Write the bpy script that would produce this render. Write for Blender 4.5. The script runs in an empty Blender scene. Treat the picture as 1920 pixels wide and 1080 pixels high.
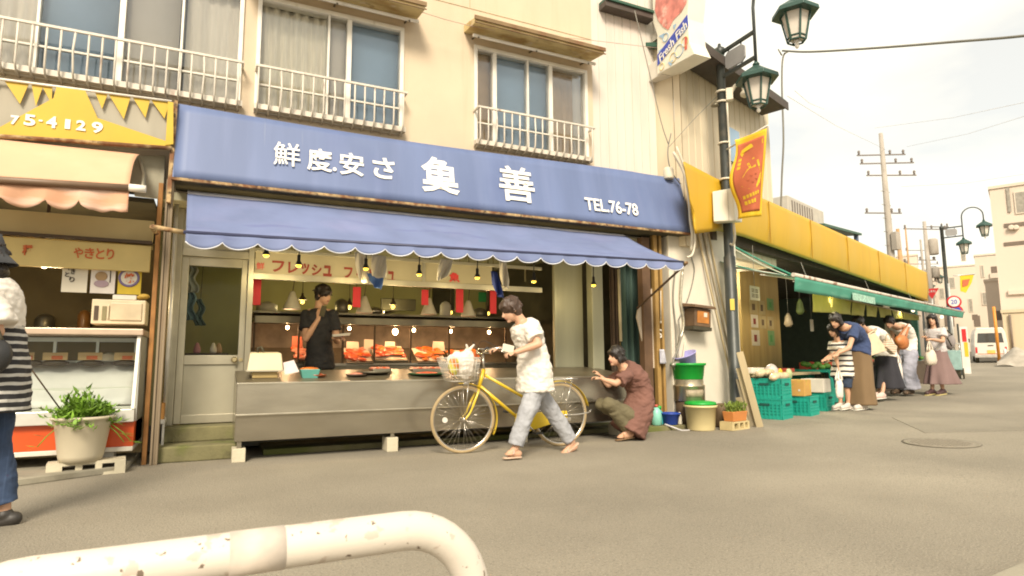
import bpy, bmesh, math, random
from mathutils import Vector as V, Matrix, noise
random.seed(7)
sc = bpy.context.scene
COL = sc.collection
PI = math.pi
# ---------------------------------------------------------------- camera
FPX, PITCH, YAW, ROLL = 1156.1, .117751, .448303, -.005735
CAM = V((0, 0, .95))
_f = V((math.sin(YAW)*math.cos(PITCH), math.cos(YAW)*math.cos(PITCH), math.sin(PITCH)))
_r0 = V((math.cos(YAW), -math.sin(YAW), 0)); _u0 = _r0.cross(_f)
_r = _r0*math.cos(ROLL) + _u0*math.sin(ROLL); _u = _u0*math.cos(ROLL) - _r0*math.sin(ROLL)
cd = bpy.data.cameras.new('camera'); cam = bpy.data.objects.new('camera', cd); COL.objects.link(cam)
cam.matrix_world = Matrix(((_r.x, _u.x, -_f.x, CAM.x), (_r.y, _u.y, -_f.y, CAM.y), (_r.z, _u.z, -_f.z, CAM.z), (0, 0, 0, 1)))
cd.sensor_width = 36; cd.lens = FPX/1920*36; cd.clip_start = .05; cd.clip_end = 2000
cd.dof.use_dof = True; cd.dof.focus_distance = 8.0; cd.dof.aperture_fstop = 8
sc.camera = cam
# ---------------------------------------------------------------- sky, sun, exposure
SUN_EL, SUN_AZ = math.radians(40), math.radians(205)   # azimuth measured from +Y clockwise: behind the camera, a little to the left
w = bpy.data.worlds.new('World'); sc.world = w; w.use_nodes = True
nt = w.node_tree; nt.nodes.clear()
def N(t, k, **kw):
    n = t.nodes.new(k)
    for a, b in kw.items(): setattr(n, a, b)
    return n
out = N(nt, 'ShaderNodeOutputWorld'); bg = N(nt, 'ShaderNodeBackground')
sky = N(nt, 'ShaderNodeTexSky', sky_type='NISHITA'); sky.sun_disc = False
sky.sun_elevation = SUN_EL; sky.sun_rotation = SUN_AZ; sky.dust_density = 3; sky.air_density = 1.2
tc = N(nt, 'ShaderNodeTexCoord')
mp = N(nt, 'ShaderNodeMapping'); mp.inputs['Scale'].default_value = (1.0, 1.3, 3.4); mp.inputs['Location'].default_value = (6.8, 3.6, 1.6); mp.inputs['Rotation'].default_value = (.25, .35, .5)
nz = N(nt, 'ShaderNodeTexNoise'); nz.inputs['Scale'].default_value = 1.35; nz.inputs['Detail'].default_value = 6; nz.inputs['Roughness'].default_value = .5
rp = N(nt, 'ShaderNodeValToRGB'); rp.color_ramp.elements[0].position = .43; rp.color_ramp.elements[0].color = (.6, .6, .6, 1)
rp.color_ramp.elements[1].position = .6; rp.color_ramp.elements[1].color = (1, 1, 1, 1)
sv = N(nt, 'ShaderNodeVectorMath', operation='SCALE'); sv.inputs['Scale'].default_value = .08
mx = N(nt, 'ShaderNodeMix', data_type='RGBA')
mx.inputs[7].default_value = (.68, .64, .54, 1)
L = nt.links.new
L(tc.outputs['Generated'], mp.inputs['Vector']); L(mp.outputs[0], nz.inputs['Vector']); L(nz.outputs['Fac'], rp.inputs[0])
L(sky.outputs[0], sv.inputs[0]); L(rp.outputs[0], mx.inputs[0]); L(sv.outputs[0], mx.inputs[6]); L(mx.outputs[2], bg.inputs[0])
bg.inputs[1].default_value = 1.0
L(bg.outputs[0], out.inputs[0])
sd = bpy.data.lights.new('sun', 'SUN'); so = bpy.data.objects.new('sun', sd); COL.objects.link(so)
sd.energy = 2.6; sd.angle = math.radians(18); sd.color = (1, .89, .72)
_sd = V((math.sin(SUN_AZ)*math.cos(SUN_EL), math.cos(SUN_AZ)*math.cos(SUN_EL), math.sin(SUN_EL)))
so.rotation_euler = _sd.to_track_quat('Z', 'Y').to_euler(); so.location = (0, -5, 12)
sc.view_settings.view_transform = 'Standard'; sc.view_settings.look = 'None'; sc.view_settings.gamma = 1
sc.view_settings.exposure = 1.0
sc.cycles.max_bounces = 8; sc.cycles.filter_width = 1.9
# ---------------------------------------------------------------- picture points: rays through the photograph meet planes at their real distance
def ray(px, py): return _f + _r*((px-960)/FPX) + _u*((540-py)/FPX)
def at(px, py, Y): d = ray(px, py); return CAM + d*(Y/d.y)
def atd(px, py, D): return CAM + ray(px, py)*D
def G(x): 
    t = x-5.5
    return 0.0 if t <= -1 else (.028*t if t >= 1 else .028*(t+1)**2/4)
def atg(px, py):
    d = ray(px, py); t = (CAM.z)/max(1e-3, -d.z)
    for _ in range(40):
        P = CAM + d*t; t = t*.5 + .5*((CAM.z-G(P.x))/max(1e-3, -d.z))
    P = CAM + d*t; P.z = G(P.x); return P
TH2 = math.radians(19); O2 = V((6.35, 6.9, 0))
M2 = Matrix.Translation(O2) @ Matrix.Rotation(TH2, 4, 'Z'); M2i = M2.inverted()
_n2 = V((math.sin(TH2), -math.cos(TH2), 0))
def at2(px, py, off=0):
    d = ray(px, py); o = O2 + _n2*off; t = (o-CAM).dot(_n2)/d.dot(_n2)
    return M2i @ (CAM + d*t)
def W2(s, off, z=0): return M2 @ V((s, -off, z))
# ---------------------------------------------------------------- materials
MATS = {}
def mt(name, col, rough=.6, metal=0, var=.12, scale=6, bump=0, bscale=60, layers=(), emit=0, alpha=1, spec=None, stretch=(1, 1, 1), sheen=0, trans=0, coat=0, world=False):
    """layers: (colour, scale, lo, hi, strength, stretch) patches of another colour where a noise passes lo..hi"""
    if name in MATS: return MATS[name]
    m = bpy.data.materials.new(name); m.use_nodes = True; t = m.node_tree; b = t.nodes['Principled BSDF']; L = t.links.new
    tc = N(t, 'ShaderNodeTexCoord'); oi = N(t, 'ShaderNodeObjectInfo')
    ad = N(t, 'ShaderNodeVectorMath', operation='ADD'); ml = N(t, 'ShaderNodeMath', operation='MULTIPLY'); ml.inputs[1].default_value = 37
    L(oi.outputs['Random'], ml.inputs[0])
    if world:
        ge = N(t, 'ShaderNodeNewGeometry'); L(ge.outputs['Position'], ad.inputs[0])
    else:
        L(tc.outputs['Object'], ad.inputs[0]); L(ml.outputs[0], ad.inputs[1])
    def nz(scale, stretch, detail=5):
        mp = N(t, 'ShaderNodeMapping'); mp.inputs['Scale'].default_value = stretch; L(ad.outputs[0], mp.inputs['Vector'])
        n = N(t, 'ShaderNodeTexNoise'); n.inputs['Scale'].default_value = scale; n.inputs['Detail'].default_value = detail; L(mp.outputs[0], n.inputs['Vector'])
        return n.outputs['Fac']
    def ramp(src, a, bb):
        r = N(t, 'ShaderNodeMapRange'); r.inputs['From Min'].default_value = a; r.inputs['From Max'].default_value = bb; r.clamp = True; L(src, r.inputs['Value']); return r.outputs[0]
    def mix(fac, A, B):
        x = N(t, 'ShaderNodeMix', data_type='RGBA')
        L(fac, x.inputs[0])
        for i, c in ((6, A), (7, B)):
            if isinstance(c, tuple): x.inputs[i].default_value = (*c[:3], 1)
            else: L(c, x.inputs[i])
        return x.outputs[2]
    cl = lambda c, k: tuple(min(1, max(0, q*k)) for q in c[:3])
    c = mix(ramp(nz(scale, stretch), .3, .7), cl(col, 1-var), cl(col, 1+var))
    for (lc, ls, lo, hi, st, sx) in layers:
        f = ramp(nz(ls, sx, 7), lo, hi)
        k = N(t, 'ShaderNodeMath', operation='MULTIPLY'); k.inputs[1].default_value = st; L(f, k.inputs[0])
        c = mix(k.outputs[0], c, lc)
    L(c, b.inputs['Base Color'])
    b.inputs['Roughness'].default_value = rough; b.inputs['Metallic'].default_value = metal
    if spec is not None: b.inputs['Specular IOR Level'].default_value = spec
    if alpha < 1: b.inputs['Alpha'].default_value = alpha
    if trans: b.inputs['Transmission Weight'].default_value = trans
    if coat: b.inputs['Coat Weight'].default_value = coat
    if emit: L(c, b.inputs['Emission Color']); b.inputs['Emission Strength'].default_value = emit
    if bump:
        bp = N(t, 'ShaderNodeBump'); bp.inputs['Strength'].default_value = bump; bp.inputs['Distance'].default_value = .01
        L(nz(bscale, stretch, 4), bp.inputs['Height']); L(bp.outputs[0], b.inputs['Normal'])
    MATS[name] = m; return m
def glass(name, col=(.9, .93, .92), rough=.03, tint=.25):
    """window glass: mirror of the sky by angle, the rest looks through"""
    if name in MATS: return MATS[name]
    m = bpy.data.materials.new(name); m.use_nodes = True; t = m.node_tree; t.nodes.clear(); L = t.links.new
    o = N(t, 'ShaderNodeOutputMaterial'); mxx = N(t, 'ShaderNodeMixShader'); g = N(t, 'ShaderNodeBsdfGlossy'); tr = N(t, 'ShaderNodeBsdfTransparent')
    fr = N(t, 'ShaderNodeFresnel'); fr.inputs[0].default_value = 1.5
    a = N(t, 'ShaderNodeMath', operation='ADD'); a.inputs[1].default_value = tint; a.use_clamp = True
    nn = N(t, 'ShaderNodeTexNoise'); nn.inputs['Scale'].default_value = 2.5; bp = N(t, 'ShaderNodeBump'); bp.inputs['Strength'].default_value = .06
    L(nn.outputs[0], bp.inputs['Height']); L(bp.outputs[0], g.inputs['Normal'])
    g.inputs[0].default_value = (.85, .9, .95, 1); g.inputs[1].default_value = rough; tr.inputs[0].default_value = (*col, 1)
    L(fr.outputs[0], a.inputs[0]); L(a.outputs[0], mxx.inputs[0]); L(tr.outputs[0], mxx.inputs[1]); L(g.outputs[0], mxx.inputs[2]); L(mxx.outputs[0], o.inputs[0])
    MATS[name] = m; return m
RUST = (.16, .06, .022)
# ---------------------------------------------------------------- mesh builder
class MB:
    def __init__(s, M=None): s.v = []; s.f = []; s.mi = []; s.cur = 0; s.M = M; s.sm = []; s.smooth = False
    def add(s, vs, fs):
        o = len(s.v)
        s.v += [tuple(s.M @ V(p)) if s.M else tuple(p) for p in vs]
        for f in fs: s.f.append(tuple(i+o for i in f)); s.mi.append(s.cur); s.sm.append(s.smooth)
        return s
    def box(s, x0, y0, z0, x1, y1, z1):
        x0, x1 = sorted((x0, x1)); y0, y1 = sorted((y0, y1)); z0, z1 = sorted((z0, z1))
        return s.add([(x0,y0,z0),(x1,y0,z0),(x1,y1,z0),(x0,y1,z0),(x0,y0,z1),(x1,y0,z1),(x1,y1,z1),(x0,y1,z1)], [(0,3,2,1),(4,5,6,7),(0,1,5,4),(1,2,6,5),(2,3,7,6),(3,0,4,7)])
    def hexa(s, b, t): return s.add(list(b)+list(t), [(0,3,2,1),(4,5,6,7),(0,1,5,4),(1,2,6,5),(2,3,7,6),(3,0,4,7)])
    def beam(s, p, q, wx, wy, up=(0, 0, 1), roll=0):
        p, q = V(p), V(q); d = (q-p).normalized(); u = V(up)
        if abs(d.dot(u)) > .99: u = V((1, 0, 0))
        a = d.cross(u).normalized(); b = a.cross(d)
        a, b = a*math.cos(roll)+b*math.sin(roll), b*math.cos(roll)-a*math.sin(roll)
        c = [(-1,-1),(1,-1),(1,1),(-1,1)]
        return s.hexa([p+a*(i*wx/2)+b*(j*wy/2) for i, j in c], [q+a*(i*wx/2)+b*(j*wy/2) for i, j in c])
    def tube(s, pts, r, n=8, cap=True, closed=False):
        pts = [V(p) for p in pts]; k = len(pts); rs = r if isinstance(r, (list, tuple)) else [r]*k
        vs = []; prev = None; sv = s.smooth; s.smooth = True
        for i, p in enumerate(pts):
            a = pts[(i-1) % k] if (i > 0 or closed) else p; b = pts[(i+1) % k] if (i < k-1 or closed) else p
            d = (b-a); d = d.normalized() if d.length > 1e-9 else V((0, 0, 1))
            if prev is None:
                u = V((0, 0, 1)) if abs(d.z) < .9 else V((1, 0, 0)); x = d.cross(u).normalized()
            else: x = (prev - d*prev.dot(d)).normalized()
            prev = x; y = d.cross(x)
            for j in range(n): t = 2*PI*j/n; vs.append(p + x*(math.cos(t)*rs[i]) + y*(math.sin(t)*rs[i]))
        fs = []
        for i in range(k if closed else k-1):
            for j in range(n): fs.append((i*n+j, i*n+(j+1) % n, ((i+1) % k)*n+(j+1) % n, ((i+1) % k)*n+j))
        s.add(vs, fs); s.smooth = False
        if cap and not closed:
            o = len(s.v)-len(vs); s.f += [tuple(o+j for j in reversed(range(n))), tuple(o+(k-1)*n+j for j in range(n))]; s.mi += [s.cur]*2; s.sm += [False]*2
        s.smooth = sv; return s
    def lathe(s, c, prof, n=20, axis='z', cap=True):
        c = V(c); vs = []; sv = s.smooth; s.smooth = True
        for (r, h) in prof:
            for j in range(n):
                t = 2*PI*j/n; a, b = r*math.cos(t), r*math.sin(t)
                vs.append(c + (V((a, b, h)) if axis == 'z' else V((a, h, b)) if axis == 'y' else V((h, a, b))))
        fs = [(i*n+j, i*n+(j+1) % n, (i+1)*n+(j+1) % n, (i+1)*n+j) for i in range(len(prof)-1) for j in range(n)]
        s.add(vs, fs)
        if cap:
            o = len(s.v)-len(vs); k = len(prof)
            for q in (tuple(o+j for j in reversed(range(n))), tuple(o+(k-1)*n+j for j in range(n))): s.f.append(q); s.mi.append(s.cur); s.sm.append(False)
        s.smooth = sv; return s
    def prism(s, poly, ext):
        """closed polygon (3-D points) pushed along ext"""
        e = V(ext); n = len(poly); P = [V(p) for p in poly]
        return s.add(P+[p+e for p in P], [tuple(reversed(range(n))), tuple(range(n, 2*n))]+[(i, (i+1) % n, n+(i+1) % n, n+i) for i in range(n)])
    def sheet(s, fn, nu, nv, th=0, sm=True):
        """surface fn(u,v)->point over 0..1; th thickens it along its normal"""
        g = [[V(fn(i/nu, j/nv)) for j in range(nv+1)] for i in range(nu+1)]
        vs = [p for r in g for p in r]; m = nv+1; sv = s.smooth; s.smooth = sm
        fs = [(i*m+j, (i+1)*m+j, (i+1)*m+j+1, i*m+j+1) for i in range(nu) for j in range(nv)]
        if th:
            nn = []
            for i in range(nu+1):
                for j in range(nv+1):
                    a = g[min(i+1, nu)][j]-g[max(i-1, 0)][j]; b = g[i][min(j+1, nv)]-g[i][max(j-1, 0)]
                    q = a.cross(b); nn.append(q.normalized() if q.length > 1e-12 else V((0, 0, 1)))
            k = len(vs); vs2 = [p-q*th for p, q in zip(vs, nn)]
            fs += [tuple(reversed([x+k for x in f])) for f in fs]
            ring = [i*m for i in range(nu+1)] + [nu*m+j for j in range(1, nv+1)] + [i*m+nv for i in range(nu-1, -1, -1)] + [j for j in range(nv-1, 0, -1)]
            fs += [(ring[(i+1) % len(ring)], ring[i], ring[i]+k, ring[(i+1) % len(ring)]+k) for i in range(len(ring))]
            vs += vs2
        s.add(vs, fs); s.smooth = sv; return s
    def ell(s, c, ax, ay, az, n=14, m=9):
        c = V(c); ax, ay, az = (V(a) if not isinstance(a, (int, float)) else a for a in (ax, ay, az))
        if isinstance(ax, (int, float)): ax, ay, az = V((ax, 0, 0)), V((0, ay, 0)), V((0, 0, az))
        vs = [c-az]; sv = s.smooth; s.smooth = True
        for i in range(1, m):
            t = PI*i/m
            for j in range(n): p = 2*PI*j/n; vs.append(c - az*math.cos(t) + ax*(math.sin(t)*math.cos(p)) + ay*(math.sin(t)*math.sin(p)))
        vs.append(c+az); e = len(vs)-1
        fs = [(0, 1+(j+1) % n, 1+j) for j in range(n)] + [(e, 1+(m-2)*n+j, 1+(m-2)*n+(j+1) % n) for j in range(n)]
        fs += [(1+i*n+j, 1+i*n+(j+1) % n, 1+(i+1)*n+(j+1) % n, 1+(i+1)*n+j) for i in range(m-2) for j in range(n)]
        s.add(vs, fs); s.smooth = sv; return s
    def cap(s, p, q, r0, r1=None, n=10):
        """tapered capsule"""
        p, q = V(p), V(q); r1 = r0 if r1 is None else r1; d = (q-p); l = d.length; d = d/l if l > 1e-9 else V((0, 0, 1))
        pr = [(.02, -1), (.5, -.87), (.87, -.5)]
        pts = [p+d*(h*r0) for a, h in pr]+[p, q]+[q-d*(h*r1) for a, h in reversed(pr)]
        rs = [a*r0 for a, h in pr]+[r0, r1]+[a*r1 for a, h in reversed(pr)]
        return s.tube(pts, rs, n)
    def loft(s, rings, n=18):
        """rings: (centre, semi-axis vector, semi-axis vector)"""
        vs = []; sv = s.smooth; s.smooth = True; k = len(rings)
        for c, a, b in rings:
            c, a, b = V(c), V(a), V(b)
            for j in range(n): t = 2*PI*j/n; vs.append(c+a*math.cos(t)+b*math.sin(t))
        s.add(vs, [(i*n+j, i*n+(j+1) % n, (i+1)*n+(j+1) % n, (i+1)*n+j) for i in range(k-1) for j in range(n)])
        o = len(s.v)-len(vs); s.f += [tuple(o+j for j in reversed(range(n))), tuple(o+(k-1)*n+j for j in range(n))]; s.mi += [s.cur]*2; s.sm += [False]*2
        s.smooth = sv; return s
    def mesh(s, name, off=V((0, 0, 0))):
        me = bpy.data.meshes.new(name); me.from_pydata([V(p)-off for p in s.v], [], s.f)
        me.polygons.foreach_set('material_index', s.mi); me.polygons.foreach_set('use_smooth', s.sm)
        bm = bmesh.new(); bm.from_mesh(me); bmesh.ops.recalc_face_normals(bm, faces=bm.faces); bm.to_mesh(me); bm.free()
        return me
def base_of(vs):
    xs, ys, zs = zip(*vs); return V(((min(xs)+max(xs))/2, (min(ys)+max(ys))/2, min(zs)))
def put(name, me, mats, parent=None, loc=V((0, 0, 0))):
    o = bpy.data.objects.new(name, me); COL.objects.link(o)
    for m in (mats if isinstance(mats, (list, tuple)) else [mats]): me.materials.append(m)
    o.location = loc
    if parent: o.parent = parent; o.matrix_parent_inverse = Matrix.Translation(-wloc(parent))
    return o
def wloc(o): return V(o['_w']) if '_w' in o else V(o.location)
def obj(name, mb, mats, parent=None, bev=0, seg=2, sub=0):
    b = base_of(mb.v); o = put(name, mb.mesh(name, b), mats, parent, b)
    WL[o.name] = b
    if bev:
        m = o.modifiers.new('bevel', 'BEVEL'); m.width = bev; m.segments = seg; m.limit_method = 'ANGLE'; m.angle_limit = math.radians(40)
    if sub:
        m = o.modifiers.new('sub', 'SUBSURF'); m.levels = m.render_levels = sub
    return o
WL = {}
def wloc(o): return WL[o.name]
def tag(o, label=None, cat=None, group=None, kind=None):
    for k, x in (('label', label), ('category', cat), ('group', group), ('kind', kind)):
        if x: o[k] = x
    return o
def thing(name, label, cat, loc, group=None):
    o = bpy.data.objects.new(name, None); COL.objects.link(o); o.location = loc; o.empty_display_size = .1
    WL[o.name] = V(loc); return tag(o, label, cat, group)
def copy_tree(o, loc, label=None, rz=None, parent=None):
    c = o.copy(); COL.objects.link(c)
    if parent is None:
        c.location = loc; WL[c.name] = V(loc)
        if label: c['label'] = label
        if rz is not None: c.rotation_euler = (0, 0, rz)
    else: mi_ = o.matrix_parent_inverse.copy(); c.parent = parent; c.matrix_parent_inverse = mi_
    for ch in list(o.children): copy_tree(ch, loc, parent=c)
    return c
def remesh(mb, voxel=.012, smooth=6, name='tmp', wrinkle=0, wscale=9, wst=(1, 1, 1), off=None, minz=None):
    me = bpy.data.meshes.new('tmp'); me.from_pydata(mb.v, [], mb.f)
    bm = bmesh.new(); bm.from_mesh(me); bmesh.ops.recalc_face_normals(bm, faces=bm.faces); bm.to_mesh(me); bm.free()
    o = bpy.data.objects.new('tmp', me); TS = bpy.data.scenes.new('tmp'); TS.collection.objects.link(o)
    m = o.modifiers.new('r', 'REMESH'); m.mode = 'VOXEL'; m.voxel_size = voxel
    m = o.modifiers.new('s', 'SMOOTH'); m.iterations = smooth; m.factor = .5
    vl = TS.view_layers[0]; vl.update(); dg = vl.depsgraph
    r = bpy.data.meshes.new_from_object(o.evaluated_get(dg)); bpy.data.objects.remove(o); bpy.data.meshes.remove(me); bpy.data.scenes.remove(TS)
    off = off if off is not None else base_of([v.co for v in r.vertices]); r.name = name
    nrm = [V(v.normal) for v in r.vertices]
    for v, nv in zip(r.vertices, nrm):
        if wrinkle:
            p = v.co; k = noise.fractal(V((p.x*wst[0], p.y*wst[1], p.z*wst[2]))*wscale, 1, 2, 3)
            v.co = p + nv*(k*wrinkle)
    for v in r.vertices: v.co -= off
    for p in r.polygons: p.use_smooth = True
    return r, off
def robj(name, mb, mats, parent=None, **kw):
    me, off = remesh(mb, name=name, **kw)
    me.materials.clear(); o = put(name, me, mats, parent, off); WL[o.name] = off; return o
# ---------------------------------------------------------------- lettering
def text_mb(txt, M, x0, x1, z0, z1, depth=.006, bold=0, shear=0, fit=True):
    """text filling the rectangle x0..x1, z0..z1 of the plane M (local x right, z up, -y out of the face)"""
    cu = bpy.data.curves.new('t', 'FONT'); cu.body = txt; cu.size = 1; cu.offset = bold; cu.shear = shear; cu.resolution_u = 3
    o = bpy.data.objects.new('t', cu); TS = bpy.data.scenes.new('tmp'); TS.collection.objects.link(o); TS.view_layers[0].update(); dg = TS.view_layers[0].depsgraph
    me = bpy.data.meshes.new_from_object(o.evaluated_get(dg)); bpy.data.objects.remove(o); bpy.data.scenes.remove(TS)
    vs = [v.co.copy() for v in me.vertices]; fs = [tuple(p.vertices) for p in me.polygons]
    ex = [min(v.x for v in vs), max(v.x for v in vs), min(v.y for v in vs), max(v.y for v in vs)]
    sx = (x1-x0)/(ex[1]-ex[0]); sy = (z1-z0)/(ex[3]-ex[2])
    P = [V((x0+(v.x-ex[0])*sx, 0, z0+(v.y-ex[2])*sy)) for v in vs]
    mb = MB(M); n = len(P)
    ed = {}
    for f in fs:
        for a, b in zip(f, f[1:]+f[:1]): ed[(a, b)] = 1
    side = [(a, b, b+n, a+n) for (a, b) in ed if (b, a) not in ed]
    mb.add([p-V((0, depth, 0)) for p in P]+P, fs+[tuple(i+n for i in reversed(f)) for f in fs]+side)
    return mb
def smooth_pts(pts, k=6):
    """Catmull-Rom through points"""
    P = [V(p) for p in pts]; P = [P[0]*2-P[1]]+P+[P[-1]*2-P[-2]]; o = []
    for i in range(1, len(P)-2):
        a, b, c, d = P[i-1:i+3]
        for j in range(k):
            t = j/k; o.append(.5*((2*b)+(c-a)*t+(2*a-5*b+4*c-d)*t*t+(3*b-a-3*c+d)*t**3))
    return o+[P[-2]]
# ================================================================ SETTING
M_ASPH = mt('asphalt', (.25, .22, .167), .9, var=.2, scale=.45, bump=.9, bscale=75, world=True,
  layers=(((.17, .148, .112), 1.1, .45, .8, .4, (1, 1.2, 1)), ((.28, .248, .19), 3.5, .56, .75, .3, (1, 1, 1)), ((.42, .38, .3), 110, .57, .68, .65, (1, 1, 1)), ((.09, .08, .06), 85, .56, .7, .65, (1, 1, 1)), ((.12, .104, .078), 42, .56, .7, .45, (1, 1, 1)), ((.17, .15, .11), .4, .5, .75, .35, (.7, 1.2, 1)), ((.5, .47, .4), 30, .73, .76, .6, (1, 1, 1))))
mb = MB(); 
xs = [-300, -80, -30, -12, -6, -3] + [4.0+.25*i for i in range(12)] + [8, 10, 13, 17, 22, 28, 36, 46, 60, 90, 150, 400]
ys = [-120, -40, -12, -4, 0, 2, 4, 5, 6, 7, 9, 12, 20, 40, 90, 400]
mb.smooth = True
mb.add([(x, y, G(min(x, 60))) for x in xs for y in ys], [(i*len(ys)+j, (i+1)*len(ys)+j, (i+1)*len(ys)+j+1, i*len(ys)+j+1) for i in range(len(xs)-1) for j in range(len(ys)-1)])
o = put('road', mb.mesh('road'), M_ASPH); tag(o, 'grey asphalt road sloping gently uphill to the right', kind='structure'); WL[o.name] = V()
M_CONC = mt('concrete', (.27, .245, .185), .9, var=.18, scale=3, bump=.4, bscale=50, layers=(((.13, .115, .08), 2.4, .52, .7, .7, (1, 1, 1)), ((.36, .33, .26), 9, .6, .75, .4, (1, 1, 1))))
M_MOSS = mt('mossy_concrete', (.16, .145, .07), .95, var=.25, scale=4, bump=.5, bscale=40, layers=(((.10, .12, .02), 2.2, .48, .62, .75, (1, 1, 1)), ((.07, .06, .03), 5, .58, .7, .7, (1, 1, 1))))
# concrete apron in front of the left shop with its broken corner, and the mossy doorstep
mb = MB(); q = [atz for atz in (V((-3.6, 4.9, 0)), V((-2.1, 5.35, 0)), V((-1.72, 5.62, 0)), V((-1.62, 5.98, 0)), V((-.66, 6.52, 0)), V((-.62, 7.6, 0)), V((-3.6, 7.6, 0)))]
mb.prism(q, (0, 0, .055)); o = obj('pavement', mb, M_CONC, bev=.008); tag(o, 'worn concrete apron with a broken corner before the grill shop', kind='structure')
mb = MB(); mb.box(-.46, 6.86, 0, .24, 7.62, .15); mb.box(-.44, 7.2, .15, .5, 7.62, .3)
o = obj('step', mb, M_MOSS, bev=.015); tag(o, 'mossy concrete doorstep below the aluminium door', kind='structure')
mb = MB(); mb.box(.5, 6.95, 0, 5.35, 7.6, .06); mb.box(4.85, 6.72, 0, 6.9, 7.3, .07)
o = obj('pavement', mb, M_MOSS, bev=.01); tag(o, 'damp concrete strip under the fish counter', kind='structure')
# ================================================================ FISH SHOP BUILDING
YW = 7.2
M_STUC = mt('beige_stucco', (.56, .46, .335), .9, var=.06, scale=1.3, bump=.25, bscale=70, layers=(((.48, .38, .25), 1.2, .56, .78, .35, (2, 2, .5)), ((.42, .32, .2), 2.2, .55, .8, .35, (3, 3, .2)), ((.62, .53, .4), 3, .55, .8, .3, (1, 1, 1))))
M_ALU = mt('aluminium', (.62, .6, .55), .35, .5, var=.08, scale=9)
M_WHITEMET = mt('white_metal', (.72, .68, .6), .45, var=.08, scale=5, layers=(((.3, .22, .12), 7, .62, .8, .45, (1, 1, .4)),))
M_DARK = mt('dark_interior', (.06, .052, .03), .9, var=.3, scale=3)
M_GLASS = glass('window_glass', (.98, .98, .97), tint=.01); M_CLEAR = glass('clear_glass', tint=-.035)
fish = thing('shop_building', 'beige two-storey shop building with railed windows above the blue sign', 'building', (2.2, 7.4, 0))
WZ0, WZ1 = 3.72, 5.12
wins = [(-3.3, .13), (.27, 1.97), (2.92, 4.68)]
mb = MB(); mb.box(-4.2, YW, 2.72, 4.78, YW+.2, WZ0); mb.box(-4.2, YW, WZ1, 4.78, YW+.2, 8.6)
xx = [-4.2]+[e for w_ in wins for e in w_]+[4.78]
for i in range(0, len(xx), 2): mb.box(xx[i], YW, WZ0, xx[i+1], YW+.2, WZ1)
obj('wall', mb, M_STUC, fish)
mb = MB(); mb.box(-4.2, YW-.006, 5.62, 4.775, YW-.001, 5.626); mb.box(2.86, YW-.006, 5.626, 2.866, YW-.001, 8.5)
obj('wall_joint', mb, mt('joint', (.42, .33, .2), .9), fish)
M_CURT = mt('curtain', (.86, .79, .64), .9, var=.12, scale=14, stretch=(6, 1, .3))
M_BLUE = mt('blind_sky_reflection', (.3, .42, .56), .8, var=.12, scale=1.2)  # blind blue also carries the sky reflection of the glass
M_GREYB = mt('grey_blind', (.6, .55, .48), .8, var=.1, scale=1.2)
M_TAN = mt('tan_screen', (.48, .34, .2), .8, var=.2, scale=1.5)
M_PALE = mt('pale_curtain', (.88, .81, .7), .9, var=.1, scale=3, stretch=(5, 1, .4))
def curtain(x0, x1, m, par, y=YW+.1, folds=0, z0=WZ0+.04, z1=WZ1-.04):
    mb = MB(); n = max(2, int((x1-x0)*60))
    mb.sheet(lambda u, v: (x0+(x1-x0)*u, y+.03*folds+folds*(.02*math.sin(u*(x1-x0)*55+v*1.5)+.012*math.sin(u*(x1-x0)*23+1)), z0+(z1-z0)*v), n if folds else 2, 6, .003)
    return obj('curtain', mb, m, par)
def window(x0, x1, mull, panes, thick=()):
    wn = obj('window', MB().box(x0, YW-.03, WZ0-.0, x1, YW+.12, WZ0+.05).box(x0, YW-.03, WZ1-.05, x1, YW+.12, WZ1).box(x0, YW-.03, WZ0+.05, x0+.045, YW+.12, WZ1-.05).box(x1-.045, YW-.03, WZ0+.05, x1, YW+.12, WZ1-.05), M_WHITEMET, fish, bev=.004)
    for k, x in enumerate(mull):
        t = .055 if k in thick else .024
        obj('mullion', MB().box(x-t/2, YW-.015, WZ0+.05, x+t/2, YW+.09, WZ1-.05), M_WHITEMET, wn, bev=.003)
    ed = [x0+.03]+list(mull)+[x1-.03]
    for a, b in zip(ed[:-1], ed[1:]):
        obj('pane', MB().box(a, YW+.03, WZ0+.05, b, YW+.036, WZ1-.05), M_GLASS, wn)
        obj('transom', MB().box(a+.01, YW+.012, WZ0+.34, b-.01, YW+.05, WZ0+.36), M_WHITEMET, wn)
    for (a, b, m, fo) in panes: curtain(a, b, m, wn, folds=fo)
    return wn
window(*wins[0], (-2.6, -1.72, -1.02, -.47), [(-3.3, -1.75, M_PALE, 1), (-1.72, -1.06, M_BLUE, 0), (-1.02, -.5, M_GREYB, 0), (-.44, .1, M_PALE, .6)], thick=(2,))
window(*wins[1], (1.06, 1.3), [(.3, 1.05, M_CURT, 1), (1.07, 1.3, M_GREYB, 0), (1.31, 1.95, M_BLUE, 0)], thick=(1,))
window(*wins[2], (3.22, 3.72, 4.08), [(2.94, 3.2, M_TAN, 0), (3.23, 4.06, M_BLUE, 0), (4.1, 4.5, M_TAN, .5), (4.5, 4.66, M_GREYB, 0)], thick=(0, 2))
obj('wall', MB().box(-4.2, YW+.21, 2.72, 4.78, YW+.26, 8.6), M_DARK, fish)
M_RAIL = mt('weathered_rail', (.58, .53, .45), .5, var=.12, scale=6, layers=((RUST, 9, .6, .72, .6, (1, 1, .5)),))
barm = None
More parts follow.
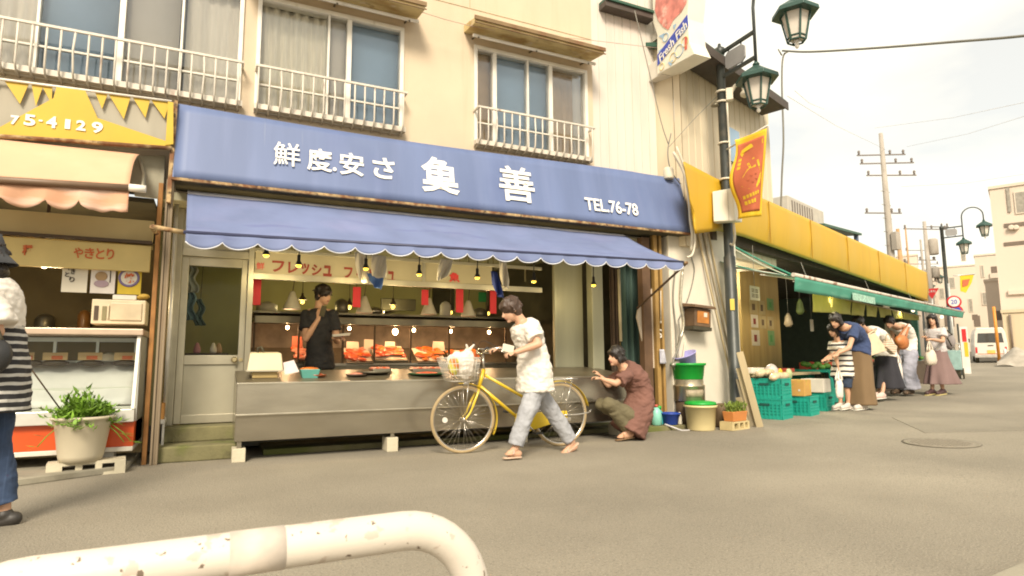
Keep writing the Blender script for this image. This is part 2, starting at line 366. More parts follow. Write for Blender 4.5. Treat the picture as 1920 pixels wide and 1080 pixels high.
def railing(x0, x1):
    global barm
    zt, yr = 4.2, 7.02
    r = obj('window_railing', MB().box(x0-.03, yr-.014, zt-.012, x1+.05, yr+.014, zt+.012).box(x0-.03, yr+.014, zt-.012, x0-.005, YW, zt+.012).box(x1+.025, yr+.014, zt-.012, x1+.05, YW, zt+.012), M_RAIL, fish)
    n = round((x1-x0)/.113)
    for i in range(n+1):
        x = x0+(x1-x0)*i/n
        if barm is None or (x0 < -1 and i % 7 == 4): pass
        mb = MB(); k = .012*math.sin(i*7.3) if i % 5 == 2 else 0
        mb.tube([(x, yr, zt-.012), (x+k, yr, 4.0), (x, yr, 3.8), (x, yr+.03, 3.745), (x, yr+.09, 3.715), (x, YW-.002, 3.705)], .0105, 6)
        obj('bar', mb, M_RAIL, r)
    obj('rail', MB().box(x0-.03, yr+.06, 3.73, x1+.05, YW-.032, 3.79), M_RAIL, r)
railing(-3.3, .1); railing(.3, 1.93); railing(2.94, 4.64)
M_HOOD = mt('stained_hood', (.55, .43, .2), .8, var=.15, scale=3, layers=(((.3, .17, .04), 2.6, .46, .62, .75, (1, 1.6, 1)), ((.62, .55, .42), 4, .58, .7, .6, (1, 1, 1)), (RUST, 5, .62, .72, .7, (1, 1, 1))))
for (x0, x1) in ((.1, 2.12), (2.78, 4.72)):
    h = obj('window_hood', MB().hexa([(x0, 6.8, 5.2), (x1, 6.8, 5.2), (x1, YW-.002, 5.26), (x0, YW-.002, 5.26)], [(x0, 6.8, 5.27), (x1, 6.8, 5.27), (x1, YW-.002, 5.36), (x0, YW-.002, 5.36)]), M_HOOD, fish)
    obj('rim', MB().box(x0-.015, 6.775, 5.235, x1+.015, 6.797, 5.285).box(x0-.015, 6.775, 5.19, x1+.015, 6.79, 5.2), mt('rim_brown', (.2, .13, .06), .7, layers=((RUST, 4, .5, .7, .8, (1, 1, 1)),)), h)
    obj('drying_pole', MB().tube([(x0+.05, 7.0, 5.14), (x1-.02, 7.0, 5.14)], .022, 8), M_WHITEMET, h)
    for x in (x0+.12, (x0+x1)/2, x1-.14):
        obj('bracket', MB().tube([(x, YW, 5.2), (x, 7.03, 5.17), (x, 6.98, 5.11)], .012, 6), mt('bracket_steel', (.2, .18, .14), .5, .6), h)
# soffit, jambs, room behind the counter
M_BACKW = mt('greenish_wall', (.36, .335, .15), .85, var=.12, scale=1.5, layers=(((.3, .27, .1), 1.3, .5, .7, .5, (1, 1, 1)),))
M_TILE = mt('shop_floor', (.16, .15, .12), .5, var=.2, scale=2)
M_CEIL = mt('shop_ceiling', (.3, .28, .19), .9, var=.15)
obj('interior_floor', MB().box(-.6, 7.62, .02, 5.6, 11, .3), M_TILE, fish)
obj('interior_wall', MB().box(-.6, 10.6, .3, 5.6, 10.7, 2.9), M_BACKW, fish)
obj('interior_wall', MB().box(-.6, 7.56, .3, -.5, 10.6, 2.9), M_BACKW, fish)
obj('interior_wall', MB().box(5.5, 7.62, .3, 5.6, 10.6, 2.9), M_BACKW, fish)
obj('ceiling', MB().box(-.6, 7.1, 2.62, 5.6, 10.7, 2.7), M_CEIL, fish)
M_FRAME = mt('grey_aluminium', (.4, .37, .28), .4, .55, var=.1, scale=6)
obj('door_jamb', MB().box(-.42, 7.44, .3, -.36, 7.56, 2.62).box(.3, 7.44, .3, .36, 7.56, 2.62).box(-.36, 7.44, 2.1, .3, 7.56, 2.18).box(-.36, 7.47, 2.18, .3, 7.53, 2.62), M_FRAME, fish, bev=.004)
M_PANEL = mt('door_panel', (.36, .335, .25), .5, .35, var=.1, scale=2)
dr = obj('door', MB().box(-.358, 7.47, .31, -.29, 7.53, 2.098).box(.235, 7.47, .31, .298, 7.53, 2.098).box(-.29, 7.47, 2.0, .235, 7.53, 2.098).box(-.29, 7.47, .93, .235, 7.53, 1.03).box(-.29, 7.47, .31, .235, 7.53, .4), M_FRAME, fish, bev=.004)
obj('lower_panel', MB().box(-.29, 7.49, .4, .235, 7.51, .93), M_PANEL, dr)
obj('pane', MB().box(-.29, 7.497, 1.03, .235, 7.503, 2.0), M_CLEAR, dr)
obj('door_knob', MB().lathe((.2, 7.468, .98), [(.012, 0), (.012, -.03), (.03, -.035), (.033, -.06), (.02, -.075)], 14, 'y').lathe((.266, 7.468, .98), [(.02, 0), (.02, -.012)], 12, 'y'), mt('knob_brass', (.5, .42, .25), .25, .9), dr)
# header sign over the opening and steel panels on the right
M_SIGNW = mt('old_white_board', (.36, .315, .205), .7, var=.1, scale=3)
M_MAROON = mt('maroon_letters', (.22, .03, .02), .7)
hs = thing('header_sign', 'long cream board lettered in dark red katakana over the fish counter', 'sign', (1.2, 7.47, 1.98))
def onp(M, px, py):
    Mi = M.inverted(); n = (M.to_3x3() @ V((0, 1, 0))).normalized(); o = M.translation; d = ray(px, py)
    return Mi @ (CAM+d*((o-CAM).dot(n)/d.dot(n)))
def letter(txt, M, x0, y0, x1, y1, mat, par, name='lettering', bold=0, depth=.006, shear=0):
    a = onp(M, x0, (y0+y1)/2); b = onp(M, x1, (y0+y1)/2); c = onp(M, (x0+x1)/2, y0); d = onp(M, (x0+x1)/2, y1)
    return obj(name, text_mb(txt, M, a.x, b.x, d.z, c.z, depth, bold, shear), mat, par)
obj('board', MB().box(.37, 7.47, 1.955, 2.33, 7.5, 2.2), M_SIGNW, hs); obj('frame', MB().box(.36, 7.455, 2.2, 4.05, 7.5, 2.24).box(.36, 7.455, 1.885, 4.05, 7.5, 1.955).box(2.33, 7.46, 1.955, 2.37, 7.5, 2.2), M_FRAME, hs, bev=.003)
obj('board', MB().box(2.37, 7.475, 1.955, 3.3, 7.5, 2.2), M_SIGNW, hs)
MH = Matrix.Translation((0, 7.468, 0))
for ch, x0, x1 in (('フ', 510, 533), ('レ', 540, 559), ('ッ', 564, 580), ('シ', 584, 603), ('ュ', 606, 622), ('フ', 645, 661), ('ィ', 668, 682), ('ッ', 688, 702), ('シ', 706, 722), ('ュ', 726, 740)):
    yy = 489+(x0-510)*.09; letter(ch, MH, x0, yy, x1, yy+21, M_MAROON, hs, 'character', .035)
letter('鮮', MH, 481, 492, 496, 506, mt('sign_red', (.5, .03, .03), .6), hs, 'character', 0)
letter('魚', MH, 842, 511, 862, 529, mt('sign_red', (.5, .03, .03), .6), hs, 'character', .05)
M_STEEL = mt('stainless', (.36, .325, .255), .26, .85, var=.12, scale=2, stretch=(1, 1, 3), bump=.12, bscale=3.5, layers=(((.3, .26, .17), 2, .55, .8, .4, (1, 1, .4)),))
M_GREYP = mt('grey_green_panel', (.3, .29, .2), .45, .3, var=.12, scale=1.5, stretch=(3, 3, .4))
obj('side_panel', MB().box(4.25, 7.47, .3, 4.3, 7.53, 2.4).box(4.3, 7.48, .3, 4.72, 7.52, 2.4), M_GREYP, fish, bev=.006)
obj('side_panel', MB().box(4.76, 7.3, .3, 4.95, 7.44, 2.45), M_GREYP, fish, bev=.01)
obj('side_panel', MB().box(5.42, 7.0, .08, 5.56, 7.12, 2.7), mt('brown_post', (.11, .06, .03), .7, var=.2), fish, bev=.006)
obj('ochre_post', MB().box(5.62, 6.98, .08, 5.68, 7.06, 2.74).box(5.72, 6.98, .08, 5.76, 7.04, 2.74), mt('ochre_paint', (.33, .2, .06), .6, var=.15, layers=((RUST, 5, .55, .75, .6, (1, 1, .4)),)), fish, bev=.004)
obj('side_panel', MB().box(5.0, 8.0, .3, 5.4, 8.05, 2.5), M_DARK, fish)
# ---------------------------------------------------------------- blue fascia sign
M_SBLUE = mt('faded_blue_sheet', (.118, .16, .3), .55, var=.1, scale=1.2, stretch=(2.5, 1, .3), layers=(((.17, .21, .37), 2.2, .5, .85, .5, (3, 1, .25)), ((.3, .32, .38), 5, .68, .82, .3, (4, 1, .15)), ((.075, .105, .24), 1.0, .55, .7, .5, (1, 1, .6))))
sgn = thing('shop_sign', 'long faded blue fascia sign with white characters and a telephone number', 'sign', (2.85, 6.9, 2.75))
SX0, SX1 = -.44, 6.13; SB, ST = V((0, 6.75, 2.77)), V((0, 6.92, 3.585))
mb = MB(); k = 40
def sf(u, v): 
    p = SB.lerp(ST, v); x = SX0+(SX1-SX0)*u
    b = .012*math.sin(u*9+1)*math.sin(v*PI) + (.02*math.sin((u-.86)*30)*v if u > .86 else 0)
    return (x, p.y+b, p.z - (.03*math.sin(u*5) if v > .99 else 0))
mb.sheet(sf, 60, 8, .01); obj('panel', mb, M_SBLUE, sgn)
obj('end_cap', MB().prism([(SX1, SB.y+.012, SB.z), (SX1, ST.y+.012, ST.z), (SX1, 7.19, ST.z), (SX1, 7.19, SB.z)], (.01, 0, 0)), M_SBLUE, sgn)
obj('end_cap', MB().prism([(SX0-.012, SB.y+.012, SB.z), (SX0-.012, ST.y+.012, ST.z), (SX0-.012, 7.19, ST.z), (SX0-.012, 7.19, SB.z)], (.01, 0, 0)), M_SBLUE, sgn)
M_RUSTY = mt('rusty_steel', (.42, .3, .15), .8, .2, var=.3, scale=12, bump=.5, bscale=40, layers=((RUST, 9, .42, .58, .9, (1, 1, 1)), ((.05, .03, .015), 14, .55, .65, .8, (1, 1, 1))))
obj('rusty_edge', MB().box(SX0-.02, 6.735, 2.735, SX1+.02, 6.775, 2.765), M_RUSTY, sgn, bev=.004)
obj('rusty_edge', MB().beam((SX0-.03, 6.745, 2.5), (SX0-.03, 6.90, 3.6), .035, .04), M_RUSTY, sgn, bev=.004)
obj('underside', MB().box(SX0, 6.78, 2.742, SX1, 7.19, 2.756), M_DARK, sgn)
sl = (ST-SB).normalized(); MS = Matrix(((1, 0, 0, 0), (0, sl.z, sl.y, SB.y-.016), (0, -sl.y, sl.z, SB.z), (0, 0, 0, 1)))
M_WLET = mt('white_paint_letters', (.8, .77, .7), .6, var=.03)
for ch, x0, y0, x1, y1, bd in (('鮮', 513, 268, 563, 311, .006), ('度', 576, 279, 623, 321, .018), ('.', 624, 314, 631, 321, 0), ('安', 637, 287, 682, 329, .018), ('さ', 699, 296, 740, 335, .022), ('\U00029D4B', 790, 296, 860, 362, .026), ('善', 936, 313, 1001, 378, .016)):
    letter(ch, MS, x0, y0, x1, y1, M_WLET, sgn, 'character', bd, .003)
letter('TEL.76-78', MS, 1098, 376, 1195, 399, M_WLET, sgn, 'lettering', .02, .003)
# ---------------------------------------------------------------- blue awning with scalloped valance
M_AWN = mt('blue_canvas', (.14, .175, .31), .8, var=.12, scale=2, bump=.35, bscale=5, layers=(((.2, .21, .36), 1.6, .5, .75, .5, (1, 1.5, 1)), ((.09, .105, .24), 2.5, .58, .7, .4, (.6, 3, 3))))
M_AWNV = M_AWN
aw = thing('awning', 'blue canvas shop awning with a scalloped valance and white trim', 'awning', (2.5, 6.6, 2.1))
A0, A1 = at(352, 352, 6.92), at(1168, 440, 6.92); B0, B1 = at(349, 432, 6.15), at(1277, 490, 6.15)
A0.z = A1.z = 2.68; B0.z -= .01
def af(u, v):
    p = A0.lerp(A1, u).lerp(B0.lerp(B1, u), v); z = p.z-.045*math.sin(PI*v)-.006*math.sin(u*70+v*2)*v*(1-v)*3-.012*math.sin(u*23)*math.sin(PI*v)-.014*math.sin(PI*v)*max(0, math.sin(u*17+v*2.6))**6-.01*math.sin(PI*v)*max(0, math.sin(u*31-v*3.5+1))**8
    return (p.x, p.y, z)
obj('canopy', MB().sheet(af, 110, 12, .006), M_AWN, aw)
obj('faded_strip', MB().sheet(lambda u, v: V(af(u, v*.06+.004))+V((0, -.002, .008)), 60, 2, .003), mt('faded_canvas', (.5, .49, .52), .8, var=.2, scale=5, stretch=(1, 3, 1)), aw)
obj('front_bar', MB().tube([B0+V((-.02, -.022, -.012)), B1+V((.02, -.022, -.012))], .018, 10), mt('bar_dark', (.03, .035, .08), .5), aw)
nsc = 19
def vf(u, v):
    p = B0.lerp(B1, u); sw = abs(math.sin(u*nsc*PI)); dz = .058+.062*sw**.7+ (.03*(1-u*4) if u < .25 else 0)
    return (p.x+.01*math.sin(u*60), p.y-.028-.02*v+.014*math.sin(u*nsc*PI*2)*v, p.z-.01-dz*v)
obj('valance', MB().sheet(vf, nsc*12, 4, .003), M_AWN, aw)
obj('white_trim', MB().tube([V(vf(i/(nsc*12), 1)) for i in range(nsc*12+1)], .006, 5), mt('trim_white', (.62, .63, .66), .8), aw)
for x, y in ((350, 428), (1285, 492)):
    p = at(x, y, 6.15)
for p, q in ((B0+V((-.27, .0, .02)), B0+V((-.01, 0, -.01))), (B1+V((0, 0, -.02)), B1+V((.1, 0, -.015)))):
    obj('bar_end', MB().tube([p, q], .022, 8), M_RUSTY, aw)
obj('folding_arm', MB().tube([B0+V((-.27, 0, .02)), (-.56, 6.8, 2.2)], .018, 8), M_RUSTY, aw)
obj('folding_arm', MB().tube([B1+V((.09, 0, -.02)), at(1195, 578, 6.95)], .016, 8), mt('arm_brown', (.1, .06, .035), .7), aw)
# ---------------------------------------------------------------- posts at the left edge of the fish shop
M_POST = mt('weathered_post', (.26, .2, .13), .6, .3, var=.2, scale=3, stretch=(1, 1, .3), layers=((RUST, 3, .52, .7, .7, (1, 1, .3)),))
tag(obj('steel_post', MB().box(-.5, 6.78, 0, -.48, 6.88, 2.75).box(-.48, 6.8, 0, -.455, 6.86, 2.75).box(-.455, 6.78, 0, -.435, 6.88, 2.75), M_POST, bev=.004), 'rusty steel channel post between the grill shop and the fish shop', 'post')
tag(obj('steel_pipe', MB().tube([(-.43, 7.3, .05), (-.43, 7.3, 2.7)], .022, 10), M_ALU), 'thin grey steel pipe beside the aluminium door', 'pipe')
tag(obj('rusty_post', MB().box(-.57, 6.85, .0, -.53, 6.9, 2.72), mt('orange_rust', (.3, .14, .04), .8, var=.3, layers=((RUST, 5, .5, .65, .8, (1, 1, .3)),)), bev=.004), 'orange rusty post at the end of the grill shop showcase', 'post')
# ---------------------------------------------------------------- fish counter
ct = thing('fish_counter', 'long stainless steel fish counter raised on pale concrete blocks', 'counter', (2.5, 7.0, 0))
CX0, CX1 = .214, 4.85
obj('front_panel', MB().prism([(CX0, 6.565, .744), (CX0, 6.555, .455), (CX0, 6.58, .45), (CX0, 6.6, .735)], (CX1-CX0, 0, 0)), M_STEEL, ct, bev=.004)
obj('lower_panel', MB().prism([(CX0, 6.572, .447), (CX0, 6.585, .195), (CX0, 6.62, .19), (CX0, 6.62, .447)], (CX1-CX0, 0, 0)), M_STEEL, ct, bev=.003)
obj('fold_lip', MB().box(CX0-.006, 6.545, .44, CX1, 6.575, .456), mt('bright_steel', (.6, .56, .46), .25, .9), ct, bev=.003)
obj('top_edge', MB().box(CX0-.006, 6.556, .738, CX1, 6.58, .754), mt('bright_steel', (.6, .56, .46), .25, .9), ct, bev=.003)
obj('counter_top', MB().prism([(CX0, 6.582, .735), (CX0, 6.582, .75), (CX0, 7.45, .86), (CX0, 7.45, .84)], (CX1-CX0, 0, 0)), mt('wet_steel', (.16, .135, .09), .4, .55, var=.2, scale=2, bump=.08, bscale=9), ct)
obj('end_panel', MB().prism([(CX0-.004, 6.6, .2), (CX0-.004, 6.59, .73), (CX0-.004, 7.44, .83), (CX0-.004, 7.44, .2)], (.004, 0, 0)), M_STEEL, ct)
obj('end_panel', MB().prism([(CX1, 6.6, .2), (CX1, 6.59, .73), (CX1, 7.44, .83), (CX1, 7.44, .2)], (.004, 0, 0)), M_STEEL, ct)
obj('back_panel', MB().box(CX0, 7.42, .2, CX1, 7.44, .84), M_STEEL, ct)
obj('bottom_panel', MB().box(CX0, 6.63, .2, CX1, 7.41, .21), M_DARK, ct)
M_BLOCK = mt('pale_block', (.5, .45, .33), .9, var=.12, scale=6, bump=.4, bscale=50)
for i, x in enumerate((.255, 1.75, 3.3, 4.7)):
    o = obj('support_block', MB().box(x-.06, 6.58, G(x), x+.06, 6.8, .15 if i else .13), M_BLOCK, bev=.006)
    obj('shim', MB().box(x-.02, 6.6, .15 if i else .13, x+.02, 6.7, .2), M_STEEL, o)
    tag(o, ('pale concrete block under the door end of the fish counter', 'pale concrete block left of the front bicycle wheel under the counter', 'pale concrete block behind the yellow bicycle under the counter', 'pale concrete block beside the crouching man under the counter')[i], 'block', 'blocks under the fish counter')

pmh = atg(1764, 831); mh = thing('manhole_cover', 'flat grey iron manhole cover in the asphalt at the right', 'manhole cover', pmh)
M_IRON = mt('worn_iron', (.225, .197, .15), .85, .05, var=.12, scale=30)
sl_ = .028 if pmh.x > 6.5 else 0
MM = Matrix.Translation(pmh) @ Matrix.Rotation(-math.atan(sl_), 4, 'Y')
obj('rim', MB(MM).lathe((0, 0, 0), [(.33, 0), (.36, .006), (.33, .008), (.315, .005)], 36), mt('rim_concrete', (.2, .175, .13), .9), mh)
mb = MB(MM); mb.lathe((0, 0, 0), [(.31, .003), (.3, .007)], 36)
for i in range(-5, 6):
    for j in range(-5, 6):
        if i*i+j*j < 27: mb.box(i*.052-.016, j*.052-.016, .0072, i*.052+.016, j*.052+.016, .011)
obj('plate', mb, M_IRON, mh)

pq_ = [atg(a, b) for a, b in ((1672, 783), (1905, 781), (1990, 806), (1735, 812))]
mb = MB(); mb.prism([p+V((0, 0, -.02)) for p in pq_], (0, 0, .0245)); o = obj('road', mb, mt('asphalt_patch', (.232, .204, .154), .9, var=.2, scale=.8, bump=.8, bscale=80, world=True, layers=(((.36, .33, .27), 110, .58, .68, .7, (1, 1, 1)), ((.07, .06, .05), 85, .57, .7, .7, (1, 1, 1))))); tag(o, 'slightly darker repaired strip across the asphalt at the right', kind='structure')
ka, kb = atg(1850, 1092), atg(1990, 1030); kd = (kb-ka).normalized(); ks = V((kd.y, -kd.x, 0))
mb = MB(); mb.prism([ka-kd*.5+ks*.01, kb+kd*.6+ks*.01, kb+kd*.6+ks*.16, ka-kd*.5+ks*.16], (0, 0, .03)); o = obj('kerb', mb, M_CONC, bev=.008); tag(o, 'pale kerb edge at the lower right corner', kind='structure')
# ================================================================ INSIDE THE FISH SHOP
def emis(name, col, st):
    if name in MATS: return MATS[name]
    m = bpy.data.materials.new(name); m.use_nodes = True; b = m.node_tree.nodes['Principled BSDF']
    b.inputs['Base Color'].default_value = (*col, 1); b.inputs['Emission Color'].default_value = (*col, 1); b.inputs['Emission Strength'].default_value = st
    MATS[name] = m; return m
def lampdata(name, col, e, r):
    l = bpy.data.lights.new(name, 'POINT'); l.color = col; l.energy = e; l.shadow_soft_size = r; return l
def pxpoly(pts, Y): return [at(x, y, Y) for x, y in pts]
def pxbox(x0, y0, x1, y1, Y, d):
    """box whose front face fills a rectangle of the picture at depth plane Y"""
    a = at(x0, (y0+y1)/2, Y); b = at(x1, (y0+y1)/2, Y); c = at((x0+x1)/2, y0, Y); e = at((x0+x1)/2, y1, Y)
    return a.x, Y, e.z, b.x, Y+d, c.z
M_FISH = [mt('salmon_red', (.5, .07, .02), .35, var=.35, scale=14, layers=(((.62, .3, .16), 9, .55, .7, .7, (1, 3, 1)),)), mt('orange_roe', (.55, .14, .02), .4, var=.3, scale=18), mt('pink_fillet', (.55, .2, .13), .35, var=.25, scale=12)]
M_CARD = mt('price_card', (.62, .52, .4), .7, var=.06)
M_DSTEEL = mt('dim_steel', (.2, .18, .13), .4, .6, var=.15)
M_BROWN = mt('dark_brown', (.07, .045, .025), .7, var=.25)
dc = thing('display_case', 'steel and glass fish display case with a lit canopy at the back of the shop', 'display case', (2.5, 9.0, .3))
X0, X1 = at(475, 640, 8.7).x, at(1010, 640, 8.7).x
obj('cabinet', MB().box(X0, 8.72, .3, X1, 9.5, .9), M_DSTEEL, dc, bev=.01)
obj('tray_bed', MB().prism([(X0, 8.7, .9), (X0, 8.7, .93), (X0, 9.5, 1.16), (X0, 9.5, .9)], (X1-X0, 0, 0)), M_STEEL, dc)
obj('back_panel', MB().box(X0, 9.5, .9, X1, 9.54, 1.62), mt('case_back', (.16, .12, .08), .6, var=.4, scale=5), dc)
obj('canopy', MB().box(X0, 8.66, 1.5, X1, 9.54, 1.54).box(X0, 8.64, 1.46, X1, 8.66, 1.56), M_DSTEEL, dc, bev=.006)
obj('upper_shelf', MB().box(X0, 9.0, 1.62, X1, 9.5, 1.65), M_DSTEEL, dc)
for px in (476, 560, 643, 702, 770, 842, 948): 
    x = at(px, 640, 8.7).x; obj('upright', MB().box(x-.012, 8.69, .93, x+.012, 8.714, 1.46), M_BROWN, dc)
# lit bulbs of the display case
LB = lampdata('bulb_light', (1, .6, .3), 4, .03)
for i, (px, py, big) in enumerate(((539, 614, 1), (655, 616, 1), (741, 622, 1.8), (776, 619, 1.1), (845, 621, 1), (917, 623, 1.1))):
    p = at(px, py, 8.82)
    t = thing('case_bulb', 'bare lit bulb %s' % ('above the weighing machine', 'left of the reaching shopkeeper\'s tray', 'brightest of the case, above the middle red fish', 'close beside an upright of the fish case', 'above the sloping tray of orange fillets', 'behind the cyclist\'s shoulder, last in the case')[i], 'bulb', p, 'lit bulbs in the fish case')
    if i == 1: t['label'] = 'bare lit bulb just right of the shopkeeper in the dark shirt'
    obj('bulb', MB().ell(p, .022*big, .022*big, .026*big), emis('bulb_glow', (1, .72, .36), 14), t)
    obj('socket', MB().tube([p+V((0, 0, .024*big)), (p.x, p.y, 1.459)], .011, 8), M_BROWN, t)
    lo = bpy.data.objects.new('lamp', LB); COL.objects.link(lo); lo.location = p-V((0, .05, .03)); lo.parent = t; lo.matrix_parent_inverse = Matrix.Translation(-p)
def fish_tray(px0, px1, py, dep, m, lab, n=7, tilt=.12):
    a, b = at(px0, py, dep), at(px1, py, dep); wd = b.x-a.x
    t = thing('fish_tray', lab, 'tray', V(((a.x+b.x)/2, dep+.15, a.z)), 'trays of fish in the shop')
    obj('tray', MB().prism([(a.x, dep, a.z), (a.x, dep-.01, a.z+.03), (a.x, dep+.36, a.z+.03+tilt), (a.x, dep+.36, a.z+tilt)], (wd, 0, 0)), M_STEEL, t, bev=.004)
    for i in range(n*3):
        x = a.x+wd*(.08+.84*random.random()); v = random.uniform(.1, .9); mb = MB(); q = random.uniform(-.9, .9); l_ = random.uniform(.05, .1)
        mb.ell((x, dep+.36*v, a.z+.045+tilt*v+random.uniform(0, .03)), V((math.cos(q)*l_, math.sin(q)*l_, math.sin(q)*l_*tilt*2)), V((-math.sin(q)*.04, math.cos(q)*.04, .02)), V((0, -.006, .016)), 10, 7)
        obj('fillet', mb, m if random.random() < .7 else M_FISH[random.randrange(3)], t)
    obj('ice_bed', MB().prism([(a.x+.01, dep+.01, a.z+.032), (a.x+.01, dep+.35, a.z+.032+tilt), (a.x+.01, dep+.35, a.z+.04+tilt), (a.x+.01, dep+.01, a.z+.04)], (wd-.02, 0, 0)), M_CARD, t)
    return a, b
FT = [(650, 700, 684, 0, 'tray of bright red fish fillets beside the shopkeeper'), (703, 765, 680, 0, 'middle tray of red fillets under the brightest bulb'), (783, 838, 683, 1, 'sloping tray of orange fillets right of the middle bulb'), (555, 575, 682, 2, 'small pink tray behind the shopkeeper\'s back'), (848, 905, 686, 1, 'tray of orange fillets partly behind the white bicycle bag')]
for x0, x1, py, mi, lab in FT: fish_tray(x0, x1, py, 8.7, M_FISH[mi], lab, 4 if mi == 2 else 7, .2)
for i, (x0, x1, y0, y1, lab) in enumerate(((683, 703, 636, 664, 'pale price card leaning over the left red fish tray'), (650, 672, 640, 660, 'pale price card beside the shopkeeper\'s elbow'), (722, 740, 640, 664, 'pale price card standing in the middle red fish tray'), (812, 832, 640, 658, 'price card standing over the orange fillets'), (548, 566, 630, 658, 'reddish price card behind the weighing machine'))):
    mb = MB(); mb.prism(pxpoly([(x0, y0), (x1, y0+1), (x1+2, y1), (x0-1, y1)], 8.98), (0, .01, 0))
    o = obj('price_card', mb, M_CARD if i < 4 else mt('red_card', (.5, .12, .06), .7)); tag(o, lab, 'card', 'price cards in the fish case')
LS = lampdata('shelf_light', (1, .82, .4), 4, .04)
for i, (px, py) in enumerate(((567, 566), (655, 576), (737, 575), (845, 586), (915, 588))):
    p = at(px, py, 9.3); t = thing('shelf_lamp', 'yellow lit lamp hanging above the fish case canopy %s' % ('left of the shopkeeper', 'right of the shopkeeper\'s shoulder', 'at the middle of the case', 'below the dark board', 'nearest the cyclist\'s head')[i], 'lamp', p, 'lamps above the fish case')
    obj('bulb', MB().ell(p, .03, .03, .03), emis('shelf_glow', (1, .66, .1), 2.2), t); obj('socket', MB().lathe(p+V((0, 0, .03)), [(.07, 0), (.05, .02), (.02, .06), (.015, .1)], 12), M_BROWN, t); obj('cord', MB().tube([p+V((0, 0, .13)), (p.x, p.y, 2.62)], .006, 5), M_BROWN, t)
    lo = bpy.data.objects.new('lamp', LS); COL.objects.link(lo); lo.location = p+V((0, .1, -.07)); lo.parent = t; lo.matrix_parent_inverse = Matrix.Translation(-p)
# red strips and pale funnels hanging inside
M_RED = mt('red_strip', (.62, .02, .03), .6, var=.06)
for i, (px, y0, y1, wd) in enumerate(((482, 522, 572, 15), (669, 538, 576, 15), (797, 543, 572, 13), (862, 542, 586, 14), (925, 545, 588, 12))):
    mb = MB(); mb.box(*pxbox(px-wd/2, y0, px+wd/2, y1, 7.9, .012)); o = obj('red_strip', mb, M_RED, bev=.004)
    tag(o, 'red paper strip hanging %s' % ('beside the door post', 'right of the shopkeeper\'s head', 'left of the dark board', 'right of the dark board', 'under the blue towel'[0:] )[i], 'strip', 'red strips hanging over the counter')
    p = at(px, y0, 7.91); obj('hook', MB().tube([p, (p.x, 7.91, 2.62)], .004, 5), M_BROWN, o)
M_FUN = mt('pale_plastic', (.46, .42, .32), .5, var=.1)
for i, (px, py) in enumerate(((548, 565), (683, 573), (804, 576), (878, 580))):
    p = at(px, py, 8.1); t = thing('funnel_shade', 'pale cone shade hanging on a wire %s' % ('left of the shopkeeper', 'beside the second red strip', 'below the third red strip', 'right of the dark board')[i], 'shade', p-V((0, 0, .1)), 'cone shades over the fish')
    obj('shade', MB().lathe(p, [(.11, -.1), (.10, -.07), (.05, .06), (.03, .12), (.02, .125)], 18), M_FUN, t)
    obj('wire', MB().tube([p+V((0, 0, .12)), p+V((.02, 0, .3)), (p.x, 8.1, 2.62)], .006, 6), M_BROWN, t)
for lab, c, n_, bx, m in (('dark board on the back wall between the red strips', 'board', 'wall_board', pxbox(812, 540, 852, 588, 10.55, .045), M_DARK),
    ('small green notice on the grey panel at the back', 'notice', 'notice', pxbox(898, 548, 912, 566, 10.56, .035), mt('green_notice', (.05, .35, .12), .6)),
    ('beige cooling unit under the ceiling at the right of the fish shop', 'air conditioner', 'air_conditioner', pxbox(985, 500, 1045, 530, 9.6, .5), mt('beige_plastic', (.5, .43, .28), .5)),
    ('dark monitor on a bracket over the fish case', 'monitor', 'monitor', pxbox(715, 560, 780, 582, 9.6, .06), M_DARK)):
    o = obj(n_, MB().box(*bx), m, bev=.01); tag(o, lab, c)
    if n_ == 'monitor': obj('bracket', MB().box((bx[0]+bx[3])/2-.02, 9.66, bx[2], (bx[0]+bx[3])/2+.02, 10.6, bx[2]+.04), M_BROWN, o)
    if n_ == 'air_conditioner': obj('grille', MB().box(bx[0]+.05, 9.59, bx[2]+.04, bx[3]-.05, 9.6, bx[2]+.1), M_BROWN, o); obj('bracket', MB().box(bx[0]+.2, 9.8, bx[5], bx[0]+.3, 9.9, 2.62), M_DSTEEL, o)
# stuff seen through the door
M_DK = [mt('green_cloth', (.06, .1, .08), .9), mt('pale_cloth', (.36, .36, .3), .9, var=.2), mt('teal_cloth', (.1, .17, .19), .9, var=.2)]
for i, (px0, y0, px1, y1, m, lab) in enumerate(((348, 500, 372, 548, 1, 'pale coat hanging behind the door glass'), (345, 545, 368, 600, 2, 'grey green jacket hanging low behind the door glass'), (366, 560, 384, 610, 0, 'dark green apron hanging behind the door glass'))):
    a = pxbox(px0, y0, px1, y1, 8.0+i*.06, .04); x0, _, z0, x1, _, z1 = a
    mb = MB(); yy = 8.0+i*.08
    mb.sheet(lambda u, v: (x0+(x1-x0)*(u*(1-.35*v)+.17*v)+.02*math.sin(v*9+i), yy+.03*math.sin(u*11+v*3), z0+(z1-z0)*v), 14, 12, .012)
    o = obj('hanging_garment', mb, M_DK[m]); tag(o, lab, 'garment', 'clothes behind the door'); obj('hanger', MB().tube([((x0+x1)/2, yy, z1), ((x0+x1)/2, yy, z1+.05), ((x0+x1)/2+.02, yy, 2.62)], .004, 5), M_BROWN, o)
o = obj('small_table', MB().box(-.3, 7.9, 1.03, .15, 8.3, 1.06).box(-.28, 7.92, .3, -.24, 7.96, 1.03).box(.09, 7.92, .3, .13, 7.96, 1.03).box(-.28, 8.24, .3, -.24, 8.28, 1.03).box(.09, 8.24, .3, .13, 8.28, 1.03), M_BROWN, bev=.004); tag(o, 'small brown table behind the door glass', 'table')
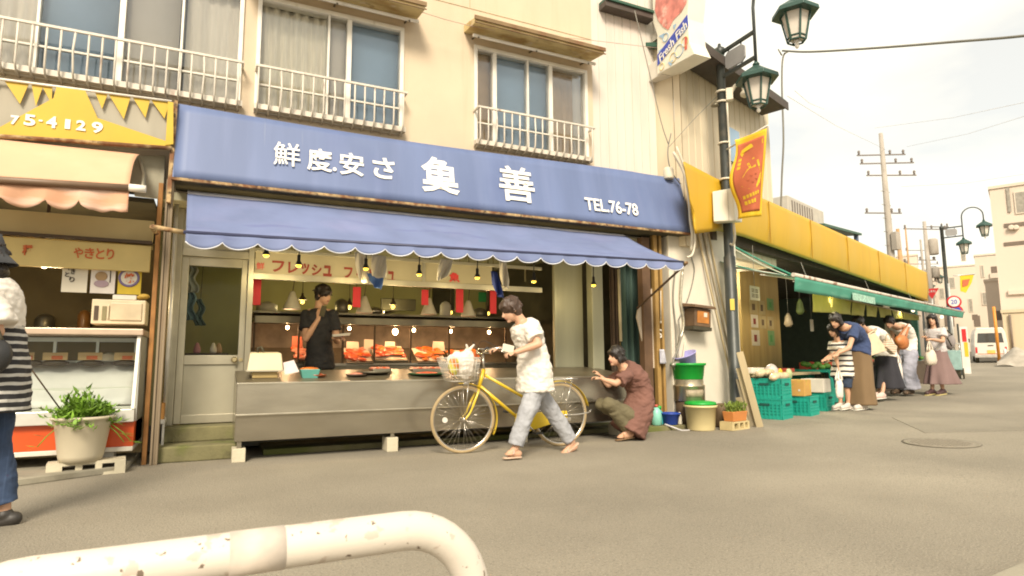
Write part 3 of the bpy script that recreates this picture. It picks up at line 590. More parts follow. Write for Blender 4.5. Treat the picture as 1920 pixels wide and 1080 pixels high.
for i, (px, py, m) in enumerate(((372, 606, mt('pink_flower', (.5, .2, .2), .7)), (402, 612, M_CARD), (412, 612, mt('wood_box', (.3, .17, .07), .7)))):
    p = at(px, py, 8.02+.05*i); o = obj('trinket', MB().lathe((p.x, p.y, 1.06), [(.03, 0), (.04, .02), (.035, .06), (.02, .1), (.012, .12)], 12), m); tag(o, ('small pink ornament on the table behind the door', 'small cream jar on the table behind the door', 'small brown jar at the right of the table behind the door')[i], 'ornament')
# ---------------------------------------------------------------- lamps hanging under the awning
LY = lampdata('warm_light', (1, .8, .42), 4.0, .04)
for i, (px, py) in enumerate(((499, 478), (560, 497), (686, 503), (786, 514), (895, 520), (1001, 527), (1113, 534))):
    p = at(px, py, 6.72); lab = ('beside the header sign\'s red mark', 'before the first katakana of the header sign', 'touching the white and blue cloths', 'between the two white cloths', 'left of the blue towel', 'over the cyclist, second from the right', 'in front of the grey panel at the right end')[i]
    t = thing('hanging_lamp', 'black bell lamp with yellow bulb '+lab, 'lamp', p, 'lamps hanging under the blue awning')
    obj('socket', MB().lathe(p, [(.036, 0), (.034, .015), (.026, .03), (.017, .05), (.018, .1), (.01, .11)], 14), mt('black_socket', (.02, .018, .014), .5), t)
    obj('bulb', MB().ell(p-V((0, 0, .004)), .029, .029, .024), emis('yellow_glow', (1, .62, .06), 1.6), t); lo = bpy.data.objects.new('lamp', LY); COL.objects.link(lo); lo.location = p+V((0, .22, -.12)); lo.parent = t; lo.matrix_parent_inverse = Matrix.Translation(-p)
    obj('cord', MB().tube([p+V((0, 0, .11)), p+V((.004, 0, .25)), (p.x, p.y, af((p.x-A0.x)/(A1.x-A0.x), .3)[2])], .007, 6), mt('black_socket', (.02, .018, .014), .5), t)
# cloths drying under the awning
def cloth(pts, Y, m, lab, name='drying_cloth', th=.006, amp=.03):
    """four corners in the picture: top left, top right, bottom right, bottom left"""
    a, b, c, d = pxpoly(pts, Y)
    mb = MB(); mb.sheet(lambda u, v: a.lerp(b, u).lerp(d.lerp(c, u), v)+V((0, amp*math.sin(u*9+v*4)*(.3+v), -.012*math.sin(u*PI)*v)), 16, 14, th)
    o = obj(name, mb, m); return tag(o, lab, 'cloth', 'cloths drying under the awning')
M_WC = mt('white_cloth', (.62, .57, .47), .9, var=.06, scale=5); M_BC = mt('blue_cloth', (.08, .17, .42), .85, var=.15, scale=6); M_NC = mt('navy_cloth', (.02, .04, .2), .85, var=.2)
cloth([(664, 472), (684, 474), (694, 533), (672, 522)], 6.9, M_WC, 'long narrow white cloth hanging left of the blue cloth')
cloth([(697, 478), (724, 480), (724, 520), (697, 518)], 6.8, M_WC, 'square white cloth hanging over the blue cloth')
cloth([(688, 512), (721, 514), (714, 543), (696, 532)], 6.85, M_BC, 'bright blue cloth peeping out below the square white cloth')
cloth([(826, 484), (850, 488), (840, 516), (818, 527)], 6.85, M_WC, 'white triangular cloth hanging left of the red fish mark')
cloth([(920, 508), (932, 510), (944, 560), (928, 548)], 6.84, M_NC, 'dark navy towel hanging above the cyclist')
cloth([(936, 490), (950, 492), (953, 542), (941, 536)], 6.88, M_WC, 'white towel hanging against the navy towel')
# ---------------------------------------------------------------- things on the counter
def onc(px, py):
    d = ray(px, py); n = V((0, -.115, .868)).normalized(); o = V((0, 6.58, .75)); return CAM+d*((o-CAM).dot(n)/d.dot(n))
M_BEIGE = mt('beige_machine', (.58, .5, .33), .45, var=.05)
p = onc(498, 706); wm = thing('weighing_machine', 'beige plastic weighing machine with a sloping top on the steel counter', 'scale', p)
sx = lambda px, Y=6.85: at(px, 690, Y).x
obj('body', MB().hexa([(sx(463), 6.85, .86), (sx(532), 6.85, .86), (sx(530), 7.1, .86), (sx(466), 7.1, .86)], [(sx(468), 6.9, 1.045), (sx(528), 6.9, 1.045), (sx(526), 7.08, 1.06), (sx(470), 7.08, 1.06)]), M_BEIGE, wm, bev=.015)
obj('foot', MB().box(sx(474), 6.88, .79, sx(522), 7.06, .86), mt('ochre_plastic', (.36, .26, .1), .5), wm, bev=.006)
obj('rim', MB().box(sx(462), 6.835, .855, sx(533), 7.1, .872), mt('grey_rim', (.38, .35, .26), .5), wm, bev=.004)
obj('display', MB().hexa([(sx(480), 6.883, .95), (sx(520), 6.883, .95), (sx(520), 6.9, .95), (sx(480), 6.9, .95)], [(sx(480), 6.905, 1.03), (sx(520), 6.905, 1.03), (sx(520), 6.92, 1.03), (sx(480), 6.92, 1.03)]), mt('beige_panel', (.65, .58, .42), .4), wm)
obj('handle', MB().tube([(sx(484), 7.0, 1.05), (sx(484), 7.0, 1.1), (sx(490), 6.97, 1.11), (sx(494), 6.95, 1.06)], .012, 8), M_DARK, wm)
mb = MB(); a, b, c, d = pxpoly([(531, 680), (551, 675), (561, 697), (534, 703)], 6.78); mb.prism([a, b, c, d], (.0, .008, .0))
tag(obj('paper_card', mb, mt('pinkish_paper', (.75, .62, .58), .8)), 'pinkish white paper card propped beside the weighing machine', 'card')
p = onc(581, 703); bk = thing('fish_basket', 'small teal plastic basket filled with orange fish on the counter', 'basket', p)
M_TEAL = mt('teal_plastic', (.09, .3, .25), .45, var=.08)
bx = lambda px: at(px, 695, 6.85).x
obj('basket', MB().hexa([(bx(568), 6.84, .775), (bx(596), 6.84, .775), (bx(596), 6.98, .79), (bx(568), 6.98, .79)], [(bx(563), 6.82, .875), (bx(600), 6.82, .875), (bx(600), 7.0, .875), (bx(563), 7.0, .875)]), M_TEAL, bk, bev=.008)
obj('contents', MB().ell(((bx(563)+bx(600))/2, 6.91, .875), .1, .08, .022), M_FISH[1], bk)
for i, (px, py, wx, m, lab) in enumerate(((593, 706, .11, mt('red_brown_dish', (.22, .06, .02), .35), 'flat red brown dish in front of the teal basket'), (700, 700, .2, M_DSTEEL, 'dull steel dish lying on the wet counter left of the bicycle'), (800, 703, .22, mt('dark_green_dish', (.03, .1, .04), .4), 'dark green dish holding red fish behind the front wheel'), (668, 705, .12, M_BROWN, 'small dark dish on the wet counter right of the basket'))):
    p = onc(px, py); t = thing('fish_dish', lab, 'dish', p, 'dishes on the steel counter')
    obj('dish', MB().lathe(p, [(wx*.8, .0), (wx, .022), (wx*.95, .02), (wx*.7, .008)], 20), m, t)
    if i != 1: obj('fish', MB().ell(p+V((0, 0, .02)), wx*.62, .045, .018), M_FISH[0 if i == 2 else 2] if i else M_FISH[0], t)
for i, (x0, x1, lab) in enumerate(((700, 735, 'shallow tray of dim red fish at the middle of the counter'), (775, 835, 'wide shallow tray of red fish behind the front wheel'))):
    p0, p1 = onc(x0, 697), onc(x1, 697); t = thing('counter_tray', lab, 'tray', p0, 'trays lying on the counter top')
    obj('tray', MB().box(p0.x, p0.y, p0.z-.01, p1.x, p0.y+.3, p0.z+.035), M_DSTEEL, t, bev=.008)
    for j in range(5): obj('fish', MB().ell((p0.x+(p1.x-p0.x)*(j+.5)/5, p0.y+.15, p0.z+.035), .03, .13, .022), M_FISH[0 if j % 2 else 2], t)
# right end of the shop front: poles, curtains, boards
tag(obj('wooden_pole', MB().tube([at(1160, 505, 7.2), at(1164, 640, 7.15)], .022, 8), mt('pale_wood', (.45, .38, .24), .7, var=.12)), 'pale wooden pole standing behind the crouching man', 'pole')
M_TC = mt('dark_teal_curtain', (.05, .09, .075), .9, var=.25, scale=4, stretch=(5, 5, .4))
for i, (x0, x1) in enumerate(((1146, 1160), (1166, 1196))):
    xa, xb = at(x0, 600, 7.35).x, at(x1, 600, 7.35).x
    o = obj('hanging_curtain', MB().sheet(lambda u, v: (xa+(xb-xa)*u, 7.35+.03*math.sin(u*16+i), .45+2.1*v), 24, 4, .006), (mt('brown_curtain', (.09, .06, .04), .9), M_TC)[i]); tag(o, ('narrow brown curtain beside the grey steel panel', 'dark teal curtain hanging behind the wooden pole')[i], 'curtain')
mb = MB(); mb.prism(pxpoly([(1194, 595), (1196, 582), (1231, 528), (1231, 690), (1216, 690)], 7.05), (0, .02, 0))
tag(obj('leaning_board', mb, mt('pinkish_board', (.5, .42, .32), .8, var=.06)), 'pinkish white board with a slanting edge left of the brown post', 'board')
letter('S', Matrix.Translation((0, 6.995, 0)), 1232, 617, 1241, 634, mt('white_s', (.7, .66, .58), .6), bpy.data.objects['shop_building'], 'lettering', .01)
tag(obj('pull_cord', MB().tube([at(1239, 545, 6.96), at(1239, 600, 6.96)], .006, 6).ell(at(1239, 604, 6.96), .012, .012, .02), M_WC), 'white pull cord hanging on the brown post above the letter', 'cord')
cl = MB(); a = at(1240, 655, 6.94); cl.sheet(lambda u, v: a+V((-.04+.09*u+.03*v*u, .02*math.sin(u*9)-.012, -.2*v)), 8, 8, .01)
tag(obj('work_glove', cl, mt('grey_blue_cloth', (.4, .4, .45), .9, var=.3)), 'grey white work cloth hanging low on the brown post', 'cloth')
# ================================================================ GRILL SHOP AT THE LEFT
gs = thing('grill_shop', 'shaded grill shop front with a lettered tan board at the far left', 'shop', (-2, 7, 0))
M_TANB = mt('tan_board', (.52, .42, .2), .7, var=.08, scale=2, layers=(((.34, .25, .1), 2, .52, .75, .5, (1, 1, .6)),))
obj('fascia_board', MB().box(-3.6, 6.97, 2.66, -.56, 7.15, 3.0), mt('grey_wood', (.3, .26, .18), .8, var=.15), gs)
obj('upper_board', MB().box(*pxbox(-200, 395, 288, 452, 7.0, .05)), M_TANB, gs)
obj('sign_board', MB().box(*pxbox(-200, 446, 282, 498, 6.92, .05)), mt('sign_tan', (.56, .44, .17), .6, var=.06), gs)
obj('dark_rail', MB().box(-3.6, 6.9, at(140, 446, 6.9).z-.01, -.6, 6.99, at(140, 446, 6.9).z+.02), M_BROWN, gs)
M_ORL = mt('orange_letters', (.5, .1, .02), .6)
MG = Matrix.Translation((0, 6.918, 0))
for ch, x0, x1 in (('や', 138, 156), ('き', 159, 177), ('と', 180, 196), ('り', 200, 214)): letter(ch, MG, x0, 464+(x0-138)*.04, x1, 484+(x0-138)*.04, M_ORL, gs, 'character', .02)
letter('種', MG, 42, 459, 61, 479, M_ORL, gs, 'character', .03)
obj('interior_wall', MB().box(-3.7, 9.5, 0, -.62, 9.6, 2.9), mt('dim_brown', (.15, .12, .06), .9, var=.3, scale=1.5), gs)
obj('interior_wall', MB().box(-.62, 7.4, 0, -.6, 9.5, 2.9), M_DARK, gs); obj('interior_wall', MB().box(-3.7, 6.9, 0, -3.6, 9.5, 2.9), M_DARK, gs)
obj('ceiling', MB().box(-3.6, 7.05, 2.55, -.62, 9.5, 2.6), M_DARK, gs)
# yellow pennant banner
M_YEL = mt('yellow_vinyl', (.5, .335, .012), .5, var=.08, scale=2, bump=.1, bscale=6)
yb = thing('banner_sign', 'yellow vinyl banner with pennants and a telephone number over the grill shop', 'banner', (-2, 6.85, 2.9))
obj('back_board', MB().prism(pxpoly([(-200, 120), (322, 192), (318, 278), (-200, 262)], 6.85), (0, .06, 0)), mt('grey_board', (.36, .33, .26), .8, var=.1, scale=2, stretch=(3, 1, .4)), yb)
def ypoly(pts, Y=6.8, nm='pennant', th=.008): return obj(nm, MB().prism(pxpoly(pts, Y), (0, th, 0)), M_YEL, yb)
ypoly([(-120, 240), (0, 238), (100, 184), (106, 163), (160, 170), (183, 221), (322, 268), (318, 275), (-120, 248)], 6.79, 'tapered_panel')
for x, w_, h_, k in ((-50, 48, 40, 0), (8, 46, 44, 4), (59, 22, 42, -4), (78, 20, 36, 8), (178, 24, 32, 0), (203, 42, 48, 6), (248, 34, 40, 6), (282, 37, 37, 6)):
    y0 = 150+.125*x; ypoly([(x, y0), (x+w_, y0+w_*.13), (x+w_*.55+k, y0+h_)], 6.81)
ypoly([(315, 190), (325, 192), (325, 270), (310, 272)], 6.78, 'side_strip')
obj('top_rope', MB().tube([at(-120, 133, 6.8), at(120, 164, 6.8), at(322, 190, 6.8)], .012, 6), M_WHITEMET, yb)
obj('bottom_rail', MB().tube([at(-120, 248, 6.78), at(100, 262, 6.78), at(322, 278, 6.78)], .02, 6), M_RUSTY, yb)
MY = Matrix.Translation((0, 6.786, 0))
for ch, x0, x1, y0, y1 in (('7', 20, 36, 217, 234), ('5', 45, 67, 215, 236), ('-', 73, 80, 225, 228), ('4', 87, 107, 218, 240), ('1', 122, 132, 224, 242), ('2', 143, 161, 226, 245), ('9', 172, 193, 229, 250)): letter(ch, MY, x0, y0, x1, y1, M_WLET, yb, 'character', .03)
# pink awning
M_PINK = mt('pink_canvas', (.62, .36, .22), .8, var=.06, scale=1.5, bump=.1, bscale=6, layers=(((.66, .46, .32), 1.3, .5, .7, .5, (1, 1, 1)),))
pa = thing('awning', 'faded pink canvas awning with a torn valance over the grill shop', 'awning', (-1.8, 6.5, 2.3))
PA0, PA1 = at(-150, 245, 6.85), at(262, 290, 6.85); PB0, PB1 = at(-150, 328, 6.25), at(242, 352, 6.25)
def pf(u, v): 
    p = PA0.lerp(PA1, u).lerp(PB0.lerp(PB1, u), v); b = math.sin(PI*v)*.1
    return (p.x+.0*v, p.y-b*.8, p.z+b*.5)
obj('canopy', MB().sheet(pf, 30, 14, .006), M_PINK, pa)
obj('front_bar', MB().tube([PB0, PB1+V((.02, 0, 0))], .03, 10), mt('bar_brown', (.16, .1, .06), .5), pa)
obj('bar_end', MB().tube([PB1+V((.0, -.005, .0)), PB1+V((.13, -.005, .0))], .034, 10), M_WHITEMET, pa)
def pv(u, v):
    p = PB0.lerp(PB1, u); sw = abs(math.sin(u*5.2*PI+.3+.3*math.sin(u*9)))**.35 if u < .8 else 1.0+.25*(u-.8)+.06*math.sin(u*60)
    return (p.x, p.y+.02+.03*math.sin(u*31)*v, p.z-.025-v*(.09+.10*sw))
obj('valance', MB().sheet(pv, 90, 6, .004), mt('pink_inner', (.55, .3, .18), .8, var=.15, scale=2, layers=(((.66, .46, .36), 2, .45, .6, .8, (1, 1, 4)),)), pa)
obj('folding_arm', MB().tube([at(262, 300, 6.9), at(270, 330, 6.6), PB1+V((.1, .03, 0))], .02, 8), M_DSTEEL, pa)
obj('side_wall', MB().prism(pxpoly([(238, 292), (310, 292), (305, 372), (252, 366)], 6.96), (0, .05, 0)), mt('grey_stucco', (.3, .28, .21), .9, var=.2), gs)
# posters under the board (the cartoon is left out)
M_PAPER = mt('poster_paper', (.56, .52, .42), .8, var=.04); M_INK = mt('ink', (.05, .04, .03), .8)
def poster(x0, y0, x1, y1, m, lab):
    o = obj('poster', MB().box(*pxbox(x0, y0, x1, y1, 6.97, .006)), m); return tag(o, lab, 'poster', 'posters under the grill shop board')
MP = Matrix.Translation((0, 6.968, 0))
P1 = poster(116, 497, 164, 548, M_PAPER, 'white poster with black brush characters, leftmost under the board')
for ch, x0, y0, x1, y1 in (('や', 124, 497, 135, 507), ('き', 133, 504, 141, 514), ('と', 122, 510, 130, 519), ('り', 130, 519, 140, 529)): letter(ch, MP, x0, y0, x1, y1, M_INK, P1, 'character', .02)
P2 = poster(170, 499, 216, 550, mt('poster_white', (.6, .55, .5), .8), 'white poster with a small plain picture between the other two posters')
pc = lambda x, y: at(x, y, 6.965)
obj('picture', MB().ell(pc(190, 518), .05, .003, .045), mt('tan_patch', (.3, .2, .1), .8), P2); obj('picture', MB().ell(pc(190, 532), .06, .003, .035), mt('mauve_patch', (.3, .22, .25), .8), P2)
obj('rule', MB().box(pc(207, 503).x, 6.966, pc(207, 530).z, pc(209, 503).x, 6.969, pc(207, 503).z), M_INK, P2)
P3 = poster(221, 501, 265, 552, mt('poster_yellow', (.5, .36, .03), .8), 'yellow poster with a round plate picture, rightmost under the board')
obj('plate_rim', MB().lathe(pc(242, 521), [(.09, .006), (.09, 0), (.068, -.002), (.068, .006)], 24, 'y'), mt('plate_blue', (.13, .1, .2), .7), P3); obj('plate', MB().lathe(pc(242, 521), [(.068, .004), (.068, -.003)], 24, 'y'), M_PAPER, P3)
letter('焼', Matrix.Translation((0, 6.96, 0)), 233, 512, 252, 531, M_ORL, P3, 'character', .03)
# showcase
sh = thing('showcase', 'glass fronted food showcase with white trays and an orange red base', 'showcase', (-2, 6.9, .055))
sxa, sxb = -3.55, -.63
M_SHW = mt('showcase_white', (.62, .58, .5), .4, var=.05)
def zp(py, Y, px=150): return at(px, py, Y).z
obj('base', MB().box(sxa, 6.68, .2, sxb, 7.4, zp(795, 6.68)), mt('orange_red_paint', (.55, .075, .012), .35, var=.06), sh, bev=.004)
obj('plinth', MB().box(sxa, 6.66, .16, sxb, 7.4, .2), M_SHW, sh, bev=.004); obj('foot', MB().box(sxb-.25, 6.72, .055, sxb-.15, 6.9, .16), M_SHW, sh); obj('foot', MB().box(sxa+.9, 6.72, .055, sxa+1, 6.9, .16), M_SHW, sh)
z1, z2, z3, z4 = zp(795, 6.66), zp(770, 6.62), zp(680, 6.72), zp(628, 6.78)
obj('front_lip', MB().box(sxa, 6.62, z1+.003, sxb, 6.72, z2), M_ALU, sh, bev=.006)
obj('inner_shelf', MB().box(sxa, 6.74, z2-.05, sxb-.04, 7.38, z2+.02), M_SHW, sh)
obj('white_tray', MB().sheet(lambda u, v: (sxa+(sxb-.05-sxa)*u, 6.78+.42*v, z2+.03+(z3-z2-.02)*v+.008*math.sin(u*21)), 40, 6, .01), mt('white_sheet', (.68, .62, .57), .5, var=.06), sh)
obj('step_edge', MB().box(sxa, 6.93, z2+.15, sxb-.06, 6.95, z2+.19), M_SHW, sh)
obj('front_glass', MB().prism([(sxa, 6.63, z2), (sxa, 6.78, z4-.02), (sxa, 6.786, z4-.02), (sxa, 6.636, z2)], (sxb-sxa-.03, 0, 0)), M_CLEAR, sh)
obj('side_frame', MB().prism([(sxb-.03, 6.61, z2), (sxb-.03, 6.76, z4), (sxb-.03, 6.8, z4), (sxb-.03, 6.65, z2)], (.03, 0, 0)), M_WHITEMET, sh, bev=.004)
obj('side_panel', MB().box(sxb-.03, 6.82, .2, sxb, 7.4, z4), M_ALU, sh)
obj('top', MB().box(sxa, 6.72, z4, sxb+.02, 7.42, z4+.06), mt('pinkish_steel', (.5, .38, .28), .4, .4), sh, bev=.008)
obj('back_frame', MB().box(sxa, 7.2, z3, sxb-.04, 7.22, z3+.02).box(sxa, 7.2, z4-.05, sxb-.04, 7.22, z4-.01), M_ALU, sh)
for px in (103, 183, 255): x = at(px, 650, 7.2).x; obj('upright', MB().box(x-.012, 7.195, z3+.02, x+.012, 7.225, z4-.05), M_ALU, sh)
for i, (x0, x1) in enumerate(((48, 64), (80, 127), (146, 192), (214, 257))):
    t = thing('price_card', ('tan price card half hidden by the woman at the left edge', 'tan price card in the showcase, left of the middle one', 'tan price card behind the middle of the showcase glass', 'tan price card at the right end of the showcase')[i], 'card', at((x0+x1)/2, 676, 7.0), 'cards in the showcase')
    obj('card', MB().box(*pxbox(x0, 661, x1, 675, 7.0, .01)), mt('tan_card', (.5, .32, .14), .7), t); obj('print', MB().box(*pxbox(x0+(x1-x0)*.35, 667, x0+(x1-x0)*.8, 674, 6.996, .003)), M_ORL, t)
    p = at((x0+x1)/2, 679, 7.05); obj('food', MB().ell((p.x, 7.05, p.z-.01), .11, .05, .03), M_BROWN, t)
mw = thing('microwave', 'beige microwave oven standing on top of the showcase', 'microwave', at(221, 608, 6.95))
obj('body', MB().box(*pxbox(171, 562, 273, 608, 6.92, .3)), mt('microwave_beige', (.56, .47, .31), .45), mw, bev=.01)
obj('door', MB().box(*pxbox(206, 568, 266, 601, 6.905, .02)), mt('microwave_door', (.5, .41, .27), .3), mw, bev=.008)
obj('controls', MB().box(*pxbox(176, 573, 184, 600, 6.912, .02)), M_BROWN, mw); obj('controls', MB().box(*pxbox(191, 574, 199, 600, 6.912, .02)), mt('olive_panel', (.2, .17, .08), .5), mw); obj('handle', MB().box(*pxbox(201, 572, 204, 598, 6.9, .03)), mt('microwave_beige', (.5, .42, .3), .45), mw, bev=.003)
tag(obj('plastic_box', MB().box(*pxbox(211, 553, 256, 562, 6.96, .2)), M_SHW, bev=.006), 'flat white plastic box lying on the microwave', 'box')
tag(obj('crumpled_bag', MB().ell(at(270, 556, 7.0), .05, .06, .028).ell(at(262, 558, 7.02), .04, .05, .022), mt('ochre_bag', (.5, .33, .06), .6, var=.2)), 'small ochre bag lying at the end of the microwave', 'bag')
tag(obj('orange_box', MB().box(*pxbox(293, 757, 307, 787, 7.1, .2)), mt('orange_wood', (.42, .2, .05), .7), bev=.006), 'small orange brown box behind the rusty post', 'box')
tag(obj('stool', MB().box(*pxbox(289, 787, 309, 795, 7.05, .25)).box(at(292, 800, 7.06).x, 7.06, .06, at(292, 800, 7.06).x+.02, 7.1, zp(795, 7.06)).box(at(304, 800, 7.06).x, 7.06, .06, at(304, 800, 7.06).x+.02, 7.1, zp(795, 7.06)), M_ALU), 'low grey stand under the small orange brown box', 'stand')
# potted plant on a hollow block
pb = atg(158, 893); pb.y += .1
hb = thing('hollow_block', 'pale hollow concrete block lying on its side under the flower pot', 'block', pb)
MBK = Matrix.Translation(pb) @ Matrix.Rotation(math.radians(7), 4, 'Z')
mb = MB(MBK); zz = [0, .03, .1, .13]; xs2 = [-.28, -.2, -.08, -.04, .08, .12, .22, .28]; xs2 = [-.28, -.18, -.09, -.03, .06, .12, .21, .28]
mb.box(-.28, -.1, 0, .28, .1, .022); mb.box(-.28, -.1, .095, .28, .1, .12)
for a, b in ((-.28, -.17), (-.08, -.03), (.06, .11), (.2, .28)): mb.box(a, -.1, .022, b, .1, .095)
obj('block', mb, M_BLOCK, hb)
pp = MBK @ V((-.05, 0, .12)); pt = thing('potted_plant', 'leafy green bush in a pale plastic pot on a hollow block', 'plant', pp)
R = .215
obj('pot', MB().lathe(pp, [(R*.72, 0), (R*.78, .05), (R*.95, .3), (R*1.0, .31), (R*1.0, .345), (R*1.1, .355), (R*1.12, .375), (R*1.02, .38), (R*.98, .36), (R*.9, .33)], 32), mt('pale_pot', (.5, .44, .32), .5, var=.06, scale=4), pt)
obj('soil', MB().lathe(pp, [(R*.92, .33), (R*.3, .345)], 20), mt('soil', (.05, .035, .02), .95), pt)
M_LEAF = mt('bush_leaf', (.15, .27, .03), .5, var=.45, scale=9, spec=.3)
rnd = random.Random(3); mb = MB(); mb.smooth = True
for i in range(150):
    a = rnd.uniform(0, 2*PI); el = rnd.uniform(.1, 1.5); L_ = rnd.uniform(.14, .29)*(1.05 if el > .5 else 1.1); dx = V((math.cos(a)*math.cos(el), math.sin(a)*math.cos(el), math.sin(el)))
    b0 = pp+V((math.cos(a)*.08*rnd.random(), math.sin(a)*.08*rnd.random(), .34)); st = [b0+dx*L_*t+V((0, 0, -.1*t*t*math.cos(el))) for t in (0, .4, .75, 1)]
    mb.tube(st, [.004, .003, .002, .001], 4)
    for t in range(11):
        q = st[0].lerp(st[1], t/4) if t < 4 else st[1].lerp(st[2], (t-4)/4) if t < 8 else st[2].lerp(st[3], (t-8)/3)
        aa = rnd.uniform(0, 2*PI); d = (dx*.5+V((math.cos(aa), math.sin(aa), rnd.uniform(-.2, .9)))).normalized(); s_ = d.cross(V((rnd.random()-.5, rnd.random()-.5, 1))).normalized(); ln = rnd.uniform(.04, .085); wd = ln*.2
        up = d.cross(s_)*.01
        mb.add([q, q+d*ln*.45+s_*wd+up, q+d*ln, q+d*ln*.45-s_*wd+up], [(0, 1, 2, 3)])
for a, L_ in ((.1, .34), (-.25, .3), (2.9, .28)):
    st = [pp+V((0, 0, .36))+V((math.cos(a), -.2, .15))*L_*t+V((0, 0, -.22*t*t)) for t in (0, .3, .6, .9, 1.1)]; mb.tube(st, .004, 4)
    for t in range(8):
        q = st[min(4, t//2+1)]; d = V((math.cos(a)+rnd.uniform(-.6, .6), rnd.uniform(-.6, .6), rnd.uniform(-.6, .4))).normalized(); s_ = d.cross(V((0, 0, 1))).normalized()
        mb.add([q, q+d*.05+s_*.016, q+d*.1, q+d*.05-s_*.016], [(0, 1, 2, 3)])
obj('foliage', mb, M_LEAF, pt)
obj('stick', MB().tube([pp+V((-.1, -.05, .35)), at(52, 683, 6.0)], .006, 6), M_BROWN, pt)

# lit bulb under the board of the grill shop, and pots on the shelf over the fish case
p = at(83, 496, 7.1); t = thing('stall_bulb', 'small lit bulb under the lettered board of the grill shop', 'bulb', p); obj('bulb', MB().ell(p, .035, .035, .035), emis('bulb_glow', (1, .72, .36), 14), t); obj('socket', MB().tube([p+V((0, 0, .03)), (p.x, p.y, 2.55)], .014, 7), M_BROWN, t)
_l = lampdata('stall_light', (1, .75, .4), 16, .06); lo = bpy.data.objects.new('lamp', _l); COL.objects.link(lo); lo.location = p+V((0, .35, -.1)); lo.parent = t; lo.matrix_parent_inverse = Matrix.Translation(-p)
tag(obj('back_shelf', MB().box(-3.5, 9.2, 1.3, -.7, 9.49, 1.34).box(-3.5, 9.2, .8, -.7, 9.49, .84), M_BROWN), 'dark wooden back shelf in the grill shop', 'shelf')
for i, (x, z, r, h_, m, lab) in enumerate(((-1.9, 1.34, .1, .2, M_DSTEEL, 'dull steel pot on the grill shop back shelf'), (-1.5, 1.34, .07, .26, mt('amber_jar', (.3, .14, .04), .3), 'amber jar on the grill shop back shelf'), (-1.2, .84, .12, .22, M_SHW, 'white tub low on the grill shop back shelf'), (-2.3, .84, .11, .3, M_DSTEEL, 'tall steel pot low on the grill shop back shelf'))):
    tag(obj('pot', MB().lathe((x, 9.34, z), [(r*.9, 0), (r, .02), (r, h_*.8), (r*.7, h_), (r*.2, h_+.02)], 18), m), lab, 'pot', 'pots in the grill shop')
for i, (px, r, h_, m, lab) in enumerate(((500, .14, .12, M_FUN, 'pale bowl upturned above the fish case beside the door post'), (640, .1, .2, M_DSTEEL, 'steel pot on the shelf right of the shopkeeper'), (700, .16, .1, M_STEEL, 'wide steel bowl on the shelf over the red fish'), (835, .09, .22, M_SHW, 'white canister on the shelf under the dark board'), (900, .13, .14, M_DSTEEL, 'dull steel pan on the shelf near the cyclist'))):
    x = at(px, 590, 9.2).x; tag(obj('shelf_pot', MB().lathe((x, 9.2, 1.651), [(r*.8, 0), (r, .02), (r*.95, h_*.8), (r*.6, h_), (r*.15, h_+.02)], 20), m), lab, 'pot', 'pots above the fish case')
# ================================================================ RIGHT OF THE FISH SHOP: ribbed siding, second house, white pier
def ribs(mb, x0, x1, y, z0, z1, step, d=.012, axis=None):
    n = max(1, round((x1-x0)/step)); P = []
    for i in range(n):
        a = x0+(x1-x0)*i/n; w_ = (x1-x0)/n
        P += [(a, y), (a+w_*.86, y), (a+w_*.9, y+d), (a+w_*.97, y+d)]
    P.append((x1, y)); m = len(P)
    mb.add([(x, yy, z0) for x, yy in P]+[(x, yy, z1) for x, yy in P], [(i, i+1, m+i+1, m+i) for i in range(m-1)])
    mb.add([(x0, y+d+.001, z0), (x1, y+d+.001, z0), (x1, y+.12, z0), (x0, y+.12, z0), (x0, y+d+.001, z1), (x1, y+d+.001, z1), (x1, y+.12, z1), (x0, y+.12, z1)], [(0,3,2,1),(4,5,6,7),(0,1,5,4),(1,2,6,5),(2,3,7,6),(3,0,4,7)])
    return mb
M_SID = mt('pale_siding', (.64, .585, .52), .55, .1, var=.05, scale=.8, stretch=(3, 1, .3), layers=(((.45, .38, .28), 1.4, .55, .8, .4, (4, 4, .3)),))
M_SID2 = mt('cream_siding', (.62, .53, .38), .6, .05, var=.05, scale=.8, stretch=(3, 3, .3), layers=(((.45, .36, .22), 1.2, .55, .8, .4, (4, 4, .3)),))
M_EAVE = mt('eave_brown', (.07, .055, .045), .7, var=.2); M_EAVG = mt('eave_green', (.03, .09, .06), .5)
st = thing('siding_bay', 'recessed bay of pale ribbed metal siding beside the beige shop wall', 'building', (5.4, 7.3, 2.8))
obj('wall', ribs(MB(), 4.782, 6.12, 7.24, 2.75, 6.6, .155), M_SID, st)
e0, e1 = at(1138, 10, 6.9), at(1236, 34, 6.9)
ev = obj('eave', MB().box(4.95, 7.06, e1.z+.08, 5.85, 7.6, e1.z+.16), M_EAVE, st); obj('gutter', MB().box(4.95, 7.03, e1.z+.162, 5.85, 7.5, e1.z+.2), M_EAVG, ev)
hh = thing('house', 'cream metal clad two-storey house with a dark green eave', 'house', W2(1.5, 0, 0))
sR = at2(1447, 300).x
obj('wall', ribs(MB(M2), -.26, sR, .02, 2.6, 5.9, .2), M_SID2, hh)
obj('side_wall', MB(M2).box(-.26, .155, 2.6, -.24, .7, 5.9), M_SID2, hh)
obj('side_wall', MB(M2).box(sR-.02, .15, 2.6, sR, 5, 5.9), M_SID2, hh)
pe0, pe1 = at2(1318, 55, .45), at2(1475, 196, .45); z_e = pe1.z
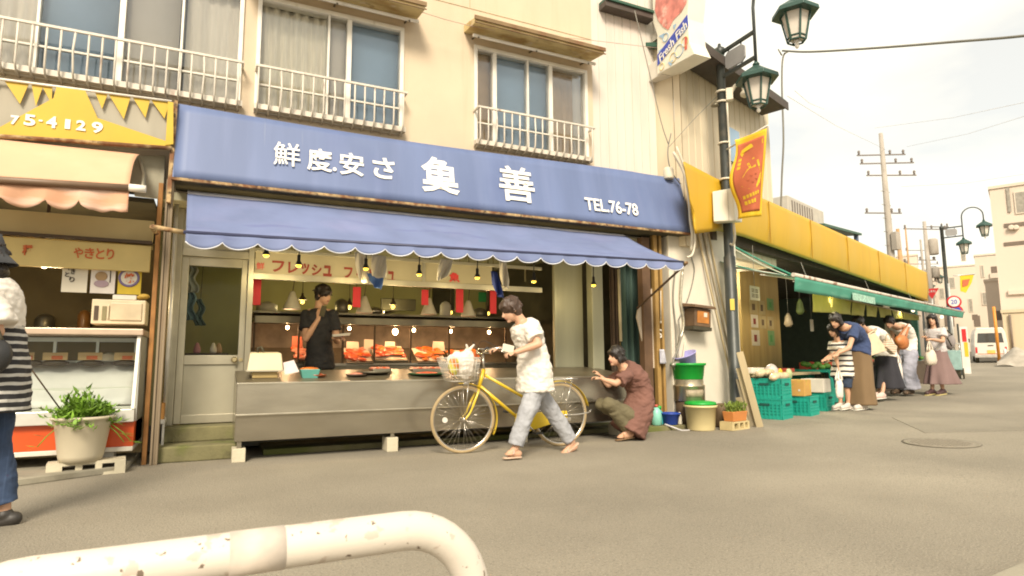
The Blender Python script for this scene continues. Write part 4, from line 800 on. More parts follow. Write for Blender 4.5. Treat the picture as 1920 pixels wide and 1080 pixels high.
rf = obj('roof', MB(M2).hexa([(pe0.x, -.45, z_e), (pe1.x, -.45, z_e), (pe1.x, 4.0, z_e+1.6), (pe0.x, 4.0, z_e+1.6)], [(pe0.x, -.45, z_e+.07), (pe1.x, -.45, z_e+.07), (pe1.x, 4.0, z_e+1.67), (pe0.x, 4.0, z_e+1.67)]), M_EAVG, hh)
obj('eave', MB(M2).box(pe0.x, -.47, z_e-.1, pe1.x+.03, -.451, z_e+.04).box(pe0.x, -.451, z_e-.07, pe1.x, .0, z_e-.03), M_EAVE, rf)
obj('wall_window', MB(M2).box(at2(1362, 250).x, -.02, at2(1365, 300).z, at2(1384, 250).x, .015, at2(1365, 238).z), M_BLUE, hh)
M_PIER = mt('white_plaster', (.62, .57, .47), .85, var=.05, scale=2, bump=.15, bscale=30, layers=(((.38, .32, .22), 2, .58, .78, .5, (1, 1, .5)),))
p0, p1 = at(1258, 600, 6.95).x, at(1386, 600, 6.95).x
tag(obj('white_pier', MB().box(p0, 6.95, 0, p1, 7.4, 2.95), M_PIER, bev=.01), 'white plastered pier between the fish shop and the market', 'pier')
# projecting box sign with the fish picture
fs_ = thing('box_sign', 'white projecting box sign with a pink fish and blue band lettered Fresh Fish', 'sign', at(1260, 120, 6.5))
xs_ = 5.82
def onx(px, py, X): d = ray(px, py); return CAM+d*(X/d.x)
fp = lambda pts, X=xs_: [onx(a, b, X) for a, b in pts]
outl = [(1226, -60), (1300, -80), (1290, 40), (1291, 85), (1300, 99), (1232, 138), (1231, 70), (1225, 40)]
obj('box', MB().prism(fp([(1222, -60), (1298, -85), (1289, 35), (1293, 80), (1303, 101), (1232, 140), (1232, 66), (1224, 42)]), (.3, 0, 0)), mt('sign_cream', (.74, .7, .58), .5, var=.03), fs_, bev=.01)
obj('band', MB().prism(fp([(1233, 103), (1289, 27), (1291, 49), (1233, 124)], xs_-.004), (-.004, 0, 0)), mt('band_blue', (.05, .08, .42), .6), fs_)
mb = MB(); mb.prism(fp([(1232, -40), (1290, -60), (1287, 5), (1278, 22), (1262, 38), (1253, 56), (1243, 50), (1234, 38), (1228, 20)], xs_-.004), (-.003, 0, 0)); obj('picture', mb, mt('sign_pink', (.62, .22, .18), .7, var=.4, scale=7, layers=(((.75, .6, .5), 9, .55, .68, .7, (1, 1, 1)),)), fs_)
M_PBL = mt('pale_blue_print', (.3, .45, .6), .7); M_PYE = mt('pale_yellow_print', (.7, .55, .25), .7); M_PRD = mt('red_print', (.6, .12, .08), .7)
def ringx(px, py, r, m): 
    c = onx(px, py, xs_-.005); obj('circle', MB().tube([c+V((0, math.cos(t)*r, math.sin(t)*r)) for t in [2*PI*i/20 for i in range(20)]], .006, 5, closed=True), m, fs_)
for px, py, r, m in ((1273, 95, .09, M_PBL), (1262, 108, .07, M_PYE), (1248, 70, .06, M_PBL), (1284, 78, .07, M_PYE), (1281, 56, .05, M_PBL), (1241, 125, .05, M_PYE)): ringx(px, py, r, m)
for pts, m in (([(1235, 68), (1246, 62), (1243, 72)], M_PBL), ([(1234, 96), (1242, 90), (1240, 100)], M_PBL), ([(1284, 70), (1288, 68), (1288, 92), (1284, 94)], M_PRD), ([(1262, 48), (1268, 44), (1264, 56)], M_PBL), ([(1252, 118), (1262, 112), (1258, 124)], M_PBL)):
    obj('mark', MB().prism(fp(pts, xs_-.005), (-.003, 0, 0)), m, fs_)
q0, q1 = onx(1237, 112, xs_), onx(1288, 44, xs_); d_ = (q1-q0); up_ = V((0, -d_.z, d_.y)); up_ = up_ if up_.z > 0 else -up_; up_.normalize()
dn = d_.normalized(); MFF = Matrix(((0, 1, 0, xs_-.012), (dn.y, 0, up_.y, q0.y), (dn.z, 0, up_.z, q0.z), (0, 0, 0, 1)))
obj('lettering', text_mb('Fresh Fish', MFF, .0, d_.length, -.07, .06, .004, .01, .2), M_WLET, fs_)
obj('bracket', MB().box(xs_+.1, 6.9, onx(1235, 60, xs_).z, xs_+.2, 7.24, onx(1235, 45, xs_).z), M_ALU, fs_); obj('bracket', MB().box(xs_+.02, 6.95, onx(1231, 140, xs_).z-.02, xs_+.28, 7.24, onx(1231, 110, xs_).z), M_SHW, fs_, bev=.006)
# cables, conduits and the meter at the corner
M_CABW = mt('white_conduit', (.62, .56, .44), .5, var=.06); M_CABG = mt('grey_cable', (.2, .19, .16), .6)
def cable(pts, Y, r, m, lab, grp=None, nm='cable', cat='cable'):
    o = obj(nm, MB().tube(smooth_pts([at(a, b, Y) for a, b in pts], 5), r, 7), m); return tag(o, lab, cat, grp)
cable([(1262, 285), (1281, 320), (1291, 360), (1294, 410), (1298, 440), (1296, 470)], 6.66, .022, M_CABW, 'thick white conduit curving down past the right end of the blue sign', 'cables at the corner')
cable([(1268, 275), (1290, 330), (1299, 372), (1303, 440), (1299, 475), (1288, 483)], 6.62, .016, M_CABW, 'outer white conduit bending under the yellow fascia', 'cables at the corner')
cable([(1258, 250), (1252, 285), (1258, 320), (1276, 345)], 6.85, .009, M_CABG, 'thin dark cable looping round the meter', 'cables at the corner')
cable([(1266, 505), (1262, 560), (1268, 640), (1266, 790)], 6.93, .012, M_CABG, 'dark grey cable running down beside the ochre posts', 'cables at the corner')
cable([(1280, 505), (1276, 560), (1282, 610), (1270, 660), (1280, 720), (1277, 795)], 6.92, .02, mt('silver_duct', (.5, .46, .36), .3, .7, var=.2, scale=30), 'wrinkled silver duct hanging at the left edge of the white pier', 'cables at the corner')
cable([(1285, 640), (1279, 690), (1286, 740), (1282, 790)], 6.9, .012, M_CABW, 'white flexible pipe beside the wrinkled silver duct', 'cables at the corner')
cable([(1296, 480), (1302, 510), (1290, 560), (1272, 600)], 6.93, .008, M_CABG, 'thin grey cable crossing the white pier above the brown box', 'cables at the corner')
cable([(1272, 600), (1275, 640), (1262, 680), (1270, 700)], 6.88, .014, M_CABG, 'dark coiled cable behind the silver duct', 'cables at the corner')
tag(obj('valve_box', MB().ell(at(1271, 680, 6.86), .05, .05, .05).cap(at(1262, 684, 6.84), at(1280, 676, 6.84), .03), mt('grey_metal', (.3, .29, .24), .4, .6)), 'round grey valve among the cables left of the green tub', 'valve')
tag(obj('meter', MB().lathe(at(1254, 336, 6.9), [(.07, 0), (.075, .02), (.075, .14), (.06, .17), (.02, .18)], 16), M_CABW), 'white round meter cap above the right end of the blue sign', 'meter')
cable([(1190, 20), (1216, 130), (1240, 230), (1253, 270)], 6.8, .007, M_CABG, 'thin dark cable falling down the pale siding', 'overhead wires')
cable([(640, -30), (880, 48), (1105, 75), (1232, 90)], 6.9, .004, mt('pink_wire', (.4, .28, .22), .6), 'thin pinkish wire stretched across the beige wall', 'overhead wires')
cable([(1345, 180), (1300, 225), (1255, 275)], 6.75, .004, M_CABG, 'thin wire slanting from the lamp post to the corner', 'overhead wires')
# brown letter box
a0, a1, b0, b1 = at(1286, 612, 6.9), at(1326, 616, 6.9), at(1286, 580, 6.9), at(1332, 578, 6.9)
lbx = thing('letter_box', 'tilted brown wooden letter box with a lid on the white pier', 'letter box', a0)
MLB = Matrix.Translation((a0.x, 6.72, a0.z)) @ Matrix.Rotation(math.radians(4), 4, 'Y')
M_BRW = mt('brown_wood', (.12, .07, .035), .6, var=.25, scale=6)
obj('body', MB(MLB).box(0, 0, -.0, .30, .22, .26), M_BRW, lbx, bev=.008)
obj('front', MB(MLB).box(.045, -.008, .05, .255, 0, .22), mt('orange_panel_wood', (.4, .15, .025), .4, var=.25, scale=8), lbx)  # front panel in its own orange colour
obj('lid', MB(MLB).hexa([(-.05, -.06, .26), (.35, -.06, .26), (.35, .228, .29), (-.05, .228, .29)], [(-.03, -.05, .3), (.33, -.05, .3), (.33, .228, .34), (-.03, .228, .34)]), M_BRW, lbx, bev=.005)
obj('paper', MB(MLB).box(.16, -.012, .14, .22, -.008, .2), M_PAPER, lbx); obj('bracket', MB(MLB).box(-.02, -.0, -.05, .32, .22, -.001), M_DARK, lbx)
# stack of tubs and pots
def lathe_thing(nm, lab, cat, p, parts, grp=None):
    t = thing(nm, lab, cat, p, grp)
    for pn, prof, m in parts: obj(pn, MB().lathe(p, prof, 28), m, t)
    return t
pbk = atg(1317, 806); pbk.y += .02
M_CRM = mt('cream_plastic', (.62, .52, .27), .45, var=.05); M_GRN = mt('green_plastic', (.01, .30, .035), .4, var=.06)
t = lathe_thing('bucket', 'cream plastic bucket with a green lid in front of the steel pot', 'bucket', pbk, (('bucket', [(.175, 0), (.18, .01), (.205, .3), (.222, .302), (.222, .33), (.2, .332)], M_CRM), ('lid', [(.19, .333), (.215, .335), (.2, .37), (.12, .385), (.01, .388)], M_GRN)))
pst = V((pbk.x+.08, 6.84, 0))
M_POT = mt('pot_metal', (.44, .38, .27), .3, .75, var=.15, scale=4, layers=(((.2, .14, .06), 4, .5, .7, .6, (1, 1, 1)),))
t = thing('gas_ring', 'dark round stand under the steel pot', 'stand', pst); obj('stand', MB().lathe(pst+V((0, 0, .07)), [(.2, 0), (.2, .3), (.18, .31)], 20), M_BROWN, t)
pp2 = pst+V((0, 0, .38)); t = lathe_thing('cooking_pot', 'dented steel cooking pot with a dark label under the green tub', 'pot', pp2, (('pot', [(.2, 0), (.215, .01), (.215, .2), (.222, .205), (.222, .215), (.2, .23), (.2, .3)], M_POT),))
mb = MB(); mb.sheet(lambda u, v: pp2+V((math.cos(-2.5+u*1.3)*.218, math.sin(-2.5+u*1.3)*.218, .06+.1*v)), 10, 2, .003); obj('label', mb, mt('dim_label', (.3, .24, .16), .6, var=.3, scale=30), t)
pt3 = pp2+V((0, 0, .30)); t = lathe_thing('tub', 'bright green plastic tub standing on the steel pot', 'tub', pt3, (('tub', [(.19, 0), (.2, .01), (.225, .19), (.245, .195), (.245, .225), (.228, .226), (.2, .03)], M_GRN),))
mb = MB(Matrix.Translation(pt3+V((.0, 0, .2))) @ Matrix.Rotation(math.radians(-22), 4, 'Y')); mb.lathe((0, 0, 0), [(.11, 0), (.12, .01), (.16, .15), (.17, .155), (.17, .165), (.152, .166), (.11, .02)], 26)
tag(obj('basin', mb, mt('lavender_plastic', (.3, .28, .55), .45)), 'lavender plastic basin tipped over in the green tub', 'basin')
pbb = at(1257, 786, 6.84); pbb.z = .07
lathe_thing('basin', 'dark blue plastic basin on the ground beside the teal bottle', 'basin', pbb, (('basin', [(.09, 0), (.1, .01), (.125, .14), (.14, .145), (.14, .16), (.12, .161), (.09, .02)], mt('blue_plastic', (.02, .06, .34), .4)),))
pbo = at(1231, 784, 6.86); pbo.z = .07
t = lathe_thing('bottle', 'pale teal plastic bottle with a red cap beside the crouching man', 'bottle', pbo, (('bottle', [(.055, 0), (.07, .01), (.072, .13), (.06, .2), (.03, .235), (.022, .24)], mt('pale_teal', (.22, .52, .42), .4)), ('cap', [(.024, .241), (.024, .275), (.01, .28)], mt('red_cap', (.45, .08, .05), .4))))
pb2 = pbo+V((.1, .06, 0)); lathe_thing('spray_bottle', 'darker teal spray bottle behind the blue basin', 'bottle', pb2, (('bottle', [(.045, 0), (.05, .01), (.048, .16), (.02, .2)], mt('teal_bottle', (.05, .35, .34), .4)), ('cap', [(.022, .201), (.03, .22), (.03, .25), (.01, .255)], M_GRN)))
pb3 = at(1275, 798, 6.8); pb3.z = .07; lathe_thing('bottle', 'small white bottle between the blue basin and the cream bucket', 'bottle', pb3, (('bottle', [(.028, 0), (.032, .01), (.03, .11), (.014, .14)], M_PAPER), ('cap', [(.015, .141), (.015, .165)], M_WHITEMET)))
pb4 = at(1285, 794, 6.84); pb4.z = .07; lathe_thing('can', 'dark blue can against the cream bucket', 'can', pb4, (('can', [(.04, 0), (.042, .01), (.042, .14), (.036, .15)], mt('can_navy', (.03, .035, .12), .4)), ('label', [(.0425, .05), (.0425, .1)], M_PAPER)))
tag(obj('hose', MB().tube(smooth_pts([V((5.52, 6.75, .09)), V((5.6, 6.66, .05)), V((5.68, 6.6, .015)), V((5.8, 6.58, .012)), V((6.0, 6.62, .012)), V((6.25, 6.7, .012))], 8), .013, 8), mt('hose_grey', (.45, .43, .42), .4)), 'grey white hose lying on the asphalt before the cream bucket', 'hose')
pr = atg(1354, 800)
t = thing('grinder', 'brown round machine drum standing behind the orange planter', 'machine', pr); obj('drum', MB().lathe(pr, [(.1, 0), (.11, .02), (.115, .25), (.1, .3), (.04, .32)], 20), mt('rusty_drum', (.12, .075, .035), .7, var=.3), t); obj('port', MB().lathe(pr+V((.0, -.118, .16)), [(.05, .02), (.05, -.01), (.03, -.01), (.03, .005)], 14, 'y'), M_DSTEEL, t)
tag(obj('crumpled_paper', MB().ell(pr+V((.0, -.16, .025)), .06, .04, .025).ell(pr+V((.08, -.14, .02)), .05, .03, .02), M_PAPER), 'white crumpled paper on the ground by the brown drum', 'paper')
pk = atg(1390, 806)
hb2 = thing('hollow_block', 'yellowish hollow block under the orange flower box', 'block', pk); MK = Matrix.Translation(pk) @ Matrix.Rotation(math.radians(12), 4, 'Z')
mb = MB(MK); mb.box(-.2, 0, 0, .2, .19, .02); mb.box(-.2, 0, .09, .2, .19, .11)
for a, b in ((-.2, -.15), (-.06, -.02), (.06, .1), (.16, .2)): mb.box(a, 0, .02, b, .19, .09)
obj('block', mb, mt('yellow_block', (.5, .4, .2), .9, var=.15), hb2)
fb = thing('flower_box', 'orange flower box with grassy seedlings on a hollow block', 'planter', pk+V((0, 0, .11)))
obj('box', MB(MK).hexa([(-.14, .02, .112), (.16, .02, .112), (.16, .16, .112), (-.14, .16, .112)], [(-.16, .005, .24), (.18, .005, .24), (.18, .175, .24), (-.16, .175, .24)]), mt('orange_clay', (.5, .19, .05), .6), fb, bev=.006)
mb = MB(MK)
for i in range(170):
    x, y = rnd.uniform(-.15, .17), rnd.uniform(.02, .16); a = rnd.uniform(0, 6.3); h = rnd.uniform(.03, .12); l = V((math.cos(a)*.04, math.sin(a)*.04, h)); sd_ = V((-math.sin(a), math.cos(a), 0))*.008
    b_ = V((x, y, .24)); mb.add([b_-sd_, b_+sd_, b_+l], [(0, 1, 2)]); mb.add([b_+l*.7-sd_*2, b_+l*.7+sd_*2+V((0, 0, .01)), b_+l*1.25], [(0, 1, 2)])
obj('seedlings', mb, mt('seedling_green', (.16, .22, .03), .6, var=.3, scale=12), fb)
# leaning poles and planks
M_PL = mt('weathered_plank', (.42, .34, .2), .75, var=.15, scale=4, stretch=(1, 1, .3)); M_PLD = mt('grey_plank', (.24, .2, .13), .8, var=.2)
for i, (a, b, c, d, lab) in enumerate(((1308, 437, 1376, 690, 'thin tan pole leaning on the white pier, leftmost of three'), (1318, 437, 1381, 690, 'middle grey pole of the three leaning on the white pier'), (1328, 437, 1385, 685, 'right pole of the three leaning on the white pier'))):
    tag(obj('leaning_pole', MB().beam(at(a, b, 6.92), at(c+12, d+90, 6.72+.02*i), .035, .02), (M_PL, M_PLD, M_PL)[i]), lab, 'pole', 'poles leaning on the pier')
for i, (a, b, c, d, lab) in enumerate(((1385, 745, 1399, 800, 'short plank at the left of the bundle leaning on the lamp post'), (1386, 710, 1408, 800, 'second plank of the bundle leaning on the lamp post'), (1386, 690, 1416, 800, 'third plank of the bundle leaning on the lamp post'), (1387, 660, 1425, 801, 'tallest pale plank leaning on the lamp post'))):
    q = atg(c, d); pt_ = at(a, b, q.y+.06)
    tag(obj('plank', MB().beam(q, pt_, .02, .09, roll=.5), M_PL if i != 1 else M_PLD, bev=.002), lab, 'plank', 'planks leaning on the lamp post')
# ================================================================ MARKET
PW = -.75
mk = thing('market_hall', 'dark open-fronted market hall under the long yellow fascia', 'building', W2(7, 0, .1))
sE = at2(1738, 540, .3).x
obj('plywood_wall', MB(M2).box(at2(1391, 600, PW).x, -PW, 0, at2(1462, 600, PW).x, -PW+.06, 2.75), mt('yellow_plywood', (.44, .3, .1), .7, var=.15, scale=2, stretch=(2, 2, .4), layers=(((.3, .18, .05), 2, .5, .7, .5, (3, 3, .4)),)), mk)
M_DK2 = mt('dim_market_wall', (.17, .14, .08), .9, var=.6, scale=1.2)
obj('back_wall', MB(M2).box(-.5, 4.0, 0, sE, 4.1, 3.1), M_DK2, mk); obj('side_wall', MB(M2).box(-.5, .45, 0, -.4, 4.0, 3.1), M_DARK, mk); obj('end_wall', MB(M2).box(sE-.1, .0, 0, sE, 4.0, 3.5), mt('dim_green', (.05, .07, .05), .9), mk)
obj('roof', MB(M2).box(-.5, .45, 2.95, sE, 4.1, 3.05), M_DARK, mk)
for i, px in enumerate((1620, 1672)): s_ = at2(px, 640).x; obj('pillar', MB(M2).box(s_-.06, .0, 0, s_+.06, .12, 2.6), mt('pale_pillar', (.4, .36, .26), .7), mk)
obj('pillar', MB(M2).box(sE-.5, -.1, 0, sE-.38, .05, 2.6), mt('teal_pillar', (.08, .25, .2), .6), mk)
M_YF = mt('amber_sheet', (.54, .32, .015), .5, var=.06, scale=.8, stretch=(2, 2, .4), layers=(((.5, .34, .07), 1, .5, .75, .4, (1.5, 1.5, .6)), ((.3, .17, .02), 2.2, .58, .8, .45, (4, 4, .25)), ((.56, .42, .16), 3.5, .64, .8, .4, (5, 5, .2)),))
yf = thing('market_fascia', 'long amber yellow sheet fascia along the market front', 'fascia', W2(6, .3, 3))
tp = [at2(1283, 303, .3), at2(1340, 333, .3), at2(1435, 374, .3), at2(1738, 511, .3)]; bt = [at2(1304, 438, .3), at2(1352, 432, .3), at2(1400, 443, .3), at2(1738, 563, .3)]
def pl(P, s):
    for a, b in zip(P, P[1:]):
        if s <= b.x or b is P[-1]: return a.lerp(b, max(0, (s-a.x)/(b.x-a.x))).z
s0, s1 = tp[0].x, tp[3].x
def yfn(u, v):
    s = s0+(s1-s0)*(u**1.6) + (.25*(1-v)*(1-u)**6); zt, zb = pl(tp, s), pl(bt, s)
    return (s, -.3-.015*math.sin(PI*v)*min(1, u*6)+.05*(1-v)**4*min(1, u*4), zb+(zt-zb)*v)
obj('sheet', MB(M2).sheet(yfn, 90, 12, .02), M_YF, yf)
for k in range(1, 7):
    s_ = s0+(s1-s0)*(k/7)**1.3; zt, zb = pl(tp, s_), pl(bt, s_); obj('seam', MB(M2).box(s_, -.326, zb+.02, s_+.012, -.31, zt-.02), mt('fascia_seam', (.36, .2, .012), .6), yf)
obj('backing', MB(M2).box(.3, -.1, 2.75, sE-.02, .02, 3.2), M_BROWN, yf)
obj('end_cap', MB(M2).box(s1-.02, -.27, bt[3].z+.01, s1, .4, tp[3].z-.01), M_YF, yf); obj('top_board', MB(M2).box(.6, -.27, 3.42, s1-.05, .4, 3.44), M_YF, yf)
# poster wall
for i, (x0, y0, x1, y1, c, lab) in enumerate(((1405, 562, 1420, 588, 0, 'faded tan sheet at the top left of the plywood wall'), (1422, 564, 1434, 590, 0, 'tan sheet in the top middle of the plywood wall'), (1438, 560, 1450, 582, 1, 'green sheet at the top right of the plywood wall'), (1408, 590, 1421, 614, 2, 'pale sheet with a red mark in the middle row of the plywood wall'), (1424, 592, 1436, 616, 0, 'yellowed sheet in the centre of the plywood wall'), (1439, 594, 1450, 617, 0, 'yellowed sheet at the right of the middle row'), (1409, 619, 1424, 648, 2, 'white sheet with a dark mark at the lower left of the plywood wall'), (1440, 620, 1452, 648, 1, 'pale sheet with a green mark at the lower right'))):
    m = (mt('yellowed_paper', (.46, .35, .16), .8), mt('green_paper', (.2, .32, .12), .8), mt('pale_sheet', (.58, .5, .36), .8))[c]
    a = at2(x0, (y0+y1)/2, PW).x; b = at2(x1, (y0+y1)/2, PW).x; zc = at2((x0+x1)/2, y1, PW).z; zd = at2((x0+x1)/2, y0, PW).z
    o = obj('notice', MB(M2).box(a, -PW-.006, zc, b, -PW-.001, zd), m); tag(o, lab, 'notice', 'notices on the plywood wall')
    obj('print', MB(M2).box(a+(b-a)*.3, -PW-.009, zc+(zd-zc)*.25, a+(b-a)*.65, -PW-.006, zc+(zd-zc)*.7), (M_BRW, mt('print_green', (.1, .3, .08), .8), M_MAROON)[c], o)
a = at2(1406, 550, .35); b = at2(1424, 550, .35); zt, zb = at2(1415, 537, .35).z, at2(1415, 563, .35).z
hc = thing('hanging_card', 'small white card with dark strokes hanging before the plywood wall', 'card', W2((a.x+b.x)/2, .35, zb))
obj('card', MB(M2).box(a.x, -.355, zb, b.x, -.35, zt), M_PAPER, hc); w_ = b.x-a.x; h_ = zt-zb
for i in range(2):
    for j in range(2):
        for k in range(3): obj('stroke', MB(M2).box(a.x+w_*(.16+.38*i), -.359, zb+h_*(.2+.36*j+.1*k), a.x+w_*(.44+.38*i), -.355, zb+h_*(.24+.36*j+.1*k)), M_INK, hc)
obj('wire', MB(M2).tube([((a.x+b.x)/2, -.352, zt), ((a.x+b.x)/2, -.352, 2.72)], .004, 5), M_CABG, hc)
# fluorescent tube deep inside
tb = thing('tube_lamp', 'lit fluorescent tube lamp under the dark market ceiling', 'lamp', W2(2.6, -1.2, 2.7))
obj('tube', MB(M2).tube([(2.1, 1.2, 2.72), (3.3, 1.2, 2.72)], .02, 8), emis('tube_glow', (.9, .95, .8), 3), tb); _l = lampdata('tube_light', (1, .93, .7), 150, .3); lo = bpy.data.objects.new('lamp', _l); COL.objects.link(lo); lo.location = M2 @ V((2.9, 1.3, 2.55)); lo.parent = tb; lo.matrix_parent_inverse = Matrix.Translation(-wloc(tb)); obj('housing', MB(M2).box(2.05, 1.12, 2.75, 3.35, 1.28, 2.8), M_SHW, tb); obj('rod', MB(M2).box(2.6, 1.19, 2.8, 2.64, 1.21, 2.95), M_DSTEEL, tb)
# green awning
M_GAW = mt('green_canvas', (.06, .27, .19), .7, var=.1, scale=2, layers=(((.2, .42, .32), 2, .55, .7, .5, (1, 1, 3)),))
ga = thing('awning', 'long green roll-out awning over the market customers', 'awning', W2(6, .7, 2.1))
g0, g1 = at2(1489, 518, 1.2), at2(1806, 586, 1.2)
obj('canopy', MB(M2).sheet(lambda u, v: (g0.x+(g1.x-g0.x)*u, -.12-1.08*v, 2.42+(g0.z+(g1.z-g0.z)*u-2.42)*v-.03*math.sin(PI*v)), 40, 8, .006), M_GAW, ga)
obj('valance', MB(M2).sheet(lambda u, v: (g0.x+(g1.x-g0.x)*u+.05*v*(1-u), -1.21+.04*v+.012*math.sin(u*50)*v, g0.z+(g1.z-g0.z)*u-(.2-.05*u)*v), 60, 4, .005), M_GAW, ga)
obj('front_bar', MB(M2).tube([(g0.x-.03, -1.2, g0.z+.02), (g1.x+.05, -1.2, g1.z+.02)], .03, 8), mt('bar_white', (.55, .5, .42), .5, var=.15, layers=((RUST, 6, .55, .65, .8, (1, 1, 1)),)), ga)
for i in range(9): s_ = g0.x+.3+i*(g1.x-g0.x-.4)/8; obj('arm', MB(M2).tube([(s_, -1.18, g0.z), (s_, -.3, 2.33), (s_, 0.0, 2.4)], .014, 6), M_WHITEMET, ga)
va, vb = at2(1598, 552, 1.22), at2(1640, 562, 1.22); obj('lettering', MB(M2).box(va.x, -1.226, va.z-.09, vb.x, -1.222, va.z+.03), mt('faded_print', (.3, .48, .38), .7, var=.5, scale=30), ga)
cable([(1376, 462), (1430, 490), (1489, 517)], 7.0, .014, M_GAW, 'green cord drooping from the lamp post to the green awning', 'cords by the awning'); cable([(1378, 468), (1430, 497), (1489, 522)], 7.0, .01, M_CABW, 'white cord drooping below the green cord', 'cords by the awning')
LM_ = lampdata('market_light', (1, .78, .45), 3.5, .05)
for i, (px, py) in enumerate(((1533, 545), (1586, 556), (1712, 582), (1766, 594))):
    q = at2(px, py, 1.1); p = W2(q.x, 1.1, q.z); t = thing('market_bulb', 'small bare bulb hanging below the green awning, number %s from the lamp post' % ('one', 'two', 'three', 'four')[i], 'bulb', p, 'bulbs below the green awning'); t['label'] = ('small bare bulb at the left end of the yellow green curtain', 'small bare bulb left of the faded print on the green awning', 'small bare bulb over the right end of the yellow green curtain', 'round pale bulb hanging over the long haired woman')[i]
    obj('bulb', MB().ell(p, .035, .035, .04), emis('pale_bulb', (1, .85, .55), 1.2), t); lo = bpy.data.objects.new('lamp', LM_); COL.objects.link(lo); lo.location = p+_n2*-.25-V((0, 0, .06)); lo.parent = t; lo.matrix_parent_inverse = Matrix.Translation(-p); obj('cord', MB().tube([p+V((0, 0, .03)), (p.x, p.y, g0.z+.05)], .005, 5), M_CABG, t)
# yellow green noren
M_NOR = mt('yellow_green_cloth', (.66, .64, .22), .85, var=.08, scale=3, bump=.15, bscale=12, layers=(((.72, .7, .34), 2, .5, .7, .5, (1, 1, .6)),))
t_ = M_NOR.node_tree; p_ = t_.nodes['Principled BSDF']; o_ = t_.nodes['Material Output']; tr_n = N(t_, 'ShaderNodeBsdfTranslucent'); mx_n = N(t_, 'ShaderNodeMixShader'); mx_n.inputs[0].default_value = .5
t_.links.new(p_.inputs['Base Color'].links[0].from_socket, tr_n.inputs[0]); t_.links.new(p_.outputs[0], mx_n.inputs[1]); t_.links.new(tr_n.outputs[0], mx_n.inputs[2]); t_.links.new(mx_n.outputs[0], o_.inputs[0])
nr = thing('shop_curtain', 'yellow green shop curtain in slit panels hanging below the green awning', 'curtain', W2(5, .85, 1.75))
bd = [1524, 1560, 1598, 1624, 1646, 1671, 1692, 1722]; zN = lambda px: (at2(px, 549+(px-1525)*.22, .85).z, at2(px, 584+(px-1525)*.085, .85).z)
for i in range(7):
    sa, sb = at2(bd[i]+1, 570, .85).x, at2(bd[i+1]-1, 570, .85).x; (ta, ba), (tb_, bb) = zN(bd[i]), zN(bd[i+1])
    mb = MB(M2); k = 2
    mb.sheet(lambda u, v: (sa+(sb-sa)*(u if v > .5 else .5+(u-.5)*(1-.03*math.sin(i*3)*(1-v))), -.85+.035*math.sin(u*6+i)*(1-v)+.02*math.sin(u*14)*(1-v), (ba+(bb-ba)*u)+((ta+(tb_-ta)*u)-(ba+(bb-ba)*u))*v), 14, 8, .006)
    obj('panel', mb, M_NOR, nr)
obj('rod', MB(M2).tube([(at2(1520, 550, .85).x, -.86, zN(1524)[0]+.005), (at2(1725, 590, .85).x, -.86, zN(1722)[0]+.005)], .012, 6), M_PL, nr)
for i, s_ in enumerate((at2(1524, 560, .85).x, at2(1640, 560, .85).x, at2(1720, 590, .85).x)): obj('cord', MB(M2).tube([(s_, -.86, 2.0), (s_, -.7, 2.52)], .005, 5), M_CABG, nr)
# crates and goods
M_CRT = mt('teal_crate', (.012, .30, .225), .45, var=.08, scale=4)
def crate_at(s, y, rz=0, z=None, w=.52, d=.37, h=.3, lab='', src=[None]):
    """s, y: the near street-side corner in the market frame"""
    c = M2 @ V((s, y, 0)); c.z = G(c.x) if z is None else z
    if src[0] is None:
        t = thing('crate', lab, 'crate', c, 'teal crates outside the market')
        MC = Matrix.Translation(c) @ Matrix.Rotation(TH2, 4, 'Z'); mb = MB(MC); X, Y = d, w
        mb.box(0, 0, 0, X, Y, .015)
        for x0, y0, x1, y1, ax in ((0, 0, X, .012, 0), (0, Y-.012, X, Y, 0), (0, .012, .012, Y-.012, 1), (X-.012, .012, X, Y-.012, 1)):
            for z0, z1 in ((.015, .05), (.08, .1), (.125, .145), (.17, .19), (.215, .3)): mb.box(x0, y0, z0, x1, y1, z1)
            n = 7 if ax == 0 else 9
            for i in range(n):
                f = i/(n-1)
                if ax == 0: xx_ = x0+(x1-x0-.022)*f; mb.box(xx_, y0-.004 if y0 == 0 else y0, .002, xx_+.022, y1 if y0 == 0 else y1+.004, .298)
                else: yy_ = y0+(y1-y0-.022)*f; mb.box(x0-.004 if x0 == 0 else x0, yy_, .002, x1 if x0 == 0 else x1+.004, yy_+.022, .298)
            if ax == 0: mb.box(x0-.008, y0-.008 if y0 == 0 else y0, .285, x1+.008, y1 if y0 == 0 else y1+.008, .302)
            else: mb.box(x0-.008 if x0 == 0 else x0, y0, .285, x1 if x0 == 0 else x1+.008, y1, .302)
        mb.box(.012, .012, .02, .02, Y-.012, .28); mb.box(.02, .012, .02, X-.012, .02, .28)
        obj('basket', mb, M_CRT, t)
        obj('handle', MB(MC).box(-.012, Y*.36, .2, -.006, Y*.64, .235), mt('handle_hole_shade', (.006, .07, .055), .7), t); obj('handle', MB(MC).box(X*.3, -.012, .2, X*.7, -.006, .235), mt('handle_hole_shade', (.006, .07, .055), .7), t)  # dark plates stand in for the shade inside the handle holes
        src[0] = t; return t
    return copy_tree(src[0], c, lab, rz)
q1 = M2i @ atg(1520, 781); q2 = M2i @ atg(1470, 777); q3 = M2i @ atg(1563, 772); q2 = M2i @ atd(1469, 780, 9.12)
c1 = crate_at(q1.x, q1.y, lab='teal crate on the ground under the cardboard box'); zc = c1.location.z
c2 = crate_at(q2.x-.02, q2.y, lab='lower teal crate of the stack of two by the planks'); c3 = crate_at(q2.x-.01, q2.y, .01, c2.location.z+.303, lab='upper teal crate of the stack of two, under the bags')
